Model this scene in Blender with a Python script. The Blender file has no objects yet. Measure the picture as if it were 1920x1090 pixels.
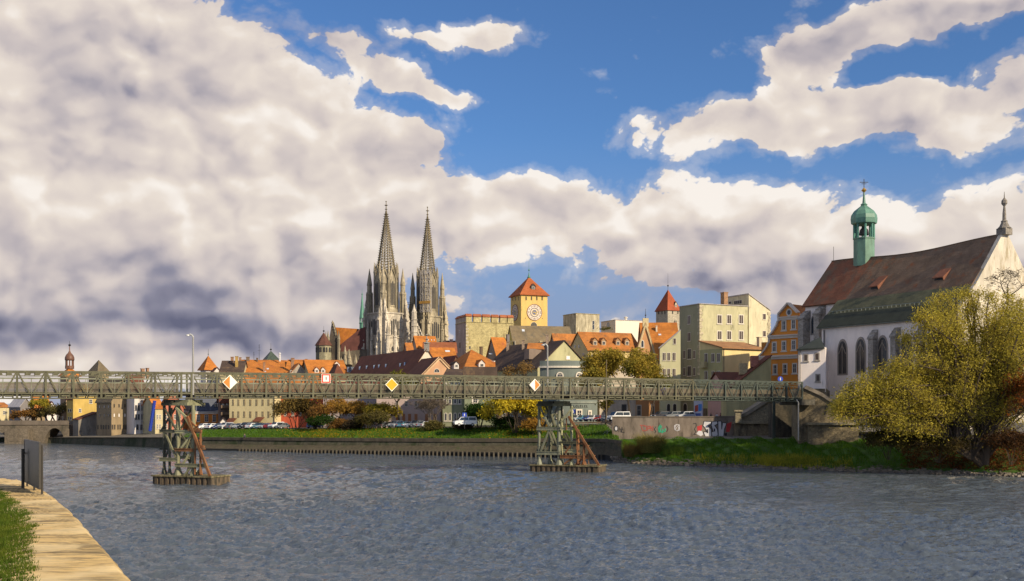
import bpy, bmesh, math, random
import numpy as np
from mathutils import Vector, Matrix
PI = math.pi
random.seed(7); RNG = np.random.default_rng(7)
SC = bpy.context.scene
COL = SC.collection
# ---------------------------------------------------------------- camera
F = 1970.0; HC = 10.0; HY = 767.0; KU = 10.0 / 7.0
cam_d = bpy.data.cameras.new('camera'); cam = bpy.data.objects.new('camera', cam_d); COL.objects.link(cam)
cam.location = (0, 0, HC); cam.rotation_euler = (PI / 2, 0, 0)
cam_d.sensor_width = 36; cam_d.lens = 36 * F / 1920; cam_d.shift_y = (HY - 545) / 1920
cam_d.clip_start = 0.5; cam_d.clip_end = 20000
SC.camera = cam
# ---------------------------------------------------------------- sun
SUN = Vector((0.70, -0.56, 0.46)).normalized()
sd = bpy.data.lights.new('sun', 'SUN'); so = bpy.data.objects.new('sun', sd); COL.objects.link(so)
sd.energy = 4.6; sd.angle = math.radians(0.6); sd.color = (1.0, 0.85, 0.62)
so.rotation_euler = (-SUN).to_track_quat('-Z', 'Y').to_euler(); so.location = (60, -60, 80)
# ---------------------------------------------------------------- exposure
SC.view_settings.view_transform = 'Standard'; SC.view_settings.look = 'None'
SC.view_settings.exposure = 0.42; SC.view_settings.gamma = 1.0
# ---------------------------------------------------------------- world (Nishita sky with procedural clouds)
W = bpy.data.worlds.new('World'); SC.world = W; W.use_nodes = True
nt = W.node_tree; nt.nodes.clear()
class NT:
    def __init__(s, t): s.t = t; s.d2 = False
    def new(s, typ, **kw):
        n = s.t.nodes.new(typ)
        for k, v in kw.items(): setattr(n, k, v)
        return n
    def link(s, a, b): s.t.links.new(a, b)
    def val(s, inp, v):
        if isinstance(v, (int, float)): inp.default_value = v
        elif isinstance(v, (tuple, list)):
            inp.default_value = v if len(v) == len(inp.default_value) else tuple(v) + (1,) 
        else: s.link(v, inp)
    def m(s, op, a, b=0.0, c=None, clamp=False):
        n = s.new('ShaderNodeMath', operation=op, use_clamp=clamp); s.val(n.inputs[0], a); s.val(n.inputs[1], b)
        if c is not None: s.val(n.inputs[2], c)
        return n.outputs[0]
    def mix(s, f, a, b, mode='MIX'):
        n = s.new('ShaderNodeMix', data_type='RGBA', blend_type=mode); s.val(n.inputs[0], f); s.val(n.inputs[6], a); s.val(n.inputs[7], b)
        return n.outputs[2]
    def vm(s, op, a, b):
        n = s.new('ShaderNodeVectorMath', operation=op); s.val(n.inputs[0], a); s.val(n.inputs[1], b); return n.outputs[0]
    def smooth(s, v, a, b, c=0.0, d=1.0):
        n = s.new('ShaderNodeMapRange', interpolation_type='SMOOTHSTEP'); s.val(n.inputs[0], v)
        for i, q in enumerate((a, b, c, d)): n.inputs[i + 1].default_value = q
        return n.outputs[0]
    def noise(s, vec, scale, detail=4, rough=.5, dist=0.0, out=0):
        n = s.new('ShaderNodeTexNoise', noise_dimensions='2D' if s.d2 else '3D'); s.val(n.inputs['Vector'], vec) if vec is not None else None
        n.inputs['Scale'].default_value = scale; n.inputs['Detail'].default_value = detail
        n.inputs['Roughness'].default_value = rough; n.inputs['Distortion'].default_value = dist
        return n.outputs[out]
w = NT(nt); w.d2 = True
def azel(px, py):
    az = math.atan((px - 960) / F); return az, (HY - py) / F * math.cos(az)
tc = w.new('ShaderNodeTexCoord'); D = tc.outputs['Generated']
sep = w.new('ShaderNodeSeparateXYZ'); w.link(D, sep.inputs[0])
x, y, z = sep.outputs
az = w.m('ARCTAN2', x, y)
hl = w.m('MAXIMUM', w.m('SQRT', w.m('ADD', w.m('MULTIPLY', x, x), w.m('MULTIPLY', y, y))), 0.02)
el = w.m('DIVIDE', z, hl)
cb = w.new('ShaderNodeCombineXYZ'); w.link(az, cb.inputs[0]); w.link(el, cb.inputs[1])
UV = cb.outputs[0]
# domain warp so that the cloud masses get ragged outlines
wn = w.new('ShaderNodeTexNoise', noise_dimensions='2D'); w.link(UV, wn.inputs['Vector']); wn.inputs['Scale'].default_value = 9; wn.inputs['Detail'].default_value = 5; wn.inputs['Roughness'].default_value = .55
wv = w.vm('MULTIPLY', w.vm('SUBTRACT', wn.outputs['Color'], (.5, .5, .5)), (.055, .04, 0))
UW = w.vm('ADD', UV, wv)
def blob(px, py, rx, ry, amp, src=None, rot=0):
    a, e = azel(px, py)
    mp = w.new('ShaderNodeMapping', vector_type='TEXTURE'); w.link(src or UW, mp.inputs['Vector'])
    mp.inputs['Location'].default_value = (a, e, 0); mp.inputs['Rotation'].default_value = (0, 0, math.radians(rot)); mp.inputs['Scale'].default_value = (rx / F, ry / F, 1)
    g = w.new('ShaderNodeTexGradient', gradient_type='SPHERICAL'); w.link(mp.outputs[0], g.inputs[0])
    return w.m('MULTIPLY', g.outputs['Fac'], amp)
def total(lst, start=0.0, src=None):
    t = start
    for b in lst: t = w.m('ADD', t, blob(*b[:5], src=src, rot=(b[5] if len(b) > 5 else 0)))
    return t
CLOUDS = [(100, 260, 700, 600, 2.2), (-500, 200, 800, 800, 2.0), (400, 480, 620, 330, 1.7), (440, 200, 270, 230, 1.6), (560, 330, 330, 150, 1.6), (720, 380, 300, 130, 1.5), (200, 640, 800, 110, 1.0),
  (960, 405, 360, 105, 1.9), (1250, 410, 460, 125, 1.9), (1340, 350, 150, 80, .9), (1750, 430, 480, 135, 2.0), (1400, 540, 560, 130, 1.5), (1000, 640, 700, 90, .5), (2300, 450, 500, 160, 1.3), (300, 680, 900, 80, 1.0),
  (1330, 240, 290, 66, 2.0, 0), (1560, 205, 240, 66, 1.7, 3), (1800, 190, 330, 72, 1.9, 4), (1490, 120, 110, 90, 1.8, 20), (1620, 70, 210, 70, 1.9, 16), (1830, 20, 260, 66, 1.8, 8), (1790, 262, 170, 46, 1.5), (1880, 110, 80, 40, .8),
  (655, 90, 110, 44, 1.5, -10), (790, 80, 110, 34, 1.1, -20), (740, 150, 120, 40, 1.7, -14), (860, 180, 110, 24, 1.9, -3), (910, 66, 130, 44, 1.6, 8), (775, 262, 70, 44, 1.3), (1235, 533, 40, 16, .9), (1320, 540, 95, 22, 1.1), (2600, 0, 700, 400, 1.2), (-1500, 300, 900, 500, 1.0),
  (650, 545, 260, 150, 1.3), (560, 640, 300, 60, .7), (1640, 140, 130, 24, -1.0, 5), (600, 10, 170, 60, -.9)]
cov = total(CLOUDS)
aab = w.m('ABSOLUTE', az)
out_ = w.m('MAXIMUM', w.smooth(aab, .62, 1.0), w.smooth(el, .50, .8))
cov = w.m('ADD', cov, w.m('MULTIPLY', out_, .58))  # extra cloud cover added outside the view to warm the ambient light
n1 = w.noise(w.vm('MULTIPLY', UV, (1, 1.5, 1)), 8.5, 10, .60)
vo = w.new('ShaderNodeTexVoronoi', feature='SMOOTH_F1', voronoi_dimensions='2D'); w.link(w.vm('MULTIPLY', UW, (1, 1.3, 1)), vo.inputs['Vector']); vo.inputs['Scale'].default_value = 14
vo.inputs['Detail'].default_value = 4; vo.inputs['Roughness'].default_value = .6; vo.inputs['Smoothness'].default_value = .35
puff = w.m('SUBTRACT', .55, vo.outputs['Distance'])
dens = w.m('ADD', w.m('ADD', cov, w.m('MULTIPLY', w.m('SUBTRACT', n1, .5), 2.5)), w.m('MULTIPLY', puff, 1.15))
mask = w.smooth(dens, .44, .68)
wisp = w.m('MULTIPLY', w.smooth(dens, -.15, .55), .26)
mask = w.m('MAXIMUM', mask, wisp)
nL = w.noise(w.vm('MULTIPLY', UW, (1, 1.3, 1)), 3.4, 3, .45); nLb = w.noise(w.vm('MULTIPLY', w.vm('ADD', UW, (.025, .04, 0)), (1, 1.3, 1)), 3.4, 3, .45)
n1s = w.noise(w.vm('MULTIPLY', UV, (1, 1.5, 1)), 8.5, 3, .5); n1b = w.noise(w.vm('MULTIPLY', w.vm('ADD', UV, (.012, .018, 0)), (1, 1.5, 1)), 8.5, 3, .5)
vo2 = w.new('ShaderNodeTexVoronoi', feature='SMOOTH_F1', voronoi_dimensions='2D'); w.link(w.vm('MULTIPLY', w.vm('ADD', UW, (.010, .016, 0)), (1, 1.3, 1)), vo2.inputs['Vector']); vo2.inputs['Scale'].default_value = 14
vo2.inputs['Detail'].default_value = 2; vo2.inputs['Roughness'].default_value = .5; vo2.inputs['Smoothness'].default_value = .42
vo3 = w.new('ShaderNodeTexVoronoi', feature='SMOOTH_F1', voronoi_dimensions='2D'); w.link(w.vm('MULTIPLY', UW, (1, 1.3, 1)), vo3.inputs['Vector']); vo3.inputs['Scale'].default_value = 14
vo3.inputs['Detail'].default_value = 2; vo3.inputs['Roughness'].default_value = .5; vo3.inputs['Smoothness'].default_value = .42
rel = w.m('ADD', w.m('MULTIPLY', w.m('SUBTRACT', nL, nLb), .72), w.m('MULTIPLY', w.m('SUBTRACT', n1s, n1b), .40))
rel2 = w.m('MULTIPLY', w.m('SUBTRACT', vo2.outputs['Distance'], vo3.outputs['Distance']), .46)
SH = [(100, 610, 900, 90, -.40), (300, 540, 700, 120, -.16), (250, 240, 330, 170, -.13), (140, 265, 130, 60, -.12), (450, 60, 330, 140, -.07), (1150, 560, 620, 120, -.30), (1750, 500, 420, 90, -.16), (0, 0, 500, 200, -.05),
  (100, 370, 330, 90, .12), (560, 230, 240, 200, .12), (1340, 345, 170, 60, .30), (1180, 350, 420, 90, .08), (640, 480, 80, 60, .12), (1600, 120, 420, 170, .02), (1500, 270, 300, 40, -.10), (1700, 90, 260, 40, -.08), (110, 672, 360, 28, .20), (520, 590, 120, 40, .16), (600, 570, 60, 40, .1), (1300, 225, 300, 60, .04), (1200, 390, 140, 60, .12), (1800, 370, 300, 80, .1), (760, 120, 250, 120, .1)]
sh = w.m('ADD', w.m('ADD', total(SH, .75, src=UV), rel), rel2)
sh = w.m('ADD', sh, w.smooth(dens, .5, 1.5, .06, -.05))
cr = w.new('ShaderNodeValToRGB'); w.link(sh, cr.inputs[0]); e = cr.color_ramp.elements
e[0].position = .08; e[0].color = (.12, .125, .19, 1)
for p, c in ((.28, (.24, .235, .30, 1)), (.46, (.43, .39, .41, 1)), (.64, (.58, .515, .49, 1)), (.84, (.70, .625, .56, 1))):
    q = e.new(p); q.color = c
e[-1].position = 1.05 if False else 1.0; e[-1].color = (.82, .765, .71, 1)
cloud_bg = w.new('ShaderNodeBackground'); w.link(cr.outputs[0], cloud_bg.inputs[0]); w.link(w.m('ADD', .86, w.m('MULTIPLY', out_, .95)), cloud_bg.inputs[1])  # unseen clouds outside the view made brighter to lift the ambient light
sky = w.new('ShaderNodeTexSky', sky_type='NISHITA'); sky.sun_disc = False
sky.sun_elevation = math.asin(SUN.z); sky.sun_rotation = math.atan2(SUN.x, SUN.y); sky.altitude = 300; sky.air_density = 1.0; sky.dust_density = .6; sky.ozone_density = 3.0
tint = w.mix(1.0, sky.outputs[0], (.62, .86, 1.14, 1), 'MULTIPLY')
hz = w.m('MULTIPLY', w.smooth(el, .03, .27, .92, 0), 1.0)
sky_bg0 = w.new('ShaderNodeBackground'); w.link(tint, sky_bg0.inputs[0]); sky_bg0.inputs[1].default_value = .08
hz_bg = w.new('ShaderNodeBackground'); hz_bg.inputs[0].default_value = (.20, .235, .36, 1)
sky_bg = w.new('ShaderNodeMixShader'); w.link(hz, sky_bg.inputs[0]); w.link(sky_bg0.outputs[0], sky_bg.inputs[1]); w.link(hz_bg.outputs[0], sky_bg.inputs[2])
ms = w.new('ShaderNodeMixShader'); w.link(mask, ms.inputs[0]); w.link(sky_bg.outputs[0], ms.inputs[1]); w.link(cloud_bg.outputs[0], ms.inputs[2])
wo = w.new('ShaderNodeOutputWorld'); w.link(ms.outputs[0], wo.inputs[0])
W.cycles.sampling_method = 'MANUAL'; W.cycles.sample_map_resolution = 512
# ---------------------------------------------------------------- helpers
CAM = Vector((0, 0, HC))
def P(px, py, Y):
    """point seen at pixel (px,py) at depth Y (Y in survey units of 1/KU m)"""
    Y = Y * KU; return Vector(((px - 960) / F * Y, Y, HC - (py - HY) / F * Y))
def ray(px, py): return Vector(((px - 960) / F, 1, -(py - HY) / F))
def plane_hit(px, py, o, n):
    d = ray(px, py); return CAM + d * ((o - CAM).dot(n) / d.dot(n))
ORG = {}
def tag(o, label=None, cat=None, group=None, kind=None):
    if label: o['label'] = label
    if cat: o['category'] = cat
    if group: o['group'] = group
    if kind: o['kind'] = kind
    return o
def empty(name, loc, label=None, cat=None, group=None):
    o = bpy.data.objects.new(name, None); COL.objects.link(o); o.location = loc; o.empty_display_size = .5
    ORG[o.name] = Vector(loc); return tag(o, label, cat, group)
def link_mesh(name, me, mat, parent, origin):
    o = bpy.data.objects.new(name, me); COL.objects.link(o)
    if mat is not None:
        for m_ in (mat if isinstance(mat, (list, tuple)) else [mat]): me.materials.append(m_)
    if parent is not None: o.parent = parent; ORG[o.name] = ORG[parent.name]
    else: o.location = origin; ORG[o.name] = Vector(origin)
    return o
class MB:
    def __init__(s): s.v = []; s.f = []; s.mi = []; s.cur = 0
    def poly(s, pts):
        b = len(s.v); s.v += [tuple(p) for p in pts]; s.f.append(tuple(range(b, b + len(pts)))); s.mi.append(s.cur)
    def addf(s, b, fs):
        for f_ in fs: s.f.append(tuple(b + i for i in f_)); s.mi.append(s.cur)
    def hexa(s, p):   # 8 points: bottom ring 0-3, top ring 4-7
        b = len(s.v); s.v += [tuple(q) for q in p]
        s.addf(b, [(3, 2, 1, 0), (4, 5, 6, 7), (0, 1, 5, 4), (1, 2, 6, 5), (2, 3, 7, 6), (3, 0, 4, 7)]); return s
    def box(s, c, sz, rz=0, R=None):
        c = Vector(c); R = R or Matrix.Rotation(rz, 3, 'Z'); hx, hy, hz = sz[0] / 2, sz[1] / 2, sz[2] / 2
        s.hexa([c + R @ Vector(q) for q in ((-hx, -hy, -hz), (hx, -hy, -hz), (hx, hy, -hz), (-hx, hy, -hz), (-hx, -hy, hz), (hx, -hy, hz), (hx, hy, hz), (-hx, hy, hz))]); return s
    def boxu(s, o, u, n, u0, u1, d0, d1, z0, z1):   # box in a face frame: along u, along normal n, z absolute
        q = [(u0, d0), (u1, d0), (u1, d1), (u0, d1)]
        s.hexa([Vector((o.x, o.y, 0)) + u * a + n * b + Vector((0, 0, zz)) for zz in (z0, z1) for a, b in q]); return s
    def bar(s, a, b, w_, h_=None, up=(0, 0, 1)):
        a = Vector(a); b = Vector(b); h_ = h_ or w_; d = (b - a).normalized(); up = Vector(up)
        if abs(d.dot(up)) > .98: up = Vector((1, 0, 0))
        sx = d.cross(up).normalized() * w_ / 2; sy = sx.cross(d).normalized() * h_ / 2
        s.hexa([a - sx - sy, a + sx - sy, a + sx + sy, a - sx + sy, b - sx - sy, b + sx - sy, b + sx + sy, b - sx + sy]); return s
    def tube(s, a, b, r1, r2=None, n=8, cap=True):
        r2 = r1 if r2 is None else r2; a = Vector(a); b = Vector(b); d = (b - a).normalized()
        t = Vector((1, 0, 0)) if abs(d.x) < .9 else Vector((0, 1, 0)); e1 = d.cross(t).normalized(); e2 = d.cross(e1)
        bs = len(s.v)
        for c, r in ((a, r1), (b, r2)):
            for i in range(n):
                an = 2 * PI * i / n; s.v.append(tuple(c + (e1 * math.cos(an) + e2 * math.sin(an)) * r))
        fs = [(i, (i + 1) % n, n + (i + 1) % n, n + i) for i in range(n)]
        if cap: fs += [tuple(range(n - 1, -1, -1)), tuple(range(n, 2 * n))]
        s.addf(bs, fs); return s
    def lathe(s, c, prof, n=12, rot=0.0):
        c = Vector(c); bs = len(s.v)
        for r, z_ in prof:
            for i in range(n):
                an = rot + 2 * PI * i / n; s.v.append((c.x + r * math.cos(an), c.y + r * math.sin(an), c.z + z_))
        fs = []
        for k in range(len(prof) - 1):
            for i in range(n): j = (i + 1) % n; fs.append((k * n + i, k * n + j, (k + 1) * n + j, (k + 1) * n + i))
        fs.append(tuple(range(n - 1, -1, -1))); m = (len(prof) - 1) * n; fs.append(tuple(range(m, m + n)))
        s.addf(bs, fs); return s
    def prism(s, pts, vec):
        vec = Vector(vec); n = len(pts); bs = len(s.v); s.v += [tuple(p) for p in pts] + [tuple(Vector(p) + vec) for p in pts]
        s.addf(bs, [tuple(range(n - 1, -1, -1)), tuple(range(n, 2 * n))] + [(i, (i + 1) % n, n + (i + 1) % n, n + i) for i in range(n)]); return s
    def build(s, name, mat=None, parent=None, origin=None, smooth=False):
        if parent is not None: og = ORG[parent.name]
        elif origin is not None: og = Vector(origin)
        else:
            a = np.array(s.v); og = Vector(((a[:, 0].min() + a[:, 0].max()) / 2, (a[:, 1].min() + a[:, 1].max()) / 2, a[:, 2].min()))
        me = bpy.data.meshes.new(name); me.from_pydata([(p[0] - og.x, p[1] - og.y, p[2] - og.z) for p in s.v], [], s.f)
        if len(set(s.mi)) > 1 and not smooth: me.polygons.foreach_set('material_index', s.mi)
        bm = bmesh.new(); bm.from_mesh(me)
        if smooth: bmesh.ops.remove_doubles(bm, verts=bm.verts, dist=.002)
        bmesh.ops.recalc_face_normals(bm, faces=bm.faces); bm.to_mesh(me); bm.free()
        if smooth == 1: me.polygons.foreach_set('use_smooth', [True] * len(me.polygons))
        me.update(); return link_mesh(name, me, mat, parent, og)
def copy_tree(o, parent=None):
    c = o.copy(); COL.objects.link(c)
    if parent is not None: c.parent = parent
    for ch in o.children: copy_tree(ch, c)
    return c
# ---------------------------------------------------------------- materials
MC = {}
def mat(kind, col, rough=.85, var=.25, scale=1.0, bump=.3, metal=0.0, stain=.0, stain_col=None, spec=.3):
    key = (kind, tuple(col), rough, var, scale, bump, metal, stain, stain_col, spec)
    if key in MC: return MC[key]
    m_ = bpy.data.materials.new(kind); m_.use_nodes = True; t = m_.node_tree; t.nodes.clear(); q = NT(t)
    b = q.new('ShaderNodeBsdfPrincipled'); o = q.new('ShaderNodeOutputMaterial'); q.link(b.outputs[0], o.inputs[0])
    b.inputs['Roughness'].default_value = rough; b.inputs['Metallic'].default_value = metal; b.inputs['Specular IOR Level'].default_value = spec
    tcn = q.new('ShaderNodeTexCoord'); V = tcn.outputs['Object']
    c = tuple(col) + (1,)
    def darker(f): return tuple(min(1, v * f) for v in col) + (1,)
    hgt = None
    if kind in ('plaster', 'paint', 'metal', 'rust'):
        n = q.noise(q.vm('MULTIPLY', V, (1, 1, .35)), .55 * scale, 8, .65)
        base = q.mix(q.smooth(n, .3, .72), darker(1 - var), darker(1 + var * .35))
        fine = q.noise(V, 6 * scale, 4, .7); base = q.mix(q.smooth(fine, .35, .75, 0, .35), base, darker(1 - var))
        if stain:
            s2 = q.noise(q.vm('MULTIPLY', V, (1, 1, .25)), .9 * scale, 8, .72)
            base = q.mix(q.smooth(s2, .62 - stain * .25, .78 - stain * .2), base, (stain_col or (.12, .11, .08)) + (1,))
        hgt = fine
    elif kind == 'tiles':
        sp_ = q.new('ShaderNodeSeparateXYZ'); q.link(V, sp_.inputs[0])
        n = q.noise(V, .35 * scale, 9, .7); f2 = q.noise(V, 3.2 * scale, 5, .75)
        base = q.mix(q.smooth(n, .32, .68), darker(1 - var), darker(1.12)); base = q.mix(q.smooth(f2, .45, .8, 0, .65), base, darker(.5))
        if stain:
            s2 = q.noise(q.vm('MULTIPLY', V, (1, 1, .5)), .5 * scale, 8, .7); base = q.mix(q.smooth(s2, .60 - stain * .3, .75 - stain * .2), base, (stain_col or (.10, .09, .07)) + (1,))
        wv_ = q.new('ShaderNodeTexWave', wave_type='BANDS', bands_direction='Z', wave_profile='SAW'); q.link(V, wv_.inputs['Vector']); wv_.inputs['Scale'].default_value = .55; wv_.inputs['Distortion'].default_value = 1.0
        base = q.mix(q.smooth(wv_.outputs['Fac'], .75, 1.0, 0, .4), base, darker(.5))
        hgt = q.m('ADD', wv_.outputs['Fac'], f2)
    elif kind == 'stone':
        n = q.noise(V, .5 * scale, 9, .7); vor = q.new('ShaderNodeTexVoronoi', feature='F1'); q.link(q.vm('MULTIPLY', V, (1, 1, 1.7)), vor.inputs['Vector']); vor.inputs['Scale'].default_value = 1.3 * scale
        base = q.mix(q.smooth(n, .3, .7), darker(1 - var), darker(1.15)); base = q.mix(.45, base, q.mix(vor.outputs['Color'], darker(.55), darker(1.35)))
        ve = q.new('ShaderNodeTexVoronoi', feature='DISTANCE_TO_EDGE'); q.link(q.vm('MULTIPLY', V, (1, 1, 1.7)), ve.inputs['Vector']); ve.inputs['Scale'].default_value = 1.3 * scale
        base = q.mix(q.smooth(ve.outputs['Distance'], .0, .08, .7, 0), base, darker(.4))
        if stain:
            s2 = q.noise(q.vm('MULTIPLY', V, (1, 1, .3)), .35 * scale, 8, .7); base = q.mix(q.smooth(s2, .62 - stain * .25, .8 - stain * .25), base, (stain_col or (.08, .07, .05)) + (1,))
        hgt = ve.outputs['Distance']
    elif kind == 'gothic':
        n = q.noise(q.vm('MULTIPLY', V, (1, 1, .3)), .16 * scale, 10, .72); f2 = q.noise(V, 1.1 * scale, 6, .75)
        base = q.mix(q.smooth(n, .36, .66), darker(.45), darker(1.15)); base = q.mix(q.smooth(f2, .4, .7, 0, .75), base, darker(.35)); hgt = f2
    elif kind == 'grass':
        n = q.noise(V, .25 * scale, 8, .7); f2 = q.noise(V, 3 * scale, 6, .8)
        base = q.mix(q.smooth(n, .35, .68), darker(.6), darker(1.3)); base = q.mix(q.smooth(f2, .4, .75, 0, .7), base, darker(.4))
        if stain: s2 = q.noise(V, 1.3 * scale, 8, .8); base = q.mix(q.smooth(s2, .6 - stain * .25, .72 - stain * .2), base, (stain_col or (.3, .2, .03)) + (1,))
        hgt = f2
    elif kind == 'glass':
        n = q.noise(V, .8, 2, .5); base = q.mix(n, darker(.6), darker(1.5))
    else: base = None
    if base is None: b.inputs['Base Color'].default_value = c
    else: q.link(base, b.inputs['Base Color'])
    if hgt is not None and bump:
        bn = q.new('ShaderNodeBump'); bn.inputs['Strength'].default_value = bump; bn.inputs['Distance'].default_value = .08; q.link(hgt, bn.inputs['Height']); q.link(bn.outputs[0], b.inputs['Normal'])
    MC[key] = m_; return m_
def leaf_mat(c1, c2, c3):
    key = ('leaf', c1, c2, c3)
    if key in MC: return MC[key]
    m_ = bpy.data.materials.new('leaves'); m_.use_nodes = True; t = m_.node_tree; t.nodes.clear(); q = NT(t)
    o = q.new('ShaderNodeOutputMaterial'); V = q.new('ShaderNodeTexCoord').outputs['Object']
    n = q.noise(V, .35, 3, .6); f2 = q.noise(V, 4.0, 3, .7)
    base = q.mix(q.smooth(n, .35, .65), c1 + (1,), c2 + (1,)); base = q.mix(q.smooth(f2, .45, .7), base, c3 + (1,))
    d = q.new('ShaderNodeBsdfDiffuse'); q.link(base, d.inputs[0]); tr = q.new('ShaderNodeBsdfTranslucent'); q.link(base, tr.inputs[0])
    mx = q.new('ShaderNodeMixShader'); mx.inputs[0].default_value = .38; q.link(d.outputs[0], mx.inputs[1]); q.link(tr.outputs[0], mx.inputs[2]); q.link(mx.outputs[0], o.inputs[0])
    MC[key] = m_; return m_
GLASS = mat('glass', (.035, .04, .05), .12, spec=.6)
DARK = mat('glass', (.02, .018, .016), .5)
WHITE = mat('paint', (.62, .56, .46), .7, .12, bump=0)
BROWNF = mat('paint', (.16, .11, .07), .7, .2, bump=0)
R_OR = mat('tiles', (.47, .165, .028), .85, .38, stain=.25, stain_col=(.30, .09, .03))
R_OR2 = mat('tiles', (.42, .155, .035), .85, .35, stain=.35, stain_col=(.16, .08, .04))
R_BR = mat('tiles', (.13, .045, .025), .85, .3)
R_DK = mat('tiles', (.075, .05, .038), .85, .3, stain=.3, stain_col=(.14, .09, .05))
R_GB = mat('tiles', (.17, .13, .075), .85, .3, stain=.3)
COPPER = mat('metal', (.10, .27, .20), .55, .3, bump=.1, stain=.2, stain_col=(.05, .12, .09))
IRON = mat('metal', (.05, .048, .045), .5, .3, bump=0, metal=.3)
# ---------------------------------------------------------------- house builder
class Face:
    def __init__(s, o, u, n, L): s.o, s.u, s.n, s.L = o, u, n, L
    def hit(s, px, py):
        p = plane_hit(px, py, s.o, s.n); return (p - s.o).dot(s.u), p.z, p
def shape(kind, u0, u1, z0, z1):
    w_, h = u1 - u0, z1 - z0; uc = (u0 + u1) / 2
    if kind == 'rect': return [(u0, z0), (u1, z0), (u1, z1), (u0, z1)]
    if kind == 'round': return [(uc + w_ / 2 * math.cos(a), z0 + h / 2 + h / 2 * math.sin(a)) for a in [2 * PI * i / 16 for i in range(16)]]
    if kind == 'arch': r = min(w_ / 2, h); return [(u0, z0), (u1, z0)] + [(uc + w_ / 2 * math.cos(a), z1 - r + r * math.sin(a)) for a in [PI * i / 8 for i in range(9)]]
    if kind == 'lancet':
        r = min(w_ * .95, h * .6); zz = z1 - r; pts = [(u0, z0), (u1, z0)]
        for i in range(6): a = i / 5; pts.append((u1 - w_ / 2 * (a ** 1.8), zz + r * math.sin(a * PI / 2)))
        for i in range(4, -1, -1): a = i / 5; pts.append((u0 + w_ / 2 * (a ** 1.8), zz + r * math.sin(a * PI / 2)))
        return pts
def plate(mb, f, pts, d0, d1):
    mb.prism([Vector((f.o.x, f.o.y, 0)) + f.u * a + f.n * d0 + Vector((0, 0, b)) for a, b in pts], f.n * (d1 - d0))
def win(parent, f, px, py, w_, h, kind='rect', fm=None, gm=None, fw=.10, mull=(1, 1), sill=True, name='window', wm=None):
    """window centred on pixel (px,py), w_ x h pixels, lying on wall face f"""
    ua = f.hit(px - w_ / 2, py)[0]; ub = f.hit(px + w_ / 2, py)[0]; zt = f.hit(px, py - h / 2)[1]; zb_ = f.hit(px, py + h / 2)[1]
    if ua > ub: ua, ub = ub, ua
    fm = fm or WHITE; gm = gm or GLASS
    m1 = MB(); plate(m1, f, shape(kind, ua - fw, ub + fw, zb_ - fw, zt + fw), -.04, .07)
    if sill and kind in ('rect', 'arch'): m1.boxu(f.o, f.u, f.n, ua - fw * 1.6, ub + fw * 1.6, -.03, .16, zb_ - fw * 1.5, zb_ - fw * .6)
    o = m1.build(name, fm, parent)
    m2 = MB(); plate(m2, f, shape(kind, ua, ub, zb_, zt), -.02, .09); m2.build('pane', gm, o)
    if mull != (0, 0):
        m3 = MB(); nx, ny = mull; t = .035
        for i in range(1, nx + 1): uu = ua + (ub - ua) * i / (nx + 1); m3.boxu(f.o, f.u, f.n, uu - t, uu + t, .08, .12, zb_ + .01, zt - (.02 if kind == 'rect' else (zt - zb_) * .12))
        for i in range(1, ny + 1): zz = zb_ + (zt - zb_) * i / (ny + 1) * 1.1; m3.boxu(f.o, f.u, f.n, ua + .01, ub - .01, .08, .115, zz - t, zz + t)
        m3.build('glazing_bar', wm or fm, o)
    return o
def grid(parent, f, xs, ys, w_, h, **k):
    for yy in ys:
        for xx in xs: win(parent, f, xx, yy, w_, h, **k)
class H: pass
def ray_t(M, d, px): k = (px - 960) / F; return (k * M.y - M.x) / (d.x - k * d.y)
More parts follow.
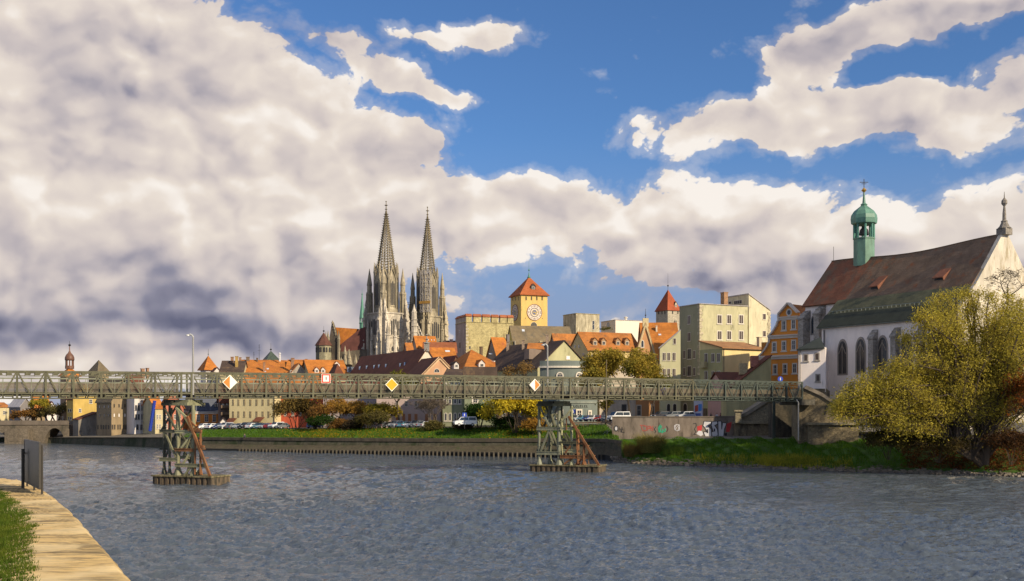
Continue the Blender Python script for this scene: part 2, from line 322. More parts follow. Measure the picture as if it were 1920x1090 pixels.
def house(name, label, xL, xM, xR, Y, th, ye, yr, wm, rm, ridge='R', yb=800, kind='gable', depth=None, cat='house', group=None, over=.35, hip=.5, flat_up=.5, cornice=None):
    th = math.radians(th); dR = Vector((math.cos(th), math.sin(th), 0)); dL = Vector((-math.sin(th), math.cos(th), 0))
    M = P(xM, yb, Y); zb_ = M.z; ze = P(xM, ye, Y).z; M.z = 0
    LR = ray_t(M, dR, xR); LL = ray_t(M, dL, xL) if depth is None else depth
    assert 0 < LR < 150 and 0 < LL < 150, (name, label, LR, LL)
    A = M + dL * LL; B = M + dR * LR; Dp = A + dR * LR
    h = H(); h.M, h.A, h.B, h.D, h.ze, h.zb, h.LR, h.LL = M, A, B, Dp, ze, zb_, LR, LL
    h.root = root = empty(name, (M + Dp) / 2 + Vector((0, 0, zb_)), label, cat, group)
    h.R = Face(M, dR, Vector((dR.y, -dR.x, 0)), LR); h.L = Face(A, -dL, Vector((-dR.x, -dR.y, 0)), LL)
    up = Vector((0, 0, 1)); m_ = MB(); c = [M, B, Dp, A]
    def zat(p, yp): return HC - (yp - HY) / F * p.y
    if kind == 'gable':
        if ridge == 'R': r1 = (A + M) / 2; r2 = (Dp + B) / 2; zr = zat(r1, yr)
        else: r1 = (M + B) / 2; r2 = (A + Dp) / 2; zr = zat(r1, yr)
        m_.hexa([p + up * zb_ for p in c] + [p + up * ze for p in c])
        q1, q2 = r1 + up * zr, r2 + up * zr
        e_ = [p + up * ze for p in c]
        if ridge == 'R': pr = [e_[3], e_[0], q1]; vec = dR * LR
        else: pr = [e_[0], e_[1], q1]; vec = dL * LL
        m_.prism([p - vec.normalized() * 0 for p in pr], vec)
        rf = MB(); rise = zr - ze; hw = (LL if ridge == 'R' else LR) / 2; ro = min(over * rise / hw, .7); th_ = .22
        axis = dR if ridge == 'R' else dL; side = (-dL if ridge == 'R' else dR)
        for s_ in (1, -1):
            s = side * s_; ridge_a = q1 - axis * over + up * .06; ridge_b = q2 + axis * over + up * .06
            ea = ridge_a + s * (hw + over) - up * (rise + ro); eb = ridge_b + s * (hw + over) - up * (rise + ro)
            rf.hexa([ea, eb, ridge_b, ridge_a, ea + up * th_, eb + up * th_, ridge_b + up * th_, ridge_a + up * th_])
        nn = (side * rise + up * hw).normalized(); h.slope = (q1 + up * .28, nn)
        h.slope_out = side
        rf.build('roof', rm, root)
    elif kind in ('hip', 'pyramid'):
        m_.hexa([p + up * zb_ for p in c] + [p + up * ze for p in c]); cen = (M + Dp) / 2
        if kind == 'pyramid': q1 = q2 = cen; zr = zat(cen, yr)
        elif ridge == 'R': ins = min(LL * hip, LR * .49); q1 = (A + M) / 2 + dR * ins; q2 = (Dp + B) / 2 - dR * ins; zr = zat(q1, yr)
        else: ins = min(LR * hip, LL * .49); q1 = (M + B) / 2 + dL * ins; q2 = (A + Dp) / 2 - dL * ins; zr = zat(q1, yr)
        ex = [M - dR * over - dL * over, B + dR * over - dL * over, Dp + dR * over + dL * over, A - dR * over + dL * over]
        rf = MB(); lo = [p + up * (ze - .05) for p in ex]; hi = [p + up * (ze + .18) for p in ex]
        Q1, Q2 = q1 + up * zr, q2 + up * zr; b = 0; rf.v = [tuple(p) for p in lo + hi + [Q1, Q2]]
        fs = [(3, 2, 1, 0), (0, 1, 5, 4), (1, 2, 6, 5), (2, 3, 7, 6), (3, 0, 4, 7)]
        if kind == 'pyramid': fs += [(4, 5, 8), (5, 6, 8), (6, 7, 8), (7, 4, 8)]
        elif ridge == 'R': fs += [(4, 5, 9, 8), (5, 6, 9), (6, 7, 8, 9), (7, 4, 8)]
        else: fs += [(4, 5, 8), (5, 6, 9, 8), (6, 7, 9), (7, 4, 8, 9)]
        rf.addf(0, fs); rf.build('roof', rm, root)
        if ridge == 'R' or kind == 'pyramid': nn = (hi[1] - hi[0]).cross(Q1 - hi[0]).normalized(); h.slope_out = -dL
        else: nn = (hi[1] - hi[0]).cross(Q1 - hi[0]).normalized(); h.slope_out = -dL
        if nn.z < 0: nn = -nn
        h.slope = (hi[0], nn)
    elif kind == 'shed':   # yr = height above the left wall's far side; roof falls towards the right wall front
        zr = zat(A, yr); e_ = [p + up * ze for p in (M, B)] + [p + up * zr for p in (Dp, A)]
        m_.hexa([p + up * zb_ for p in c] + e_); rf = MB()
        ex = [M - dR * over - dL * over, B + dR * over - dL * over, Dp + dR * over, A - dR * over]
        sl = (zr - ze) / LL; zz = [ze - over * sl] * 2 + [zr] * 2
        lo = [p + up * (q + .05) for p, q in zip(ex, zz)]; rf.hexa(lo + [p + up * .25 for p in lo]); rf.build('roof', rm, root)
        nn = (lo[1] - lo[0]).cross(lo[3] - lo[0]).normalized(); h.slope = (lo[0] + up * .25, nn if nn.z > 0 else -nn); h.slope_out = -dL
    elif kind == 'lean':   # roof falls to the left across the right wall (ridge high at B)
        zr = zat(B, yr); e_ = [M + up * ze, B + up * zr, Dp + up * zr, A + up * ze]
        m_.hexa([p + up * zb_ for p in c] + e_); rf = MB()
        lo = [p + up * .04 for p in [e_[0] - dL * over - dR * over, e_[1] - dL * over + dR * over * .2, e_[2] + dR * over * .2, e_[3] - dR * over]]
        rf.hexa(lo + [p + up * .22 for p in lo]); rf.build('roof', rm, root); h.slope = (lo[0], up); h.slope_out = -dL
    else:   # flat with parapet rim
        m_.hexa([p + up * zb_ for p in c] + [p + up * ze for p in c]); rf = MB()
        for a, b_ in zip(c, c[1:] + c[:1]): rf.bar(a + up * (ze + .06), b_ + up * (ze + .06), .5, .16)
        rf.build('roof', rm, root); h.slope = (M + up * ze, up); h.slope_out = -dL
    m_.build('wall', wm, root)
    if cornice:
        mc = MB()
        for f in (h.R, h.L): mc.boxu(f.o, f.u, f.n, -.1, f.L + .1, 0, .22, ze - .45, ze - .08)
        mc.build('cornice', cornice, root)
    h.gut = MB()
    return h
def gutter(h, m_=None, ends=True):
    g = MB(); f = h.R; g.tube(f.o + f.n * (.45) + Vector((0, 0, h.ze - .12)), f.o + f.u * f.L + f.n * .45 + Vector((0, 0, h.ze - .12)), .09, n=6)
    if ends: g.tube(f.o + f.u * .25 + f.n * .15 + Vector((0, 0, h.zb)), f.o + f.u * .25 + f.n * .15 + Vector((0, 0, h.ze - .1)), .07, n=6)
    g.build('gutter', m_ or IRON, h.root)
def chimney(h, px, py0, py1, w_, m_=None, dx=.9):
    """px, foot pixel py1 on the roof slope, top pixel py0"""
    p = plane_hit(px, py1, h.slope[0], h.slope[1]); Yp = p.y; ww = w_ / F * Yp; zt = HC - (py0 - HY) / F * Yp
    c = MB(); c.box((p.x, p.y + .2, (p.z - 1 + zt) / 2), (ww, dx, zt - p.z + 1), math.atan2(h.R.u.y, h.R.u.x)); c.box((p.x, p.y + .2, zt + .06), (ww * 1.25, dx * 1.25, .14), math.atan2(h.R.u.y, h.R.u.x))
    o = c.build('chimney', m_ or mat('stone', (.30, .17, .10)), h.root)
    return o
def dormer(h, px, pyb, w_, hh, fm, rm, wk=None, roof='gable', rise=.5):
    p = plane_hit(px, pyb, h.slope[0], h.slope[1]); Yp = p.y; ww = w_ / F * Yp; hz = hh / F * Yp
    n = h.slope_out; u = Vector((-n.y, n.x, 0)); 
    if u.x < 0: u = -u
    nn = h.slope[1]; tanp = math.sqrt(nn.x ** 2 + nn.y ** 2) / max(nn.z, .05); back = (hz + ww * rise) / tanp + .3
    o = Vector((p.x, p.y, 0)); m_ = MB(); bz = p.z - .25
    m_.boxu(o, u, n, -ww / 2, ww / 2, -back * .92, 0, bz, p.z + hz)
    if roof == 'gable': m_.prism([o + u * a + Vector((0, 0, b)) for a, b in ((-ww / 2, p.z + hz), (ww / 2, p.z + hz), (0, p.z + hz + ww * rise))], -n * back)
    d = m_.build('dormer', fm, h.root)
    r = MB(); t = .12; ov = .2
    if roof == 'gable':
        for s in (1, -1):
            a0 = o + n * ov + Vector((0, 0, p.z + hz + ww * rise + .03)); a1 = a0 + u * s * (ww / 2 + ov) - Vector((0, 0, ww * rise * (1 + ov / ww * 2)))
            b0 = a0 - n * (back + ov + .6); b1 = a1 - n * (back + ov)
            r.hexa([a1, b1, b0, a0] + [q + Vector((0, 0, t)) for q in (a1, b1, b0, a0)])
    else:
        a = [o + u * s * (ww / 2 + ov) + n * ov + Vector((0, 0, p.z + hz + .02)) for s in (-1, 1)]; b = [q - n * (back * 1.3) + Vector((0, 0, ww * rise * .7)) for q in a]
        r.hexa([a[0], a[1], b[1], b[0]] + [q + Vector((0, 0, t)) for q in (a[0], a[1], b[1], b[0])])
    r.build('dormer_roof', rm, d)
    f = Face(o - u * ww / 2, u, n, ww); g = MB(); plate(g, f, shape('rect', ww * .2, ww * .8, p.z + .12, p.z + hz * .86), -.05, .05); g.build('window', WHITE, d)
    g = MB(); plate(g, f, shape('rect', ww * .27, ww * .48, p.z + .2, p.z + hz * .78), .0, .07); plate(g, f, shape('rect', ww * .52, ww * .73, p.z + .2, p.z + hz * .78), .0, .07); g.build('pane', GLASS, d)
    return d
def skylight(h, px, py, w_, hh):
    p = plane_hit(px, py, h.slope[0], h.slope[1]); n = h.slope[1]; s = MB(); u = h.R.u; v = n.cross(u).normalized(); a = w_ / F * p.y / 2; b = hh / F * p.y / 2 * 1.4
    q = [p + u * i * a + v * j * b for i, j in ((-1, -1), (1, -1), (1, 1), (-1, 1))]; s.prism(q, n * .12); s.build('skylight', mat('metal', (.55, .58, .62), .25, .1, bump=0), h.root)
def pole_mesh(mb, a, b, r1, r2=None, n=6): mb.tube(a, b, r1, r2, n); return mb
def finial(parent, p, hgt, m_=None, ball=.25, cross=False):
    mb = MB(); mb.tube(p, p + Vector((0, 0, hgt)), .10, .04, 6); mb.lathe(p + Vector((0, 0, hgt * .35)), [(.02, -ball), (ball, 0), (.02, ball)], 8)
    if cross: mb.box(p + Vector((0, 0, hgt * .85)), (hgt * .28, .07, .08))
    return mb.build('finial', m_ or IRON, parent)
# ---------------------------------------------------------------- shoreline, ground, water
ST = [ # px, waterline, pile top, revetment top, cap bottom, cap top, grass top
 (-60, 829, 829, 828, 822, 820, 819), (100, 832, 832, 831, 822, 820, 819), (300, 841, 840, 839, 822, 820, 819), (340, 843, 842, 838, 823, 820, 818), (380, 844, 841, 833, 825, 820, 806),
 (590, 849, 844, 835, 827, 821, 805), (820, 854, 846.5, 836, 829, 822, 803), (1040, 858, 850, 836, 829, 822, 799), (1135, 862, 853, 838, 829, 823, 797), (1165, 866, 860, 848, 832, 826, 823)]
def depth_at(yp): return HC * F / (yp - HY)          # metres, for the water level
def st(px):
    for a, b in zip(ST, ST[1:]):
        if a[0] <= px <= b[0]: t = (px - a[0]) / (b[0] - a[0]); return [a[i] * (1 - t) + b[i] * t for i in range(7)]
    return list(ST[0] if px < ST[0][0] else ST[-1])
def prof(px):
    s = st(px); Y0 = depth_at(s[1]); k = (px - 960) / F; out = []
    for dy, yp in ((0, None), (.3, s[2]), (3.2, s[3]), (3.6, s[4]), (4.2, s[5]), (4.9, s[5] + .0), (15, s[6])):
        Yd = Y0 + dy; out.append(Vector((k * Yd, Yd, -1.0 if yp is None else HC - (yp - HY) / F * Yd)))
    return out
def strip(mb, A, B): mb.hexa  # placeholder
pxs = [-60, 20, 100, 160, 230, 300, 340, 380, 450, 520, 590, 660, 740, 820, 900, 970, 1040, 1090, 1135, 1165]
PR = [prof(p) for p in pxs]
def ribbon(name, ia, ib, mt, thick=None, lo=0, hi=None, label=None, cat=None, kind=None):
    mb = MB()
    for a, b in list(zip(PR, PR[1:]))[lo:hi]:
        mb.poly([a[ia], b[ia], b[ib], a[ib]])
    o = mb.build(name, mt); tag(o, label, cat, kind=kind); return o
MOSSY = mat('stone', (.095, .085, .055), .9, .5, 1.0, .5, stain=.6, stain_col=(.025, .035, .012))
REVET = mat('stone', (.085, .07, .042), .9, .5, 1.6, .6, stain=.35, stain_col=(.05, .06, .02))
CAPM = mat('plaster', (.115, .093, .065), .9, .45, 1.0, .3, stain=.5, stain_col=(.06, .06, .03))
# embankment wall: one thing with its parts
emb = empty('embankment_wall', PR[9][0], 'long mossy stone river wall with a concrete lip and a row of sheet piles at the water, on the far bank', 'wall')
def eribbon(name, ia, ib, mt, lo=0, hi=None, lift=0):
    mb = MB()
    for a, b in list(zip(PR, PR[1:]))[lo:hi]: mb.poly([a[ia], b[ia], b[ib], a[ib]])
    return mb.build(name, mt, emb)
eribbon('pile_wall', 0, 1, mat('plaster', (.02, .02, .018), .8, .3), 6)
eribbon('stone_slope', 1, 2, REVET, 7)
mb = MB()
for a, b in list(zip(PR, PR[1:]))[:7]: mb.poly([a[0], b[0], b[2], a[2]])
mb.build('lower_wall', MOSSY, emb)
eribbon('upper_wall', 2, 3, MOSSY, 0)
mb = MB()
for a, b in zip(PR, PR[1:]):
    fa, fb = a[3] + Vector((0, -.25, .0)), b[3] + Vector((0, -.25, 0)); ta, tb = a[4] + Vector((0, -.85, 0)), b[4] + Vector((0, -.85, 0))
    mb.poly([fa, fb, tb, ta]); mb.poly([ta, tb, b[5], a[5]]); mb.poly([a[3], b[3], fb, fa])
mb.build('lip', CAPM, emb)
mb = MB()                                     # sheet piles standing proud of the water, one part of repeated ribs
for i in range(8, len(pxs) - 2):
    a, b = PR[i], PR[i + 1]; n = int((b[0] - a[0]).length / .95)
    for k in range(n):
        p = a[1].lerp(b[1], k / n); mb.box((p.x, p.y - .35, p.z * .5 - .1), (.34, .3, p.z + .3))
tag(mb.build('sheet_pile', mat('plaster', (.12, .10, .07), .8, .5), emb), kind='stuff')
# grassy slope and the town ground
GRASS = mat('grass', (.06, .125, .014), .95, .3, stain=.25, stain_col=(.16, .12, .015))
DIRT = mat('plaster', (.16, .14, .11), .95, .4)
mb = MB()
for a, b in zip(PR[6:], PR[7:]): mb.poly([a[5], b[5], b[6], a[6]])
tag(mb.build('grass_bank', GRASS), kind='structure')
# right-hand bank stations: (px, waterline y, shoulder y, shoulder dY)
RB = [(1165, 866, 824), (1200, 869, 823.5), (1300, 873, 823), (1400, 877, 823), (1500, 880, 823), (1600, 884, 824), (1750, 888, 826), (1930, 893, 826), (2200, 900, 826), (2600, 915, 830)]
def rb(px):
    for a, b in zip(RB, RB[1:]):
        if a[0] <= px <= b[0]: t = (px - a[0]) / (b[0] - a[0]); return a[1] * (1 - t) + b[1] * t, a[2] * (1 - t) + b[2] * t
    return RB[-1][1:]
WALLY = lambda px: 214 - (px - 1150) * .060      # depth (m) of the terrace foot along the right bank
def bank_pt(px, t):
    yw, ys = rb(px); Y0 = depth_at(yw); Y1 = max(WALLY(px), Y0 + 12); k = (px - 960) / F; z1 = HC - (ys - HY) / F * Y1; Yd = Y0 + (Y1 - Y0) * t
    zz = -1.0 if t <= 0 else .15 + (z1 - .15) * (t ** .8)
    return Vector((k * Yd, Yd, zz))
BK = mat('grass', (.06, .13, .014), .95, .3, stain=.35, stain_col=(.10, .075, .02))
mb = MB(); ts = [0, .04, .15, .35, .6, .8, 1.0]; cols = [[bank_pt(p, t) + Vector((0, 0, (0 if t in (0, 1) else .35 * math.sin(p * .13 + t * 9) * math.sin(p * .041 + 3 * t)))) for t in ts] for p in range(1165, 2610, 17)]
for a, b in zip(cols, cols[1:]):
    for i in range(len(ts) - 1): mb.poly([a[i], b[i], b[i + 1], a[i + 1]])
tag(mb.build('river_bank', BK, smooth=True), kind='structure')
# town ground: one sheet from the shoulder line to the horizon
mb = MB(); edge = [Vector(p[5]) for p in PR[:7]] + [Vector(p[6]) for p in PR[7:]] + [c_[-1] for c_ in cols[1:]]
edge = [Vector((-900, edge[0].y + 200, edge[0].z))] + edge + [edge[-1] + Vector((900, -30, 0))]
prev = None
for e0, e1 in zip(edge, edge[1:]):
    r0 = [e0]; r1 = [e1]
    for dy, zz in ((22, 4.9), (400, 8.0), (9000, 20.0)):
        for r, e_ in ((r0, e0), (r1, e1)):
            zt = max(e_.z, min(zz, e_.z + .9)) if dy == 22 else zz; f = 1 + dy / max(e_.y, 60); r.append(Vector((e_.x * f if dy > 22 else e_.x * (e_.y + dy) / e_.y, e_.y + dy, zt)))
    for i in range(3): mb.poly([r0[i], r1[i], r1[i + 1], r0[i + 1]])
tag(mb.build('town_ground', DIRT), kind='structure')
# water
wm_ = bpy.data.materials.new('river_water'); wm_.use_nodes = True; q = NT(wm_.node_tree); wm_.node_tree.nodes.clear()
b = q.new('ShaderNodeBsdfPrincipled'); o_ = q.new('ShaderNodeOutputMaterial'); q.link(b.outputs[0], o_.inputs[0])
b.inputs['Base Color'].default_value = (.075, .092, .108, 1); b.inputs['Roughness'].default_value = .07; b.inputs['IOR'].default_value = 1.5
V = q.new('ShaderNodeTexCoord').outputs['Object']
big = q.noise(q.vm('MULTIPLY', V, (1, .7, 1)), .035, 5, .6, .3); w1 = q.noise(q.vm('MULTIPLY', V, (.8, 1.3, 1)), .55, 5, .62, .4); w2 = q.noise(q.vm('MULTIPLY', V, (1, 1.25, 1)), 2.1, 5, .7, .2)
amp = q.smooth(big, .30, .68, .45, 1.25)
hh = q.m('MULTIPLY', q.m('ADD', q.m('MULTIPLY', w1, 1.4), q.m('MULTIPLY', w2, .42)), amp)
bp = q.new('ShaderNodeBump'); bp.inputs['Strength'].default_value = 1.0; bp.inputs['Distance'].default_value = .30; q.link(hh, bp.inputs['Height']); q.link(bp.outputs[0], b.inputs['Normal'])
# river surface: one sheet with modelled wind waves, mesh finer near the camera
ys_ = np.concatenate([np.linspace(1130, 900, 330), np.linspace(899.2, 826, 120)]); Yr_ = HC * F / (ys_ - HY); Yr_ = np.concatenate([[-60, -20, 5, 20, 35], Yr_, [420, 600, 900]])
uu_ = np.linspace(-1, 1, 900); nx_, ny_ = len(uu_), len(Yr_)
Yg = np.repeat(Yr_[:, None], nx_, 1); hwid = np.maximum(np.abs(Yr_), 30) * .62 + 6; Xg = uu_[None, :] * hwid[:, None]
dyl = np.gradient(Yr_)[:, None] * np.ones((1, nx_)); Zg = np.zeros_like(Xg); rw = np.random.default_rng(12)
for i in range(90):
    lam = .30 * (4.2 / .30) ** rw.random(); th_w = rw.normal(1.15, .55); k_ = 2 * PI / lam; a_ = .0125 * lam ** .8 * (1.45 if lam < 1.3 else 1.0); ph = rw.uniform(0, 2 * PI)
    arg = k_ * (Xg * math.cos(th_w) + Yg * math.sin(th_w)) + ph; Zg += a_ * (1 - 2 * np.abs(np.sin(arg / 2)) ** 1.3) * np.clip(lam / (2.2 * np.abs(dyl)) - .3, 0, 1)
patch = .82 + .5 * np.sin(Xg * .045 + Yg * .03 + 1.3 * np.sin(Yg * .05)) * np.cos(Yg * .06 - Xg * .02); Zg *= patch
vv = np.stack([Xg, Yg, Zg], -1).reshape(-1, 3); idx = np.arange(nx_ * ny_).reshape(ny_, nx_); qd = np.stack([idx[:-1, :-1], idx[:-1, 1:], idx[1:, 1:], idx[1:, :-1]], -1).reshape(-1, 4)
me = bpy.data.meshes.new('river'); me.vertices.add(len(vv)); me.vertices.foreach_set('co', vv.reshape(-1)); me.loops.add(qd.size); me.loops.foreach_set('vertex_index', qd.reshape(-1)); me.polygons.add(len(qd)); me.polygons.foreach_set('loop_start', np.arange(0, qd.size, 4)); me.polygons.foreach_set('use_smooth', np.ones(len(qd), bool)); me.update()
tag(link_mesh('river', me, wm_, None, (0, 0, 0)), kind='structure')
# riprap stones along the waterline of the right bank
mb = MB(); rr = random.Random(3)
for i in range(1500):
    px = rr.uniform(1150, 1940); p = bank_pt(px, 0.0) if px > 1165 else PR[-2][0].copy(); yw = rb(max(px, 1166))[0]; Yd = depth_at(yw); p = Vector(((px - 960) / F * Yd, Yd, 0))
    t = rr.random() ** 1.6; p += Vector((rr.uniform(-.3, .3), t * 3.4 - .7, t * .9 - .05)); s = rr.uniform(.16, .55)
    pts = []; 
    for k in range(8):
        a = ((k & 1) * 2 - 1, (k >> 1 & 1) * 2 - 1, (k >> 2 & 1) * 2 - 1); pts.append(p + Vector([a[j] * s * rr.uniform(.35, .75) * (.6 if j == 2 else 1) for j in range(3)]))
    mb.hexa([pts[0], pts[1], pts[3], pts[2], pts[4], pts[5], pts[7], pts[6]])
tag(mb.build('bank_stones', mat('stone', (.24, .20, .15), .9, .5, .5)), 'loose grey and brown stones heaped along the waterline of the right bank', 'stones', kind='stuff')
# ---------------------------------------------------------------- foreground quay, grass, board
FQ = 3.0 * KU; ZQ = HC - FQ
def Q(px, py): Yd = F * FQ / (py - HY); return Vector(((px - 960) / F * Yd, Yd, ZQ))
ed = [(-160, 885), (-60, 890), (0, 897), (45, 903), (75, 917), (95, 930), (130, 960), (165, 1000), (200, 1040), (225, 1070), (243, 1091), (262, 1130), (300, 1210), (370, 1380)]
ge = [(-160, 896), (-60, 905), (0, 921), (15, 934), (30, 946), (50, 963), (57, 985), (55, 1008), (60, 1030), (66, 1045), (58, 1060), (55, 1090), (60, 1130), (40, 1210), (0, 1380)]
E = [Q(*p) for p in ed]; G = [Q(*p) for p in ge]
def resample(L, n):
    d = [0]; 
    for a, b in zip(L, L[1:]): d.append(d[-1] + (b - a).length)
    out = []; j = 0
    for i in range(n):
        t = d[-1] * i / (n - 1)
        while j < len(L) - 2 and d[j + 1] < t: j += 1
        out.append(L[j].lerp(L[j + 1], min(1, max(0, (t - d[j]) / (d[j + 1] - d[j])))))
    return out
N_ = 300; E2 = resample(E, N_); G2 = resample(G, N_)
sm = bpy.data.materials.new('quay_stone'); sm.use_nodes = True; q = NT(sm.node_tree); b = sm.node_tree.nodes['Principled BSDF']; b.inputs['Roughness'].default_value = .9
V = q.new('ShaderNodeTexCoord').outputs['Object']; VV = q.vm('MULTIPLY', V, (.10, 1.0, 1)); n = q.noise(VV, 1.3, 9, .68, .9); n2 = q.noise(q.vm('MULTIPLY', V, (.5, 1.2, 1)), 2.8, 8, .75); n3 = q.noise(V, .35, 5, .6)
base = q.mix(q.smooth(n, .42, .56), (.20, .14, .055), (.62, .42, .16)); base = q.mix(q.smooth(n2, .48, .72, 0, .75), base, (.17, .115, .05)); base = q.mix(q.smooth(n3, .44, .62, 0, .75), base, (.74, .56, .28))
q.link(base, b.inputs['Base Color']); bn = q.new('ShaderNodeBump'); bn.inputs['Distance'].default_value = .12; bn.inputs['Strength'].default_value = .8; q.link(q.m('ADD', n, q.m('MULTIPLY', n2, .3)), bn.inputs['Height']); q.link(bn.outputs[0], b.inputs['Normal'])
mb = MB(); rows = []
rr = random.Random(11)
from mathutils import noise as mn
jit = lambda i: .07 * mn.noise(Vector((i * .11, 5, 0))) + .05 * mn.noise(Vector((i * .41, 9, 0)))
for i in range(N_):
    tng = (E2[min(i + 1, N_ - 1)] - E2[max(i - 1, 0)]).normalized(); nrm = Vector((-tng.y, tng.x, 0))
    if nrm.x < 0: nrm = -nrm
    e_ = E2[i] + nrm * jit(i); g_ = G2[i]; row = [g_ - (e_ - g_) * .8 + Vector((0, 0, -.06))]
    for k in range(9):
        p = g_.lerp(e_, k / 8 * .97); p = p + Vector((0, 0, .09 * abs(mn.noise(Vector((p.x * .35, p.y * 1.3, 0)))) + .07 * abs(mn.noise(Vector((p.x * .4, p.y * 3.6, 3)))))); row.append(p)
    for dn, dz in ((.06, -.05), (.16, -.16), (.22, -.35), (.9, -4.0), (2.3, -9)): row.append(e_ + nrm * dn + Vector((0, 0, dz)))
    rows.append(row)
for a, b_ in zip(rows, rows[1:]):
    for k in range(len(a) - 1): mb.poly([a[k], b_[k], b_[k + 1], a[k + 1]])
tag(mb.build('stone_quay', sm, smooth=True), kind='structure')
mb = MB(); L = [Vector((g.x + (E2[i].x - g.x) * .12, g.y, ZQ - .07)) for i, g in enumerate(G2)]
for a, b_ in zip(L, L[1:]): mb.poly([a, b_, b_ + Vector((-160, -6, .6)), a + Vector((-160, -6, .6))])
tag(mb.build('lawn_ground', mat('grass', (.06, .085, .015), .95, .4)), kind='structure')
def blades(name, pts, hmin, hmax, wd, mt, lean=.45, seed=1):
    r = np.random.default_rng(seed); n = len(pts); pts = np.asarray(pts)
    h = r.uniform(hmin, hmax, n); an = r.uniform(0, 2 * PI, n); la = r.uniform(0, 2 * PI, n); ll = r.uniform(0, lean, n) * h; ww = wd * r.uniform(.6, 1.3, n)
    v = np.zeros((n, 3, 3)); sx = np.cos(an) * ww; sy = np.sin(an) * ww
    v[:, 0] = pts; v[:, 0, 0] -= sx; v[:, 0, 1] -= sy; v[:, 1] = pts; v[:, 1, 0] += sx; v[:, 1, 1] += sy
    v[:, 2] = pts; v[:, 2, 0] += np.cos(la) * ll; v[:, 2, 1] += np.sin(la) * ll; v[:, 2, 2] += h
    og = pts.mean(0); og[2] = pts[:, 2].min(); v -= og
    me = bpy.data.meshes.new(name); me.vertices.add(3 * n); me.vertices.foreach_set('co', v.reshape(-1)); me.loops.add(3 * n); me.loops.foreach_set('vertex_index', np.arange(3 * n)); me.polygons.add(n)
    me.polygons.foreach_set('loop_start', np.arange(0, 3 * n, 3)); me.update(); me.validate()
    return link_mesh(name, me, mt, None, og)
pts = []
for i in range(110000):
    t = rr.random() ** .8; j = min(N_ - 2, int(t * (N_ - 1))); g_ = G2[j].lerp(G2[j + 1], rr.random()); d = rr.random() ** 1.5 * 9
    off = .35 * mn.noise(Vector((g_.x * .9, g_.y * .9, 7))) + .25 * mn.noise(Vector((g_.x * 3, g_.y * 3, 2)))
    x_ = g_.x + off - d; pts.append((x_, g_.y + rr.uniform(-.3, .3), ZQ - .05 + .02 * d))
tag(blades('grass', pts, .05, .20, .022, leaf_mat((.065, .11, .015), (.12, .15, .02), (.04, .07, .01)), .9), 'ragged green grass growing over the edge of the foreground quay', 'grass', kind='stuff')
# information board on posts (seen from behind)
a = Q(47, 914); b_ = Q(75, 929); u = (b_ - a).normalized(); nrm = Vector((u.y, -u.x, 0)); ztop = HC - (831 - HY) / F * b_.y; zbot = HC - (916 - HY) / F * b_.y
BM = mat('metal', (.055, .048, .038), .5, .25, bump=.05, metal=.2)
ib = empty('information_board', (a + b_) / 2, 'dark grey metal board seen nearly edge-on, on posts at the edge of the foreground quay', 'board')
L_ = (b_ - a).length
m_ = MB(); m_.boxu(a, u, nrm, 0, L_, -.03, .03, zbot, ztop); m_.build('panel', BM, ib)
m_ = MB()
for k in (0, L_): m_.boxu(a, u, nrm, k - .04, k + .04, -.05, .05, zbot - .02, ztop + .03)
m_.boxu(a, u, nrm, .05, L_ - .05, -.05, .05, ztop - .02, ztop + .04); m_.boxu(a, u, nrm, .05, L_ - .05, -.05, .05, zbot - .05, zbot); m_.build('frame', BM, ib)
for k in (.04, L_ * .5, L_ - .04): m_ = MB(); m_.tube(a + u * k + Vector((0, 0, -.1)) - nrm * .1, a + u * k + Vector((0, 0, ztop - a.z - .1)) - nrm * .1, .055, n=8); m_.build('post', BM, ib)
pp = Q(43, 917); m_ = MB(); m_.box(pp + Vector((0, 0, 1.05)), (.12, .12, 2.2)); m_.bar(pp + Vector((0, 0, 1.9)), Vector((a.x, a.y, pp.z + 1.9)), .07); m_.build('side_post', BM, ib)
# ================================================================ bridge
TH = math.radians(25.3); BD = Vector((math.cos(TH), math.sin(TH), 0)); BN = Vector((math.sin(TH), -math.cos(TH), 0))
A0 = P(0, 767, 92.2); A0.z = 0
def bs(px): return ray_t(A0, BD, px)
def camber(s): t = max(0, min(1, s / 128)); return .26 * math.sin(PI * t)
ZB, ZD, ZT = 11.28, 11.95, 14.72
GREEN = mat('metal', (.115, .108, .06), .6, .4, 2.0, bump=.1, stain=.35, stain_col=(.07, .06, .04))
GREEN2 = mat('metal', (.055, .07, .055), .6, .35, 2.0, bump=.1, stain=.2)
RUST = mat('rust', (.24, .10, .04), .8, .5, 3.0, bump=.2, stain=.5, stain_col=(.12, .10, .05))
GREYG = mat('metal', (.21, .215, .15), .6, .4, 2.0, bump=.1, stain=.3, stain_col=(.07, .06, .04))
PX = [-320, -262, -206, -150, -95, -22 - 55 + 22, -22, 32, 86, 138, 190, 241, 291, 340, 359, 407, 453, 499, 543, 587, 630, 672, 714, 754, 794, 833, 871, 909, 947, 983, 1019, 1055, 1069, 1103, 1136, 1170, 1203, 1235, 1267, 1299, 1329, 1360, 1390, 1419, 1448, 1475, 1504]
PX = sorted(set(PX) - {-55})
SS = [bs(p) for p in PX]; SS[6] = SS[6]
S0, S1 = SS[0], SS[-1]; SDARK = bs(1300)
foot = empty('footbridge', A0 + BD * 60 + Vector((0, 0, ZB)), 'long steel truss footbridge with wire mesh railings spanning the river on two trestles', 'footbridge')
BWID = 4.3
def bp(s, off, z): c = A0 + BD * s - BN * off; return Vector((c.x, c.y, z + camber(s)))
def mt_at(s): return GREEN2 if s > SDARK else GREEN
def member(mb, s0, z0, s1, z1, off, w_, h_): mb.bar(bp(s0, off, z0), bp(s1, off, z1), h_, w_)
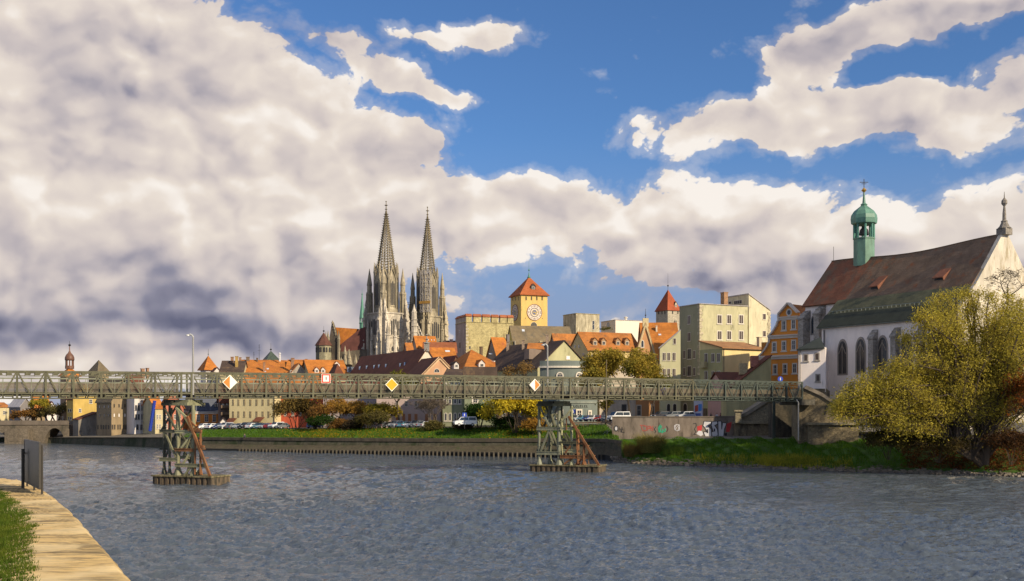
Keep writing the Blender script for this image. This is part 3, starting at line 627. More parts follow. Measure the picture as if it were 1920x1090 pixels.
for side, off in (('near', 0.0), ('far', BWID)):
    ch = MB(); tp_ = MB()
    for a, b in zip(SS, SS[1:]):
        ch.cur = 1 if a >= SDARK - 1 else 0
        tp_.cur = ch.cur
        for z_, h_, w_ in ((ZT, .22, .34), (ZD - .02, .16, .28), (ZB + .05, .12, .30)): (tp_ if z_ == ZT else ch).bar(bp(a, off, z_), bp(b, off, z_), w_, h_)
        tp_.bar(bp(a + .3, off, ZT - .48), bp(b - .3, off, ZT - .48), .06, .07)
        mid = (a + b) / 2; L = b - a
        if L > 1.6:
            for f_ in (.15, .5, .85):                       # deck girder brackets
                ch.bar(bp(a + L * f_, off, ZB + .1), bp(a + L * f_, off, ZD - .08), .10, .16)
            for f_ in (.3, .7): ch.bar(bp(a + L * (f_ - .14), off, ZB + .36), bp(a + L * (f_ + .14), off, ZB + .36), .16, .18)
            for f_ in (.28, .62): tp_.bar(bp(a + L * f_, off, ZT - .5), bp(a + L * f_, off, ZT - .1), .05, .07); tp_.bar(bp(a + L * f_, off, ZT - .28), bp(a + L * (f_ + .2), off, ZT - .28), .06, .14)
    tr = ch.build('truss', [GREEN, GREEN2], foot); tp_.build('top_chord', [GREEN, GREEN2], tr)
    for i, s in enumerate(SS):
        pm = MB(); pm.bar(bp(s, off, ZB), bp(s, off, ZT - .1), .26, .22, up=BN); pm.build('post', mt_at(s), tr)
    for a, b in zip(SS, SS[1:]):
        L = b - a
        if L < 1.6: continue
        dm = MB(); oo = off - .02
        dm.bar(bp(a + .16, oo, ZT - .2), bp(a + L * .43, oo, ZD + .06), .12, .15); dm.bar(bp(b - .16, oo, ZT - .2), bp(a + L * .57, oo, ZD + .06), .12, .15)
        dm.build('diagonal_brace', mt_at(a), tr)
dk = MB()
for a, b in zip(SS, SS[1:]):
    dk.hexa([bp(a, .2, ZD - .3), bp(b, .2, ZD - .3), bp(b, BWID - .2, ZD - .3), bp(a, BWID - .2, ZD - .3), bp(a, .2, ZD - .12), bp(b, .2, ZD - .12), bp(b, BWID - .2, ZD - .12), bp(a, BWID - .2, ZD - .12)])
dk.build('deck', mat('plaster', (.14, .11, .08), .9, .4), foot)
cbm = MB()
for s in SS: cbm.bar(bp(s, .1, ZB + .3), bp(s, BWID - .1, ZB + .3), .2, .5)
cbm.build('cross_beam', GREEN, foot)
for off in (.32, BWID - .32):
    hr = MB()
    for z_ in (ZD + 1.75, ZD + 1.28): hr.bar(bp(S0, off, z_), bp(S0 + 1, off, z_), .05)
    hr = MB()
    for a, b in zip(SS, SS[1:]):
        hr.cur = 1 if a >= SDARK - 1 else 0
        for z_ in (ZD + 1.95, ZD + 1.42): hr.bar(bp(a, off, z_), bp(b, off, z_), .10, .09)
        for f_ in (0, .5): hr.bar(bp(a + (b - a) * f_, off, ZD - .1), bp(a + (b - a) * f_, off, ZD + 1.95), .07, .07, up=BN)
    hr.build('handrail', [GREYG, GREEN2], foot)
    ms_ = MB(); rr = random.Random(5)
    for a, b in zip(SS, SS[1:]):
        for k in range(8 if b - a > 1.6 else 0):
            z_ = ZD + .08 + k * .17; ms_.bar(bp(a, off, z_), bp(b, off, z_), .03, .075)
        if a < SDARK:
            for k in range(5): s = a + (b - a) * (k + .5) / 5; ms_.bar(bp(s, off, ZD), bp(s, off, ZD + 1.4), .03, .06, up=BN)
    ms_.build('railing_mesh', mat('metal', (.17, .14, .095), .8, .5, 4.0, bump=0, stain=.4, stain_col=(.08, .05, .03)), foot)
ms_ = MB()      # boarded strip carrying pipes beneath the handrail on the far side
for a, b in zip(SS, SS[1:]): ms_.bar(bp(a, BWID - .6, ZD + .15), bp(b, BWID - .6, ZD + .15), .3, .32)
ms_.build('service_pipe', GREYG, foot)
# ---- signs
SIGNW = mat('paint', (.85, .80, .66), .6, .06, bump=0); SIGNO = mat('paint', (.72, .20, .03), .6, .1, bump=0); SIGNR = mat('paint', (.60, .035, .02), .6, .08, bump=0); SIGNY = mat('paint', (.60, .34, .01), .6, .05, bump=0); BLK = mat('paint', (.02, .02, .02), .6, .1, bump=0)
def sign(px, py, r, kind, name, label, cat):
    s = bs(px); c = bp(s, -.34, 0); c.z = plane_hit(px, py, c, BN).z; R_ = r / F * c.y * 1.02; root = empty(name, c, label, cat)
    def pl(pts, d0, d1, m_, nm):
        mb = MB(); mb.prism([c + BD * a + Vector((0, 0, b)) + BN * d0 for a, b in pts], BN * (d1 - d0)); return mb.build(nm, m_, root)
    if kind[0] == 'd':
        pl([(-R_ * 1.05, 0), (0, -R_ * 1.05), (R_ * 1.05, 0), (0, R_ * 1.05)], 0, .04, SIGNW, 'rim'); q_ = R_ * .92
        if kind == 'dy': pl([(-q_, 0), (0, -q_), (q_, 0), (0, q_)], .03, .055, SIGNY, 'yellow_field')
        else:
            l, r_ = (SIGNO, SIGNW) if kind == 'dl' else (SIGNW, SIGNO)
            pl([(-q_, 0), (0, -q_), (0, q_)], .03, .055, l, 'orange_half' if kind == 'dl' else 'white_half'); pl([(0, -q_), (q_, 0), (0, q_)], .03, .055, r_, 'white_half' if kind == 'dl' else 'orange_half')
    else:
        a = R_; pl([(-a, -a), (a, -a), (a, a), (-a, a)], 0, .04, SIGNW, 'back_plate'); a *= .93; pl([(-a, -a), (a, -a), (a, a), (-a, a)], .03, .055, SIGNR, 'red_border'); a *= .70; pl([(-a, -a), (a, -a), (a, a), (-a, a)], .05, .07, SIGNW, 'white_field')
        a *= .62; pl([(-a * .26, -a * .8), (a * .26, -a * .8), (a * .26, a * .8), (a * .1, a), (-a * .1, a), (-a * .26, a * .8)], .065, .085, BLK, 'black_bar')
    mb = MB(); mb.bar(c - BN * .02 + Vector((0, 0, -R_ * .8)), c - BN * .02 + Vector((0, 0, R_ * .8)), .06); mb.bar(c - BN * .3, c, .06); mb.build('bracket', IRON, root)
sign(430, 717, 13, 'dl', 'navigation_sign', 'diamond sign with orange left half and white right half, near the left trestle', 'sign')
sign(610, 710, 8.6, 'sq', 'navigation_sign', 'square white sign with a red border and a black upright bar on the bridge truss', 'sign')
sign(733, 721.5, 12, 'dy', 'navigation_sign', 'plain yellow diamond sign with a pale rim on the bridge truss', 'sign')
sign(1001, 722, 11, 'dr', 'navigation_sign', 'diamond sign with white left half and orange right half, near the right trestle', 'sign')
# ---- lamps on the bridge
def blamp(px, ptop, off, label, armdir=-1):
    s = bs(px); b = bp(s, off, ZD - .2); zt = HC - (ptop - HY) / F * b.y; root = empty('lamp_post', b, label, 'lamp post')
    mb = MB(); mb.tube(b, (b.x, b.y, zt - .25), .16, .12, 8); mb.build('pole', mat('metal', (.30, .29, .27), .45, .2, bump=0), root)
    mb = MB(); t = Vector((b.x, b.y, zt - .3)); pts = [t + Vector((armdir * .42 * (1 - math.cos(a)), 0, .42 * math.sin(a))) for a in (0, .5, 1.0, 1.5, 2.1)]
    for p_, q_ in zip(pts, pts[1:]): mb.tube(p_, q_, .12, .12, 8)
    mb.lathe(pts[-1] + Vector((armdir * .1, 0, -.12)), [(.12, -.05), (.28, -.03), (.24, .12), (.08, .2)], 10); mb.build('lamp_head', mat('metal', (.42, .42, .40), .35, .1, bump=0), root)
blamp(362, 629, .0, 'tall grey lamp post with a rounded head above the left trestle')
blamp(1050, 647, BWID, 'pale slim lamp post with a curved head above the right trestle')
# ---- trestles
def trestle(px0, px1, ybase, ytop, cols, beams, label, th=-20, deep=4.2):
    """px0..px1 extent of the caisson, ybase waterline pixel, ytop its top pixel"""
    Yd = depth_at(ybase); a = Vector(((px0 - 960) / F * Yd * 1.0, Yd, 0)); t = math.radians(th); u = Vector((math.cos(t), math.sin(t), 0)); n = Vector((-u.y, u.x, 0))   # n points away from the camera
    a = Vector(((px0 - 960) / F * (Yd * 1.02), Yd * 1.02, 0)); L = ray_t(a, u, px1); root = empty('bridge_trestle', a + u * L / 2, label, 'trestle')
    ztop = HC - (ytop - HY) / F * a.y
    f = Face(a, u, -n, L)
    ps = MB(); nc = int(L / .42)
    for k in range(nc):                                     # sheet-pile caisson with corrugated sides
        d0 = .0 if k % 2 else -.16
        ps.boxu(a, u, -n, L * k / nc, L * (k + 1) / nc, -deep - d0, d0, -1.5, ztop)
    ps.build('caisson', mat('rust', (.15, .11, .07), .85, .5, 2.0, bump=.3, stain=.7, stain_col=(.03, .028, .02)), root)
    cp = MB(); cp.boxu(a, u, -n, -.12, L + .12, -deep - .1, .12, ztop - .02, ztop + .16); cp.build('caisson_cap', mat('plaster', (.24, .20, .11), .9, .45, 2.0, stain=.7, stain_col=(.06, .055, .025)), root)
    def U(px): return f.hit(px, 800)[0]
    def Z(px, py): return f.hit(px, py)[1]
    def pt(px, py, d): return plane_hit(px, py, a + n * d, n)
    for (px, d, r, m_, y0) in cols:
        mb = MB(); c0 = pt(px, 800, d); c0.z = 0; zt = ZB - .75 if not y0 else Z(px, y0)
        mb.tube(c0 + Vector((0, 0, ztop + .1)), c0 + Vector((0, 0, zt)), r, r, 10); mb.lathe(c0 + Vector((0, 0, ztop + .1)), [(r * 2.2, 0), (r * 2.1, .12), (r * 1.1, .9)], 8)
        for zz in (.33, .66): mb.lathe(c0 + Vector((0, 0, ztop + (zt - ztop) * zz)), [(r * 1.35, -.1), (r * 1.35, .1)], 8)
        mb.build('column', m_, root)
    for (pa, pb, py, d, hh_, m_) in beams:
        mb = MB(); ua, ub = [(pt(p_, py, d) - a).dot(u) for p_ in (pa, pb)]; zz = pt((pa + pb) / 2, py, d).z
        mb.boxu(a, u, -n, ua, ub, -d - .12, -d + .12, zz - hh_ / 2, zz - hh_ / 2 + .1); mb.boxu(a, u, -n, ua, ub, -d - .12, -d + .12, zz + hh_ / 2 - .1, zz + hh_ / 2); mb.boxu(a, u, -n, ua, ub, -d - .04, -d + .04, zz - hh_ / 2, zz + hh_ / 2)
        mb.build('cross_beam', m_, root)
    return root, pt, U, a, u, n, ztop, deep
def cap(root, pt, a, u, n, U, p0, p1, y0, y1, deep, m1, m2, psplit, K):
    for (x0, x1, mm) in ((p0, psplit, m1), (psplit, p1, m2)):
        mb = MB(); zz0 = pt(x0, y1, 0).z; ux0, ux1 = U(x0), U(x1)
        mb.boxu(a, u, -n, ux0, ux1, -deep + .2, -.1, ZB - .82, ZB - .42); mb.boxu(a, u, -n, ux0 + .1, ux1 - .1, -deep + .6, -.5, ZB - .42, ZB - .02); mb.build('cap_beam', mm, root)
GL = mat('metal', (.25, .24, .14), .55, .4, 2.5, bump=.1, stain=.35, stain_col=(.08, .07, .04)); GLL = mat('metal', (.36, .35, .20), .55, .3, 2.5, bump=.1, stain=.25, stain_col=(.15, .10, .05))
DKG = mat('metal', (.10, .10, .065), .6, .4, 2.5, bump=.1, stain=.3)
r1, pt, U, a, u, n, zt, dp = trestle(285, 396, 908, 893,
  [(308, 3.6, .20, DKG, 0), (318, 1.0, .17, DKG, 0), (334, 2.8, .30, GL, 0), (334, .7, .22, GL, 0), (363, 3.4, .26, GLL, 0), (362, .8, .22, GL, 0), (376, 2.2, .16, RUST, 812)],
  [(299, 366, 809, .5, .45, DKG), (328, 378, 810, .4, .4, GLL), (299, 332, 862, .6, .5, GL), (328, 362, 844, .4, .4, RUST), (328, 384, 873, .3, .5, GL), (330, 366, 858, 2.6, .4, GLL), (299, 366, 842, 3.6, .35, DKG)],
  'olive and rusty steel trestle, left of the two in the river')
cap(r1, pt, a, u, n, U, 301, 350, 748, 758, dp, DKG, GL, 322, 0)
def braces(root, pt, lst, w_=.2):
    for (xa, ya, xb, yb, d0, d1, m_) in lst:
        mb = MB(); mb.bar(pt(xa, ya, d0), pt(xb, yb, d1), w_, w_ * 1.1); mb.build('brace', m_, root)
braces(r1, pt, [(306, 760, 330, 806, .4, .4, DKG), (332, 760, 303, 806, 3.4, 3.4, DKG), (310, 812, 330, 858, .6, .6, GL), (330, 812, 310, 858, 3.2, 3.2, DKG), (322, 765, 318, 858, 2, 2, GL), (340, 840, 362, 812, .4, .4, GLL),
  (336, 765, 360, 806, 3.0, 3.0, GL), (360, 765, 338, 806, 3.2, 3.2, DKG), (338, 812, 358, 842, 3.2, 3.2, DKG), (342, 872, 358, 846, .6, .6, GLL), (356, 820, 344, 856, 2.4, 2.4, GL), (322, 782, 325, 800, .5, .5, RUST), (345, 892, 358, 876, .4, .4, GL), (366, 892, 376, 878, .6, .6, GL), (346, 846, 358, 872, 3.1, 3.1, DKG), (362, 846, 350, 890, 2.0, 2.0, DKG)])
braces(r1, pt, [(330, 765, 353, 786, .2, .2, GLL)], .24)
for d in (.1, 1.3):
    mb = MB(); mb.bar(pt(351, 781, d), pt(394, 893, d), .3, .34); mb.build('ice_fender', RUST, r1)
mb = MB()
for t in (.25, .4, .55, .7, .85): p0 = pt(351 + 43 * t, 781 + 112 * t, .1); mb.bar(p0, p0 + n * 1.2, .12)
mb.bar(pt(353, 786, .2), pt(378, 812, .2), .2); mb.bar(pt(353, 806, .2), pt(378, 808, .2), .3); mb.bar(pt(376, 812, .2), pt(376, 890, .2), .2); mb.bar(pt(362, 806, .2), pt(372, 798, .2), .2); mb.bar(pt(366, 812, .4), pt(366, 890, .4), .2); mb.bar(pt(383, 838, .2), pt(372, 836, .2), .3); mb.build('fender_frame', RUST, r1)
r2, pt, U, a, u, n, zt, dp = trestle(993, 1122, 885, 873,
  [(1011, 3.4, .26, GREYG, 0), (1011, .7, .24, GREYG, 0), (1031, 2.6, .26, GREYG, 0), (1048, .6, .30, GREYG, 0), (1053, 3.2, .20, GLL, 0), (1072, .8, .2, GLL, 0), (1071, 3.2, .2, GLL, 0), (1084, 1.4, .2, RUST, 806), (1095, 1.6, .2, RUST, 832)],
  [(1006, 1052, 804, .4, .55, GREYG), (1050, 1074, 804, .3, .5, GLL), (1006, 1050, 850, .4, .55, GREYG), (1050, 1084, 830, .3, .35, GREEN), (1056, 1080, 846, .5, .5, GLL), (1050, 1110, 857, .3, .55, RUST), (1006, 1048, 845, 3.2, .35, GL)],
  'pale green and rusty steel trestle, right of the two in the river', deep=4.8)
cap(r2, pt, a, u, n, U, 1005, 1056, 748, 758, dp, DKG, GL, 1036, 0)
braces(r2, pt, [(1012, 762, 1030, 800, .4, .4, GREYG), (1046, 762, 1028, 800, .6, .6, GREYG), (1022, 760, 1040, 800, 2.8, 2.8, DKG), (1036, 760, 1020, 800, 3, 3, DKG), (1014, 846, 1030, 806, .5, .5, GREYG), (1022, 846, 1036, 806, .9, .9, GREYG), (1034, 808, 1046, 836, .5, .5, GL), (1030, 810, 1038, 832, .5, .5, GL),
  (1034, 777, 1042, 800, .4, .4, GL), (1042, 776, 1048, 790, .4, .4, GL), (1052, 792, 1074, 764, .3, .3, GLL), (1052, 762, 1058, 802, 2.6, 2.6, DKG), (1056, 812, 1064, 828, .5, .5, GREEN), (1060, 812, 1072, 830, 2.8, 2.8, DKG), (1060, 850, 1070, 836, .5, .5, RUST), (1066, 850, 1058, 836, 2.5, 2.5, RUST), (1058, 870, 1072, 860, .5, .5, RUST), (1080, 872, 1092, 860, .5, .5, RUST), (1026, 852, 1044, 870, 3, 3, DKG)], .24)
for d in (.1, 1.5):
    mb = MB(); mb.bar(pt(1066, 781, d), pt(1123, 873, d), .32, .36); mb.build('ice_fender', RUST, r2)
mb = MB()
for t in (.2, .4, .6, .8): p0 = pt(1066 + 57 * t, 781 + 92 * t, .1); mb.bar(p0, p0 + n * 1.4, .12)
mb.bar(pt(1062, 784, .2), pt(1062, 806, .2), .2); mb.bar(pt(1073, 800, .2), pt(1086, 808, .2), .22); mb.bar(pt(1080, 806, .3), pt(1084, 870, .3), .2); mb.bar(pt(1095, 832, .3), pt(1095, 870, .3), .3); mb.bar(pt(1084, 832, .3), pt(1100, 832, .3), .3); mb.bar(pt(1104, 846, .3), pt(1104, 870, .3), .2); mb.build('fender_frame', RUST, r2)
# ================================================================ terrace wall with graffiti, abutment
GW = mat('plaster', (.23, .185, .145), .9, .35, 1.0, .3, stain=.45, stain_col=(.08, .065, .05))
def wallslab(name, label, cat, pts, Y, th, thick, m_, root=None, part=None):
    """outline given by pixels on a vertical plane through depth Y at the first point, real thickness behind it"""
    t = math.radians(th); u = Vector((math.cos(t), math.sin(t), 0)); n_ = Vector((-u.y, u.x, 0)); o = P(pts[0][0], 767, Y); o.z = 0
    mb = MB(); mb.prism([plane_hit(px, py, o, n_) for px, py in pts], n_ * thick)
    if root is None: ob = tag(mb.build(name, m_), label, cat)
    else: ob = mb.build(part or name, m_, root)
    return ob, Face(o, u, -n_, 0)
gw, gf = wallslab('graffiti_wall', None, None, [(1148, 826), (1148, 783), (1379, 780), (1379, 827)], 149.5, -3, .5, GW)
ORG_ = ORG[gw.name]; tag(gw, 'long weathered concrete retaining wall with graffiti, above the green bank', 'wall')
GRD = MB()
cp = MB(); f = gf; ua = f.hit(1147, 783)[0]; ub = f.hit(1380, 780)[0]; za = f.hit(1148, 783)[1]
cp.boxu(f.o, f.u, f.n, ua, ub, -.6, .08, za - .02, za + .22); cp.build('coping', mat('plaster', (.17, .135, .10), .9, .3, stain=.4), gw)
def stroke(f, pts, w_, m_, name, root, d=.03):
    mb = MB(); q_ = [f.hit(px, py)[2] + f.n * d for px, py in pts]
    for p_, r_ in zip(q_, q_[1:]): mb.bar(p_, r_ + (r_ - p_).normalized() * w_ * .3, w_, .02, up=f.n)
    mb.build(name, m_, root)
def gpoly(f, pts, m_, name, root, d=.02):
    mb = MB(); mb.prism([f.hit(px, py)[2] for px, py in pts], f.n * d); return mb.build(name, m_, root)
GWH = mat('paint', (.62, .60, .60), .8, .15, bump=0); GRED = mat('paint', (.5, .05, .05), .8, .2, bump=0); GGR = mat('paint', (.05, .38, .22), .8, .2, bump=0); GBK = mat('paint', (.03, .03, .035), .8, .2, bump=0); GRD2 = mat('paint', (.42, .10, .08), .8, .2, bump=0)
# big silver piece "SSV"
def zx(x, y): return 1150 + x / 8.0, 740 + y / 8.0
Z = lambda L: [zx(*p) for p in L]
gpoly(gf, Z([(1255, 480), (1330, 455), (1330, 520), (1300, 560), (1262, 545)]), GRED, 'graffiti_red', gw, .02); gpoly(gf, Z([(1700, 440), (1775, 410), (1770, 470), (1740, 560), (1690, 560)]), GRED, 'graffiti_red', gw, .02)
gpoly(gf, Z([(1245, 590), (1280, 540), (1330, 550), (1350, 600), (1310, 625)]), GWH, 'graffiti_white', gw, .024)
L_S1 = [(1360, 400), (1470, 405), (1465, 450), (1420, 470), (1470, 520), (1475, 600), (1465, 655), (1385, 650), (1350, 560), (1400, 560), (1375, 500), (1345, 470)]
L_S2 = [(1480, 405), (1560, 400), (1565, 440), (1520, 465), (1560, 520), (1570, 600), (1555, 655), (1485, 650), (1470, 560), (1500, 555), (1480, 500), (1468, 460)]
L_V = [(1570, 400), (1620, 400), (1625, 520), (1640, 420), (1700, 430), (1665, 520), (1650, 655), (1575, 650)]
for L_ in (L_S1, L_S2, L_V):
    gpoly(gf, Z(L_), GWH, 'graffiti_letter', gw, .03); stroke(gf, Z(L_ + L_[:1]), .13, GBK, 'graffiti_outline', gw, .045)
stroke(gf, Z([(1410, 520), (1412, 570)]), .3, GBK, 'graffiti_outline', gw, .05); stroke(gf, Z([(1515, 510), (1518, 550)]), .25, GBK, 'graffiti_outline', gw, .05)
gpoly(gf, Z([(1665, 580), (1705, 575), (1700, 655), (1668, 650)]), GBK, 'graffiti_black', gw, .03)
for L_ in ([(400, 460), (470, 465)], [(420, 465), (440, 545), (480, 545)], [(460, 480), (500, 470), (500, 540), (460, 540)], [(520, 540), (520, 475), (550, 475), (550, 510), (525, 510)], [(560, 470), (565, 540)], [(600, 470), (575, 500), (605, 520), (580, 545)]): stroke(gf, Z(L_), .14, GRD2, 'graffiti_red_lettering', gw, .03)
for L_ in ([(690, 570), (680, 500), (705, 460), (720, 490), (690, 520), (715, 560), (740, 570)], [(735, 520), (745, 560), (775, 550), (780, 515)]): stroke(gf, Z(L_), .28, GGR, 'graffiti_green', gw, .03)
for L_ in ([(950, 455), (925, 470), (945, 500), (925, 530), (950, 540)], [(985, 455), (965, 480), (985, 500), (970, 530), (990, 535)], [(945, 450), (990, 455), (995, 530), (955, 545), (920, 520), (915, 470), (945, 450)]): stroke(gf, Z(L_), .14, GWH, 'graffiti_white_lettering', gw, .03)
for L_ in ([(90, 480), (85, 560)], [(85, 520), (110, 515), (115, 565)], [(130, 490), (125, 565), (165, 570)], [(130, 520), (150, 520)], [(1195, 440), (1240, 430), (1245, 470), (1215, 520), (1240, 560), (1205, 600), (1240, 600)], [(640, 480), (615, 520), (640, 560), (620, 575)], [(800, 470), (820, 520), (800, 560)]): stroke(gf, Z(L_), .11, GBK, 'graffiti_black_lettering', gw, .03)
c_ = gf.hit(*zx(42, 510)); cc = c_[2]
mb = MB(); mb.prism([cc + gf.u * math.cos(a) * .42 + Vector((0, 0, math.sin(a) * .62)) for a in [2 * PI * i / 14 for i in range(14)]], gf.n * .03); mb.build('graffiti_disc', GBK, gw)
mb = MB(); mb.prism([cc + gf.u * math.cos(a) * .25 + Vector((0, 0, math.sin(a) * .4)) for a in [2 * PI * i / 14 for i in range(14)]], gf.n * .04); mb.build('graffiti_disc_centre', GWH, gw)
# abutment
AST = mat('stone', (.22, .175, .105), .9, .45, 1.4, .6, stain=.45, stain_col=(.06, .05, .035)); AST2 = mat('stone', (.27, .23, .15), .9, .4, 1.2, .6, stain=.35, stain_col=(.07, .06, .04))
ab = empty('stone_abutment', P(1470, 823, 133), 'dark stone bridge abutment with a sloping stair parapet beneath the right end of the footbridge', 'abutment')
def aslab(pts, Y, th, thick, m_, nm='wall'): return wallslab(nm, None, None, pts, Y, th, thick, m_, ab, nm)
aslab([(1379, 827), (1379, 793), (1450, 793), (1450, 827)], 147, -3, 4, AST, 'lower_wall')
aslab([(1377, 795), (1377, 790), (1452, 790), (1452, 795)], 146.6, -3, 4, AST2, 'ledge')
aslab([(1386, 790), (1386, 778), (1396, 778), (1445, 748), (1500, 748), (1500, 790)], 147.5, -3, 5, AST2, 'stair_wall')
aslab([(1384, 780), (1397, 774), (1446, 743), (1449, 748), (1398, 781), (1386, 784)], 147, -3, 6, mat('plaster', (.26, .22, .16), .9, .3), 'parapet')
aslab([(1379, 793), (1379, 771), (1391, 771), (1391, 793)], 146.2, -3, 1.0, AST2, 'pillar'); aslab([(1377, 772), (1377, 769), (1393, 769), (1393, 772)], 146.0, -3, 1.3, AST2, 'pillar_cap')
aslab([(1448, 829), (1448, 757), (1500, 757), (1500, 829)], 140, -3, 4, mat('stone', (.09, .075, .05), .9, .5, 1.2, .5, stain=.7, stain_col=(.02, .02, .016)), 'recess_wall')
aslab([(1498, 832), (1498, 728), (1512, 728), (1540, 742), (1574, 764), (1600, 780), (1600, 834)], 131.5, -6, 8, AST, 'wing_wall')
aslab([(1507, 728), (1513, 723), (1542, 737), (1577, 760), (1604, 777), (1604, 783), (1574, 765), (1540, 743)], 131.2, -6, 1.0, mat('plaster', (.24, .20, .15), .9, .3), 'parapet')
aslab([(1516, 834), (1516, 797), (1610, 797), (1610, 836)], 130.3, -6, 2.2, AST, 'plinth'); aslab([(1514, 797), (1514, 793), (1612, 793), (1612, 797)], 130.0, -6, 2.6, AST2, 'ledge')
aslab([(1502, 760), (1502, 729), (1550, 729), (1556, 734), (1556, 760)], 140, -3, 4, AST, 'upper_wall')
for px_ in (1450, 1452.5): 
    mb = MB(); b0 = P(px_, 826, 138); mb.tube(b0, (b0.x, b0.y, ZB), .16, n=8); mb.build('steel_post', GREEN2, ab)
mb = MB(); b0 = P(1497, 826, 129.5); b1 = Vector((b0.x, b0.y, HC - (755 - HY) / F * b0.y)); mb.tube(b0, b1, .11, n=8); mb.tube(b1, b1 + Vector((-.3, .2, .5)), .11, n=8); mb.build('drain_pipe', mat('metal', (.45, .42, .36), .4, .2, bump=0), ab)
mb = MB(); c0 = A0 + BD * S1; mb.box((c0.x + .6 * BD.x - BN.x * 2, c0.y + .6 * BD.y - BN.y * 2, ZB - .1), (3.0, 6.0, 1.0), TH); mb.build('bearing_block', mat('stone', (.10, .09, .07), .9, .4), ab)
# ================================================================ town
def pl(c, v=.25, stain=.2, sc=None): return mat('plaster', c, .9, v, 1.0, .15, stain=stain, stain_col=sc or tuple(q_ * .45 for q_ in c))
CREAM = pl((.50, .42, .24)); YEL = pl((.52, .36, .10)); PALE = pl((.62, .50, .26)); BEIGE = pl((.27, .20, .115), .3, .35); GREYP = pl((.20, .18, .17)); WHITEP = pl((.62, .57, .52), .15, .1); OLIVE = pl((.48, .44, .26), .2, .35); SALM = pl((.50, .25, .12)); REDP = pl((.48, .10, .05)); ORNG = pl((.58, .20, .035)); GRNG = pl((.26, .25, .18)); TEAL = pl((.17, .20, .16)); PINKP = pl((.48, .30, .25)); BRN = pl((.16, .11, .07), .3, .3); DSTONE = mat('stone', (.30, .25, .17), .9, .45, .9, .5, stain=.3, stain_col=(.10, .08, .05)); YSTONE = mat('stone', (.48, .40, .19), .9, .5, 1.3, .6, stain=.35, stain_col=(.20, .15, .07)); QUOIN = mat('stone', (.48, .41, .28), .9, .4, 1.5, .5)
SLATE = mat('tiles', (.055, .065, .095), .6, .3); TIN = mat('metal', (.42, .38, .36), .4, .3, bump=.1)
# ---------- far left
sb = MB(); th = math.radians(4); u = Vector((math.cos(th), math.sin(th), 0)); n_ = Vector((-u.y, u.x, 0)); o = P(-120, 767, 212); o.z = 0
fb = Face(o, u, -n_, 0)
def U_(px): return fb.hit(px, 800)[0]
def Zp(px, py): return fb.hit(px, py)[1]
xs = [-120 + i * 2.2 for i in range(int(249 / 2.2) + 1)]; arches = [(-112, -62, 808), (-50, 14, 805), (84, 121, 803)]
for xa, xb in zip(xs, xs[1:]):
    def bot(px):
        for a0, a1, yt in arches:
            if a0 < px < a1: c = (px - (a0 + a1) / 2) / ((a1 - a0) / 2); return 834 - (834 - yt) * math.sqrt(max(0, 1 - c * c * .96))
        return 838
    za, zb_ = Zp(xa, bot(xa)), Zp(xb, bot(xb)); zt = Zp(xa, 797); 
    pa, pb = o + u * U_(xa), o + u * U_(xb)
    sb.hexa([pa + Vector((0, 0, za)), pb + Vector((0, 0, zb_)), pb + n_ * 9 + Vector((0, 0, zb_)), pa + n_ * 9 + Vector((0, 0, za)), pa + Vector((0, 0, zt)), pb + Vector((0, 0, zt)), pb + n_ * 9 + Vector((0, 0, zt)), pa + n_ * 9 + Vector((0, 0, zt))])
br = empty('stone_bridge', o + u * 30, 'old low stone arch bridge in shade at the far left edge', 'bridge'); BST = mat('stone', (.15, .12, .085), .9, .45, .9, .5, stain=.4, stain_col=(.05, .045, .03)); sb.build('arch_wall', BST, br)  # dirty stone, its colour darkened further in place of a cloud shadow
pm = MB(); pm.boxu(o, u, -n_, 0, U_(128), -.6, .25, Zp(20, 797), Zp(20, 789.5)); pm.boxu(o, u, -n_, 0, U_(128), -9, -8.4, Zp(20, 797), Zp(20, 789.5)); pm.build('parapet', mat('plaster', (.15, .12, .09), .9, .3), br)
for a0, a1 in ((17, 60),): m_ = MB(); m_.boxu(o, u, -n_, U_(a0), U_(a1), -1, 3.2, -1, Zp(30, 804)); m_.boxu(o, u, -n_, U_(22), U_(43), 3.1, 3.3, .6, Zp(30, 808)); m_.build('cutwater', BST, br)
hm = house('house', 'small red-roofed beige house cut by the left edge, beyond the stone bridge', -40, -18, 17, 250, 45, 764, 756, CREAM, R_OR2, yb=790); win(hm.root, hm.R, 8, 774, 4, 6)
hm = house('house', 'plain dark grey gabled house beyond the stone bridge', 17, 38, 60, 240, 45, 762, 748, GREYP, TIN, 'L', yb=790); win(hm.root, hm.R, 47, 772, 4, 6)
hm = house('house', 'low house with a bright orange-red roof behind the autumn tree, far left', 58, 66, 92, 262, 45, 762, 738, BEIGE, R_OR, yb=790)
hm = house('house', 'tiny white gabled house framed by bare bushes behind the stone bridge', 84, 88, 106, 255, 45, 768, 754, WHITEP, R_BR, 'L', yb=792); grid(hm.root, hm.R, (94, 100), (772,), 2.6, 4)
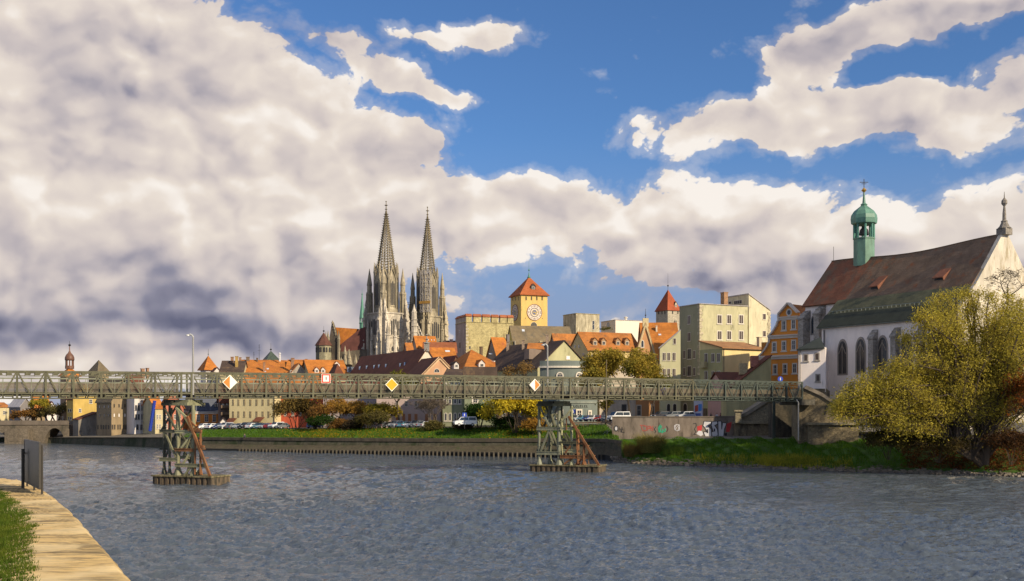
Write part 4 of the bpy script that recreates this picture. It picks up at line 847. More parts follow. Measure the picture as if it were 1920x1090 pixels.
# gate tower
gt = house('gate_tower', 'narrow brown gate tower with an orange mansard roof and a bronze onion-domed lantern', 113, 124, 148, 232, 45, 706, 688, pl((.33, .22, .13), .3, .3), R_OR, kind='hip', ridge='R', yb=800, hip=.7, cat='tower', over=.6)
cn = (gt.M + gt.D) / 2; zz = HC - (690 - HY) / F * cn.y; zl = lambda py: HC - (py - HY) / F * cn.y
ONION = mat('metal', (.16, .08, .05), .5, .3, bump=.1); r = 7.2 / F * cn.y
b0 = cn + Vector((0, 0, 0)); lm = MB(); lm.lathe(b0, [(r * 1.1, zl(692)), (r * 1.1, zl(686))], 8, PI / 8)
for i in range(8): an = PI / 8 + i * PI / 4; q_ = b0 + Vector((math.cos(an), math.sin(an), 0)) * r * .88; lm.tube(q_ + Vector((0, 0, zl(687))), q_ + Vector((0, 0, zl(675))), .22, n=5)
lm.build('lantern', ONION, gt.root); om = MB(); om.lathe(b0, [(r * 1.15, zl(676)), (r * 1.2, zl(674)), (r * 1.15, zl(670)), (r * .9, zl(666)), (r * .4, zl(662)), (r * .15, zl(658)), (.12, zl(650))], 12); om.build('onion_dome', ONION, gt.root, smooth=True); finial(gt.root, b0 + Vector((0, 0, zl(652))), 2.2, ball=.5)
for py in (770, 785): win(gt.root, gt.L, 118, py, 3, 8, 'arch', mull=(0, 0))
grid(gt.root, gt.R, (130, 140), (722, 738), 4, 8)
hm = house('house', 'pointed brown pyramid roof rising behind the bridge rail, right of the onion-domed tower', 166, 184, 204, 262, 45, 698, 675, BEIGE, R_GB, kind='pyramid', yb=790, cat='house')
yh = house('house', 'tall yellow house behind a low grey house, beside the stone bridge', 125, 137, 184, 222, 45, 748, 718, YEL, R_BR, 'L', yb=819); win(yh.root, yh.R, 170, 753, 5, 7); grid(yh.root, yh.L, (129, 133), (770, 785, 800), 2, 5, mull=(0, 0)); win(yh.root, yh.R, 150, 770, 4, 6)
gh = house('house', 'low grey rendered house with a sloping red-edged roof, in front of the yellow house', 137, 147, 182, 212, 45, 788, 774, pl((.24, .21, .17), .35, .4), R_BR, kind='lean', yb=820); chimney(gh, 163, 764, 776, 5)
for x_ in (150,): win(gh.root, gh.R, x_, 812, 3, 8, mull=(0, 0), fm=BROWNF)
wh = house('warehouse', 'large brown beige salt store with small shutters in rows, standing at the quay wall', 181, 209, 251, 205, 45, 752, 712, BEIGE, R_GB, 'L', yb=821, cat='warehouse')
for y_ in (761, 779): grid(wh.root, wh.R, (214, 223, 234, 246), (y_,), 2.2, 6, fm=BEIGE, gm=WHITEP if y_ == 779 else DARK, mull=(0, 0), sill=False)
grid(wh.root, wh.R, (211, 215, 221, 225, 232, 236, 240.5, 245.5), (801,), 2.3, 9, fm=BEIGE, gm=DARK, mull=(0, 0), sill=False); grid(wh.root, wh.L, (184, 190, 194.5, 199, 204), (801,), 2, 8, fm=BEIGE, gm=DARK, mull=(0, 0), sill=False); grid(wh.root, wh.L, (187, 196, 204), (763, 779), 2, 5, fm=BEIGE, mull=(0, 0), sill=False); win(wh.root, wh.R, 241, 817, 4, 7, fm=BROWNF, gm=DARK, mull=(0, 0), sill=False)
th_ = house('house', 'tall white house with arched ground-floor windows, next to the brown salt store', 250, 252, 278, 204, 40, 744, 704, WHITEP, R_BR, yb=818, depth=12); grid(th_.root, th_.R, (255, 260, 267, 272.5), (765, 782), 2.6, 9, fm=GREYP, mull=(0, 0)); grid(th_.root, th_.R, (257.5, 265, 272.5), (801,), 3.2, 9, kind='arch', fm=GREYP, mull=(0, 0)); chimney(th_, 276, 691, 704, 4); chimney(th_, 287 - 20, 692, 705, 6)
sc = MB(); f = th_.R; ua, ub = f.hit(264, 780)[0], f.hit(277, 780)[0]
for k in range(5): uu = ua + (ub - ua) * k / 4; sc.boxu(f.o, f.u, f.n, uu - .04, uu + .04, 1.3, 1.38, th_.zb, th_.ze + 1); sc.boxu(f.o, f.u, f.n, uu - .04, uu + .04, .2, .28, th_.zb, th_.ze + 1)
for k in range(6): z_ = th_.zb + 2 + k * 2; sc.boxu(f.o, f.u, f.n, ua, ub, .2, 1.38, z_, z_ + .07); sc.boxu(f.o, f.u, f.n, ua, ub, 1.3, 1.36, z_ + 1, z_ + 1.06)
tag(sc.build('scaffold', mat('metal', (.28, .27, .27), .5, .2, bump=0)), 'grey pole scaffold on the right side of the tall white house', 'scaffold')
hm = house('house', 'dark grey plain house between the scaffold and the left trestle', 276, 279, 292, 210, 40, 752, 730, GREYP, R_BR, yb=816, depth=12)
mb = MB(); a = P(290, 752, 200); b_ = P(281, 809, 199)
for i in range(12): p_, q_ = a.lerp(b_, i / 12), a.lerp(b_, (i + .98) / 12); mb.tube(p_, q_, .5, .38, 8)
tag(mb.build('rubble_chute', mat('paint', (.015, .04, .30), .5, .2, bump=0)), 'bright blue segmented rubble chute hanging beside the scaffold', 'chute')
hm = house('house', 'pale yellow house with an orange roof, seen between scaffold and left trestle', 288, 291, 306, 200, 40, 766, 742, CREAM, R_OR, 'R', yb=818, depth=10); grid(hm.root, hm.R, (295, 300), (782, 800), 2.4, 8)
hm = house('house', 'salmon red house half hidden by the left trestle', 298, 306, 344, 202, 35, 764, 735, pl((.45, .16, .10)), R_OR2, 'L', yb=817); grid(hm.root, hm.R, (312, 320, 328, 337), (782, 800), 3, 8)
# orange house with mansard
oh = house('house', 'small orange house with a blue slate mansard and pale dormers, right of the left trestle', 340, 362, 413, 202, 30, 773, 768, ORNG, TIN, kind='hip', ridge='R', yb=806, cornice=WHITE)
grid(oh.root, oh.R, (371.5, 387, 401.5), (784.5,), 5.4, 12, mull=(1, 2))
zm = lambda py, p: HC - (py - HY) / F * p.y
c4 = [oh.M, oh.B, oh.D, oh.A]; cc = (oh.M + oh.D) / 2; mb = MB(); z0 = oh.ze + 1.0; z1 = zm(746, oh.M)
mb.hexa([cc + (p - cc) * .93 + Vector((0, 0, z0 - .6)) for p in c4] + [cc + (p - cc) * .78 + Vector((0, 0, z1 - 0)) for p in c4]); mb.hexa([cc + (p - cc) * .79 + Vector((0, 0, z1)) for p in c4] + [cc + (p - cc) * .3 + Vector((0, 0, z1 + 2.5)) for p in c4]); mo = mb.build('mansard', SLATE, oh.root)
for px in (379, 406):
    p = plane_hit(px, 768, oh.M + (cc - oh.M) * .13, oh.R.n); s_ = 5 / F * p.y; mb = MB(); o2 = Vector((p.x, p.y, 0)); mb.boxu(o2, oh.R.u, oh.R.n, -s_, s_, -3, .1, p.z, zm(757, p)); d = mb.build('dormer', WHITE, oh.root)
    for k in (-.62, 0, .62): mb = MB(); mb.boxu(o2, oh.R.u, oh.R.n, s_ * k - s_ * .2, s_ * k + s_ * .2, 0, .15, p.z + .25, zm(757.8, p)); mb.build('window', DARK, d)
hm = house('house', 'dark timber-balconied house wedged between the orange and the long cream house', 409, 413, 432, 198, 25, 752, 722, pl((.14, .10, .08)), R_BR, yb=803); 
for y_ in (766, 779): m_ = MB(); m_.boxu(hm.R.o, hm.R.u, hm.R.n, 0, hm.R.L, 0, 1.2, hm.R.hit(420, y_)[1], hm.R.hit(420, y_ - 1)[1]); m_.boxu(hm.R.o, hm.R.u, hm.R.n, 0, hm.R.L, 1.1, 1.2, hm.R.hit(420, y_)[1], hm.R.hit(420, y_ - 6)[1]); m_.build('balcony', BRN, hm.root)
grid(hm.root, hm.R, (418, 426), (756,), 2.4, 6)
hm = house('shed', 'small white gabled shed in front of the dark timber house', 411, 413, 425, 193, 20, 792, 785, WHITEP, R_DK, 'L', yb=804, cat='shed'); win(hm.root, hm.R, 418, 797, 2.5, 4, mull=(0, 0))
# long cream house
ch = house('house', 'long cream three-storey house with regular brown windows behind the parked cars', None, 430, 515, 196, -12, 742, 715, pl((.55, .46, .25), .12, .12), R_OR2, yb=802, depth=14)
grid(ch.root, ch.R, (437.6, 447.6, 458.6, 470, 481.5, 493, 504), (754.5, 777), 3.0, 10.5, fm=CREAM, gm=mat('glass', (.10, .07, .045), .3), fw=.05)
grid(ch.root, ch.R, (452, 455, 504), (797,), 2.6, 4.5, kind='arch', fm=CREAM, gm=DARK, mull=(0, 0))
for xa, xb, yt, yb_ in ((430, 444, 788, 800), (481, 496, 786, 798)):
    f = ch.R; u0, u1 = f.hit(xa, 790)[0], f.hit(xb, 790)[0]; z0, z1 = f.hit(xa, yb_)[1], f.hit(xa, yt)[1]; mb = MB()
    p4 = [f.o + f.u * u0 + f.n * 2.4 + Vector((0, 0, z1 - .7)), f.o + f.u * u1 + f.n * 2.4 + Vector((0, 0, z1 - .7)), f.o + f.u * u1 + Vector((0, 0, z1 + .4)), f.o + f.u * u0 + Vector((0, 0, z1 + .4))]
    mb.hexa(p4 + [q_ + Vector((0, 0, .15)) for q_ in p4]); pr_ = mb.build('porch_roof', R_BR, ch.root); mb = MB()
    for k in (u0 + .2, u1 - .2): mb.boxu(f.o, f.u, f.n, k - .08, k + .08, 2.1, 2.26, z0 - .5, z1 - .6)
    mb.boxu(f.o, f.u, f.n, u0 + .4, u1 - .4, 0, .3, z0 - .5, z1 - .9); mb.build('porch', BRN, pr_)
for px in (515,): m_ = MB(); p = ch.R.hit(514.6, 800)[2]; m_.tube((p.x, p.y - .15, ch.zb), (p.x, p.y - .15, ch.ze), .09, n=6); m_.build('downpipe', BRN, ch.root)
rh = house('house', 'brick red house with an arched doorway, behind the bushes right of the cream house', None, 515, 606, 197, -8, 744, 705, REDP, R_OR2, yb=803, depth=14); grid(rh.root, rh.R, (521,), (771, 790), 3, 8); win(rh.root, rh.R, 591, 793, 17, 18, 'arch', mull=(1, 1), sill=False, gm=DARK); grid(rh.root, rh.R, (535, 549, 563, 580), (757, 775), 3.4, 9)
gr = house('house', 'grey mauve plain house seen between the autumn trees', None, 606, 706, 192, -8, 742, 718, pl((.38, .32, .31), .15, .15), R_BR, yb=803, depth=14); grid(gr.root, gr.R, (625, 640, 655, 672, 690), (757, 777), 3.5, 9)
pk = house('house', 'pinkish house with tall narrow ground-floor strips behind the bare tree', None, 706, 826, 184, -8, 738, 712, pl((.52, .40, .35), .12, .12), R_BR, yb=802, depth=14); grid(pk.root, pk.R, (745, 757, 768, 780, 800, 815), (785,), 4, 16, fm=pl((.50, .22, .10)), gm=mat('plaster', (.42, .2, .1))); grid(pk.root, pk.R, (745, 762, 780, 798, 815), (757,), 4, 10)
ga = house('house', 'grey green house with white-edged arched windows, behind the white camper van', None, 830, 871, 176, -8, 712, 694, pl((.27, .28, .17)), R_DK, yb=800, depth=13); grid(ga.root, ga.R, (836, 844, 853.5, 862), (782,), 3, 13, kind='arch', fw=.2, mull=(0, 0)); grid(ga.root, ga.R, (835, 844, 853.5, 862), (750, 726), 3.2, 13, fw=.2, mull=(0, 1))
gb = house('house', 'darker green rendered house wall with one white window beneath the bridge, beside the green tree', 870.5, 871, 930, 174, 12, 714, 690, pl((.20, .22, .14)), R_DK, yb=798); win(gb.root, gb.R, 891, 751, 7, 8, fw=.35, mull=(1, 1)); win(gb.root, gb.R, 887, 767, 6, 6, fw=.3)
gc = house('house', 'low shadowy house behind the yellow shrub', None, 930, 1010, 176, -5, 756, 740, BRN, R_DK, yb=798, depth=10); grid(gc.root, gc.R, (945, 960, 975), (776,), 5, 8)
# ---------- skyline behind, left part
hm = house('turret', 'slim orange cone roof turret rising above the left half of the bridge', 376, 386, 405, 262, 35, 694, 667, WHITEP, R_OR, kind='pyramid', yb=780, cat='turret', over=.9); finial(hm.root, (hm.M + hm.D) / 2 + Vector((0, 0, zm(670, hm.M + (hm.D - hm.M) / 2))), 3.0)
hm = house('house', 'low gabled house at the foot of the orange cone turret', 388, 393, 422, 245, 25, 706, 690, WHITEP, R_BR, 'L', yb=780)
dk_ = house('house', 'dark-roofed house with brick chimneys and a pale gable, left of the long orange roof', None, 412, 455, 236, 8, 700, 678, CREAM, R_DK, 'R', yb=780, depth=16); chimney(dk_, 435, 670, 680, 5); chimney(dk_, 443.5, 669, 688, 5, mat('stone', (.42, .27, .08))); chimney(dk_, 450, 671, 676, 4)
lo = house('house', 'house with a long bright orange roof and tall dark chimney, left of the cathedral', 445, 457, 546, 238, 18, 712, 676, CREAM, R_OR, 'R', yb=780); chimney(lo, 495, 680, 697, 4); chimney(lo, 464.5, 670, 677, 6, BRN); chimney(lo, 482, 672, 678, 3, BRN); skylight(lo, 502, 692, 4, 4); skylight(lo, 497, 697, 3, 3); win(lo.root, lo.L, 453, 688, 2, 6, mull=(0, 0))
mb = MB()
for (px, yt, yb_, xx) in ((486, 646, 675, 4), (476, 660, 674, 2.5)):
    p = P(px, yb_, 240); q_ = P(px, yt, 240); mb.tube(p, q_, .07, .05, 5)
    for t in (.6, .82, .95): c_ = p.lerp(q_, t); mb.box(c_, (xx / F * p.y * (1.3 - t) * 2, .06, .06))
tag(mb.build('aerials', IRON), 'two thin roof aerials above the long orange roof', 'aerial')
hm = house('turret', 'dark green tent-roofed turret with a ball finial, behind the long orange roof', 494, 502, 522, 300, 25, 677, 658, BEIGE, mat('metal', (.06, .08, .06), .6, .3), kind='pyramid', yb=780, cat='turret', over=.8); finial(hm.root, (hm.M + hm.D) / 2 + Vector((0, 0, zm(662, (hm.M + hm.D) / 2))), 4, ball=.5)
mb = MB(); p = P(524.5, 678, 250); mb.tube(p, P(524.5, 664, 250), .3, .28, 8); mb.lathe(P(524.5, 664, 250), [(.45, 0), (.5, .1), (.1, .5)], 8); tag(mb.build('flue', mat('metal', (.6, .6, .58), .35, .1, bump=0)), 'thin white metal flue right of the dark green turret', 'flue')
hm = house('house', 'orange-roofed house with a small pale gable, right of the long orange roof', 533, 542, 580, 232, 18, 704, 682, pl((.40, .34, .27)), R_OR, 'L', yb=780); win(hm.root, hm.R, 546, 697, 3, 4, mull=(0, 0)); chimney(hm, 548, 673, 684, 5)
hm = house('house', 'broad orange-roofed house just left of the cathedral choir', None, 536, 588, 246, 5, 700, 676, CREAM, R_OR, 'R', yb=780, depth=14); chimney(hm, 549, 672, 679, 5); chimney(hm, 574, 674, 679, 4)
hr_ = house('house', 'orange and brown roofed house with small dormers, before the cathedral choir', 560, 584, 656, 226, 22, 712, 676, CREAM, R_OR, 'R', yb=780)
for px in (594, 606): dormer(hr_, px, 699, 8, 6, WHITEP, R_OR)
dormer(hr_, 632, 688, 10, 5, WHITEP, R_OR)
hm = house('house', 'steep rust-brown hipped roof in front of the wide orange roof, below the choir', 612, 625, 648, 214, 25, 712, 682, CREAM, R_BR, kind='hip', yb=780, ridge='L')
# big red-brown roof with a white gable
bg = house('hall', 'hall with a huge red-brown roof, blue dormers and a white gable, before the cathedral', 640, 757, 842, 196, 28, 720, 655, pl((.60, .54, .42), .12, .15), mat('tiles', (.16, .055, .03), .85, .3), 'L', yb=800, cat='hall')
# fix-up helper for roof planes facing the left wall
def left_slope(h, yr):
    r1 = (h.M + h.B) / 2; zr = HC - (yr - HY) / F * r1.y; hw = h.LR / 2; rise = zr - h.ze; side = -h.R.u
    h.slope = (Vector((r1.x, r1.y, zr)), (side * rise + Vector((0, 0, hw))).normalized()); h.slope_out = side
left_slope(bg, 655)
LB = mat('metal', (.45, .55, .66), .3, .1, bump=0)
for px, py in ((653, 694), (675, 693), (688, 691.5), (702, 690.5), (711, 689.5), (724, 688.5), (751, 687), (759.5, 685)):
    p = plane_hit(px, py, bg.slope[0], bg.slope[1]); o2 = Vector((p.x, p.y, 0)); n = Vector((-.5, -.87, 0)); uu = Vector((.87, -.5, 0)); s_ = 1.7 / F * p.y; h_ = 11 / F * p.y
    mb = MB(); mb.boxu(o2, uu, n, -s_, s_, -3, .2, p.z - h_ * .45, p.z + h_ * .55); d = mb.build('dormer', mat('metal', (.12, .14, .17), .5, .2, bump=0), bg.root); mb = MB(); mb.boxu(o2, uu, n, -s_ * .75, s_ * .75, .15, .26, p.z - h_ * .4, p.z + h_ * .48); mb.build('window', LB, d)
q_ = (bg.M + bg.B) / 2; q_ = Vector((q_.x, q_.y, HC - (655 - HY) / F * q_.y)); mb = MB(); mb.box(q_ + Vector((0, .3, .5)), (1.3, 1.3, 2.2)); mb.lathe(q_ + Vector((0, .3, 1.6)), [(1.0, 0), (.9, .15), (.25, .4), (.2, 1.0), (.6, 1.1), (.15, 1.3), (.1, 2.0), (.5, 2.2), (.05, 2.5)], 8); mb.build('gable_finial', mat('stone', (.30, .28, .24)), bg.root)
sg = house('house', 'salmon gabled house with a half-round window and brown roof, right of the white gable', 758, 790, 858, 186, 24, 706, 671, pl((.52, .30, .17), .15, .15), R_BR, 'L', yb=800); win(sg.root, sg.R, 819, 695, 9, 6, 'arch', mull=(1, 0), sill=False)
f = sg.R; mb = MB(); a = f.o + Vector((0, 0, sg.ze)); ap = f.o + f.u * f.L / 2 + Vector((0, 0, HC - (671 - HY) / F * ((sg.M + sg.B) / 2).y)); b_ = f.o + f.u * f.L + Vector((0, 0, sg.ze)); mb.bar(a + f.n * .12, ap + f.n * .12, .3, .75); mb.bar(ap + f.n * .12, b_ + f.n * .12, .3, .75); mb.build('gable_trim', pl((.62, .42, .24)), sg.root)
# cluster of orange roofs right of the cathedral
h1 = house('house', 'tall orange roof with little hatches directly below the right cathedral tower', 772, 782, 820, 300, 22, 652, 631, pl((.45, .3, .2)), R_OR, 'R', yb=780)
for x_ in (803, 809, 814): skylight(h1, x_, 638, 1.5, 1.5)
hm = house('house', 'small orange roof tucked left of the tall orange roof, below the cathedral', 757, 764, 775, 290, 24, 660, 644, pl((.35, .22, .15)), R_OR2, 'R', yb=780)
hm = house('house', 'low red-brown roofed house between the tall orange roof and the battlemented tower', None, 795, 856, 270, 6, 662, 643, pl((.4, .25, .16)), mat('tiles', (.30, .10, .04), .85, .3), 'R', yb=780, depth=14)
hm = house('house', 'distant dark roof with a pink chimney, between cathedral and battlemented tower', None, 832, 858, 320, 5, 652, 640, BRN, R_DK, 'R', yb=780, depth=10); chimney(hm, 846, 637, 644, 6, PINKP); 
h2 = house('house', 'orange-roofed house with a flat skylight, second roof left of the battlemented tower', 800, 811, 856, 246, 20, 672, 653, pl((.5, .35, .16)), R_OR, 'R', yb=780); skylight(h2, 839, 659, 9, 3)
hm = house('house', 'lower bright orange roof nearest to the foot of the battlemented tower', 804, 812, 853, 232, 18, 671, 661, BRN, R_OR, 'R', yb=780)
hm = house('house', 'dark red roof sloping down to the left below the battlemented tower', 822, 845, 866, 222, 24, 692, 668, BRN, mat('tiles', (.15, .04, .025), .85, .3), 'L', yb=780)
# ---------- battlemented stone tower
bt = house('tower', 'massive square stone tower with red-capped battlements, left of the clock tower', 854, 874, 963, 282, 20, 604, 590, YSTONE, YSTONE, kind='flat', yb=780, cat='tower')
H1 = 14.5 / F * bt.M.y; CAPR = mat('tiles', (.36, .12, .05), .85, .3); 
for f, edges in ((bt.R, [(874, 884.5), (888, 902), (905, 919), (922, 935), (938, 950), (952, 962.6)]), (bt.L, [(854.2, 873.9)])):
    for xa, xb in edges:
        u0, u1 = f.hit(xa, 600)[0], f.hit(xb, 600)[0]; mb = MB(); mb.boxu(f.o, f.u, f.n, u0, u1, -1.4, .02, bt.ze - .02, bt.ze + H1 * .72); me_ = mb.build('merlon', YSTONE if f is bt.R else pl((.42, .33, .25), .3, .3), bt.root)
        mb = MB(); mb.boxu(f.o, f.u, f.n, u0 - .1, u1 + .1, -1.6, .3, bt.ze + H1 * .72, bt.ze + H1 * .8); z_ = bt.ze + H1 * .8; q0 = f.o + f.u * (u0 - .1); q1 = f.o + f.u * (u1 + .1)
        mb.prism([q0 + f.n * .3 + Vector((0, 0, z_)), q0 - f.n * 1.6 + Vector((0, 0, z_)), q0 - f.n * .65 + Vector((0, 0, z_ + H1 * .3))], q1 - q0); mb.build('merlon_cap', CAPR, me_)
# left face of the tower is smoother render
f = bt.L; mb = MB(); mb.boxu(f.o, f.u, f.n, .0, f.L, 0, .02, bt.zb, bt.ze - .02); mb.build('side_render', pl((.40, .30, .24), .3, .35), bt.root)
mb = MB(); f = bt.R
for k in range(16): z_ = bt.ze - 1 - k * 1.25; mb.boxu(f.o, f.u, f.n, -.12, (.9 if k % 2 else .5), -.5, .12, z_ - .8, z_)
mb.build('quoin', QUOIN, bt.root)
win(bt.root, bt.L, 861.5, 622, 1.4, 4, mull=(0, 0), fw=.1, sill=False); win(bt.root, bt.L, 862.5, 648, 2.2, 11, mull=(0, 0), gm=DARK, fm=pl((.5, .38, .3)), fw=.4, sill=False); win(bt.root, bt.L, 862.5, 671, 3, 5, mull=(0, 0), gm=DARK, sill=False); win(bt.root, bt.R, 881, 652, 2.5, 5, mull=(0, 0), gm=DARK, sill=False, fm=QUOIN)
# ---------- clock tower
ct = house('clock_tower', 'yellow clock tower with two clock faces and a red tent roof', 957.5, 977, 1026.5, 300, 22, 553, 519, pl((.62, .43, .14), .15, .15), mat('tiles', (.36, .10, .03), .85, .25), kind='pyramid', yb=780, cat='clock tower', over=.75)
cn = (ct.M + ct.D) / 2; zt = HC - (521 - HY) / F * cn.y; mb = MB(); mb.lathe(Vector((cn.x, cn.y, zt - .4)), [(.5, 0), (.75, .6), (.35, 1.0), (.2, 2.0), (.12, 2.6)], 8); mb.build('spire_base', COPPER, ct.root); finial(ct.root, Vector((cn.x, cn.y, zt + 1)), 6.2, COPPER, ball=.42)
grid(ct.root, ct.R, (986.5, 996.5, 1006.5, 1016.5), (559.5,), 2.2, 7, kind='arch', fm=pl((.55, .38, .1)), gm=DARK, mull=(0, 0), fw=.08, sill=False); grid(ct.root, ct.L, (961.5, 966.5, 972), (560,), 1.2, 7, kind='arch', fm=pl((.5, .35, .1)), gm=DARK, mull=(0, 0), fw=.06, sill=False); win(ct.root, ct.R, 1001, 609, 11, 9, 'arch', gm=DARK, mull=(2, 0), sill=False)
for x_ in (985, 1017): win(ct.root, ct.R, x_, 597, 1.0, 1.5, gm=DARK, mull=(0, 0), fw=.02, sill=False)
def clock(f, px, py, ry, root):
    uu, zz, p = f.hit(px, py); R_ = ry / F * p.y
    def ring(r0, r1, d0, d1, m_, nm, par):
        mb = MB(); n = 40
        for i in range(n):
            a0, a1 = 2 * PI * i / n, 2 * PI * (i + 1) / n
            def v(r, a, d): return p + f.u * (r * math.cos(a)) + Vector((0, 0, r * math.sin(a))) + f.n * d
            mb.hexa([v(r0, a0, d0), v(r1, a0, d0), v(r1, a1, d0), v(r0, a1, d0), v(r0, a0, d1), v(r1, a0, d1), v(r1, a1, d1), v(r0, a1, d1)])
        return mb.build(nm, m_, par)
    fc = ring(.02, R_, 0, .10, pl((.66, .56, .46), .08, .05), 'clock_face', root); ring(R_, R_ * 1.06, 0, .2, pl((.2, .08, .05)), 'rim', fc); ring(R_ * .50, R_ * .60, .1, .14, pl((.16, .13, .12)), 'inner_ring', fc); ring(.02, R_ * .3, .1, .15, mat('paint', (.10, .13, .26), .6, .2, bump=0), 'centre_disc', fc); ring(R_ * .3, R_ * .36, .1, .16, mat('paint', (.55, .38, .08), .5, .2, bump=0), 'gold_ring', fc)
    mb = MB()
    for i in range(12):
        a = 2 * PI * i / 12; dv = f.u * math.cos(a) + Vector((0, 0, math.sin(a))); tv = f.u * -math.sin(a) + Vector((0, 0, math.cos(a)))
        for k in ((-.07, .07) if i % 3 else (-.10, 0, .10)): mb.bar(p + dv * R_ * .70 + tv * R_ * k + f.n * .13, p + dv * R_ * .92 + tv * R_ * k * 1.2 + f.n * .13, R_ * .045, .03, up=f.n)
    mb.build('numeral', pl((.10, .06, .05)), fc)
    mb = MB()
    for a, l in ((.12, .62), (-.75, .45)): dv = f.u * math.cos(a) + Vector((0, 0, math.sin(a))); mb.bar(p - dv * R_ * .2 + f.n * .2, p + dv * R_ * l + f.n * .2, R_ * .07, .04, up=f.n)
    mb.build('hand', mat('paint', (.55, .38, .08), .5, .2, bump=0), fc)
clock(ct.R, 1002, 586, 14.6, ct.root); clock(ct.L, 966, 586.5, 14.6, ct.root)
d = dormer(ct, 1000, 543, 9, 6, IRON, R_BR, roof='gable', rise=.5)
p = plane_hit(970, 543, ct.A + Vector((0, 0, ct.ze + .18)), Vector((0, 0, 1))); mb = MB(); c_ = ct.L.o + ct.L.u * ct.L.L * .5 - ct.L.n * 1.0; mb.boxu(Vector((c_.x, c_.y, 0)), ct.L.u, ct.L.n, -.6, .6, -2, 0, ct.ze + .8, ct.ze + 2.0); mb.build('side_dormer', IRON, ct.root)
# ---------- middle ground right of the tower
br_ = house('house', 'house with a broad worn brown roof directly below the clock tower', 948, 966, 1078, 262, 12, 657, 612, pl((.52, .42, .10)), mat('tiles', (.20, .15, .085), .85, .3, stain=.35), 'R', yb=780); skylight(br_, 981, 620, 5, 4); grid(br_.root, br_.L, (958, 964.5), (647,), 3, 13, mull=(0, 1)); chimney(br_, 1014, 640, 652, 5, pl((.5, .42, .25)))
o1 = house('house', 'house with a bright orange hipped roof, two white dormers and a pale green wall', 822, 871, 950, 188, 20, 693, 656, GRNG, R_OR, 'R', yb=800, kind='hip', hip=.45); dormer(o1, 903.5, 689, 12, 8, WHITEP, R_OR); dormer(o1, 856, 690, 9, 7, WHITEP, R_DK); chimney(o1, 902, 651, 663, 4.5, BRN); skylight(o1, 920, 664, 6, 2.5)
o2_ = house('house', 'steep orange roof squeezed between the battlemented tower and the brown roof', 912, 933, 956, 228, 24, 672, 634, pl((.30, .24, .17)), R_OR, 'R', yb=780, kind='gable'); chimney(o2_, 952, 628, 640, 5, GREYP); 
dg = house('house', 'long dark brown roofed house with a green gable, behind the curved grey front', 905, 1008, 1106, 178, 32, 690, 640, pl((.43, .40, .22), .2, .3), R_DK, 'L', yb=800); left_slope(dg, 640); win(dg.root, dg.R, 1065, 671, 6, 5.5, gm=pl((.75, .68, .68), .05, 0), mull=(0, 0))
for px, py in ((952, 652), (981, 649.5), (1026, 640)):
    p = plane_hit(px, py + 6, dg.slope[0], dg.slope[1]); mb = MB(); s_ = 5 / F * p.y; mb.box((p.x, p.y, p.z + .6), (s_, .9, 3.4)); mb.box((p.x, p.y, p.z + 2.35), (s_ * 1.2, 1.1, .15)); mb.build('chimney', mat('stone', (.30, .22, .16)), dg.root)
p = plane_hit(1006, 668, dg.slope[0], dg.slope[1]); o3 = Vector((p.x, p.y, 0)); mb = MB(); mb.boxu(o3, Vector((.94, .34, 0)), Vector((.34, -.94, 0)), -2.1, 1.2, -3, .3, p.z - .8, p.z + 1.8); d = mb.build('dormer', pl((.24, .18, .14)), dg.root)
mb = MB(); a = o3 + Vector((-2.4, -.9, p.z + 1.75)); mb.hexa([a, a + Vector((4.4, 1.0, -.1)), a + Vector((4.0, 3.6, 1.5)), a + Vector((.3, 3, 1.5)), a + Vector((0, 0, .15)), a + Vector((4.4, 1.0, .05)), a + Vector((4.0, 3.6, 1.65)), a + Vector((.3, 3, 1.65))]); mb.build('dormer_roof', R_OR2, d)
p = plane_hit(922, 684, dg.slope[0], dg.slope[1]); o3 = Vector((p.x, p.y, 0)); mb = MB(); mb.boxu(o3, Vector((.9, -.43, 0)), Vector((-.43, -.9, 0)), -.9, .9, -2.5, .4, p.z - .6, p.z + 1.0); d = mb.build('dormer', WHITEP, dg.root); mb = MB(); mb.boxu(o3, Vector((.9, -.43, 0)), Vector((-.43, -.9, 0)), -.6, .6, 0, .5, p.z - .35, p.z + .7); mb.build('window', GLASS, d)
# curved grey green front
cf = empty('rounded_house', P(1062, 800, 168), 'grey green house front curving round the corner, with a white cornice and sign lettering', 'house')
c0 = P(1050, 767, 178); c0.z = 0; R0 = 10.5; zc = lambda py: HC - (py - HY) / F * (170 * KU)
def arcband(r, z0, z1, m_, nm, par, a0=-2.08, a1=-.62, n=22):
    mb = MB(); pts = []
    for i in range(n + 1):
        a = a0 + (a1 - a0) * i / n; pts.append((c0 + Vector((math.cos(a), math.sin(a), 0)) * r, c0 + Vector((math.cos(a), math.sin(a), 0)) * (R0 - 3)))
    for (p_, pi), (q_, qi) in zip(pts, pts[1:]): mb.hexa([Vector((v.x, v.y, z0)) for v in (p_, q_, qi, pi)] + [Vector((v.x, v.y, z1)) for v in (p_, q_, qi, pi)])
    return mb.build(nm, m_, par)
GRC = pl((.16, .185, .165), .15, .2)
arcband(R0, zc(800), zc(676), GRC, 'wall', cf); arcband(R0 + .35, zc(689.5), zc(686), WHITE, 'cornice', cf); arcband(R0 + .2, zc(756), zc(753), pl((.24, .26, .22)), 'string_course', cf)
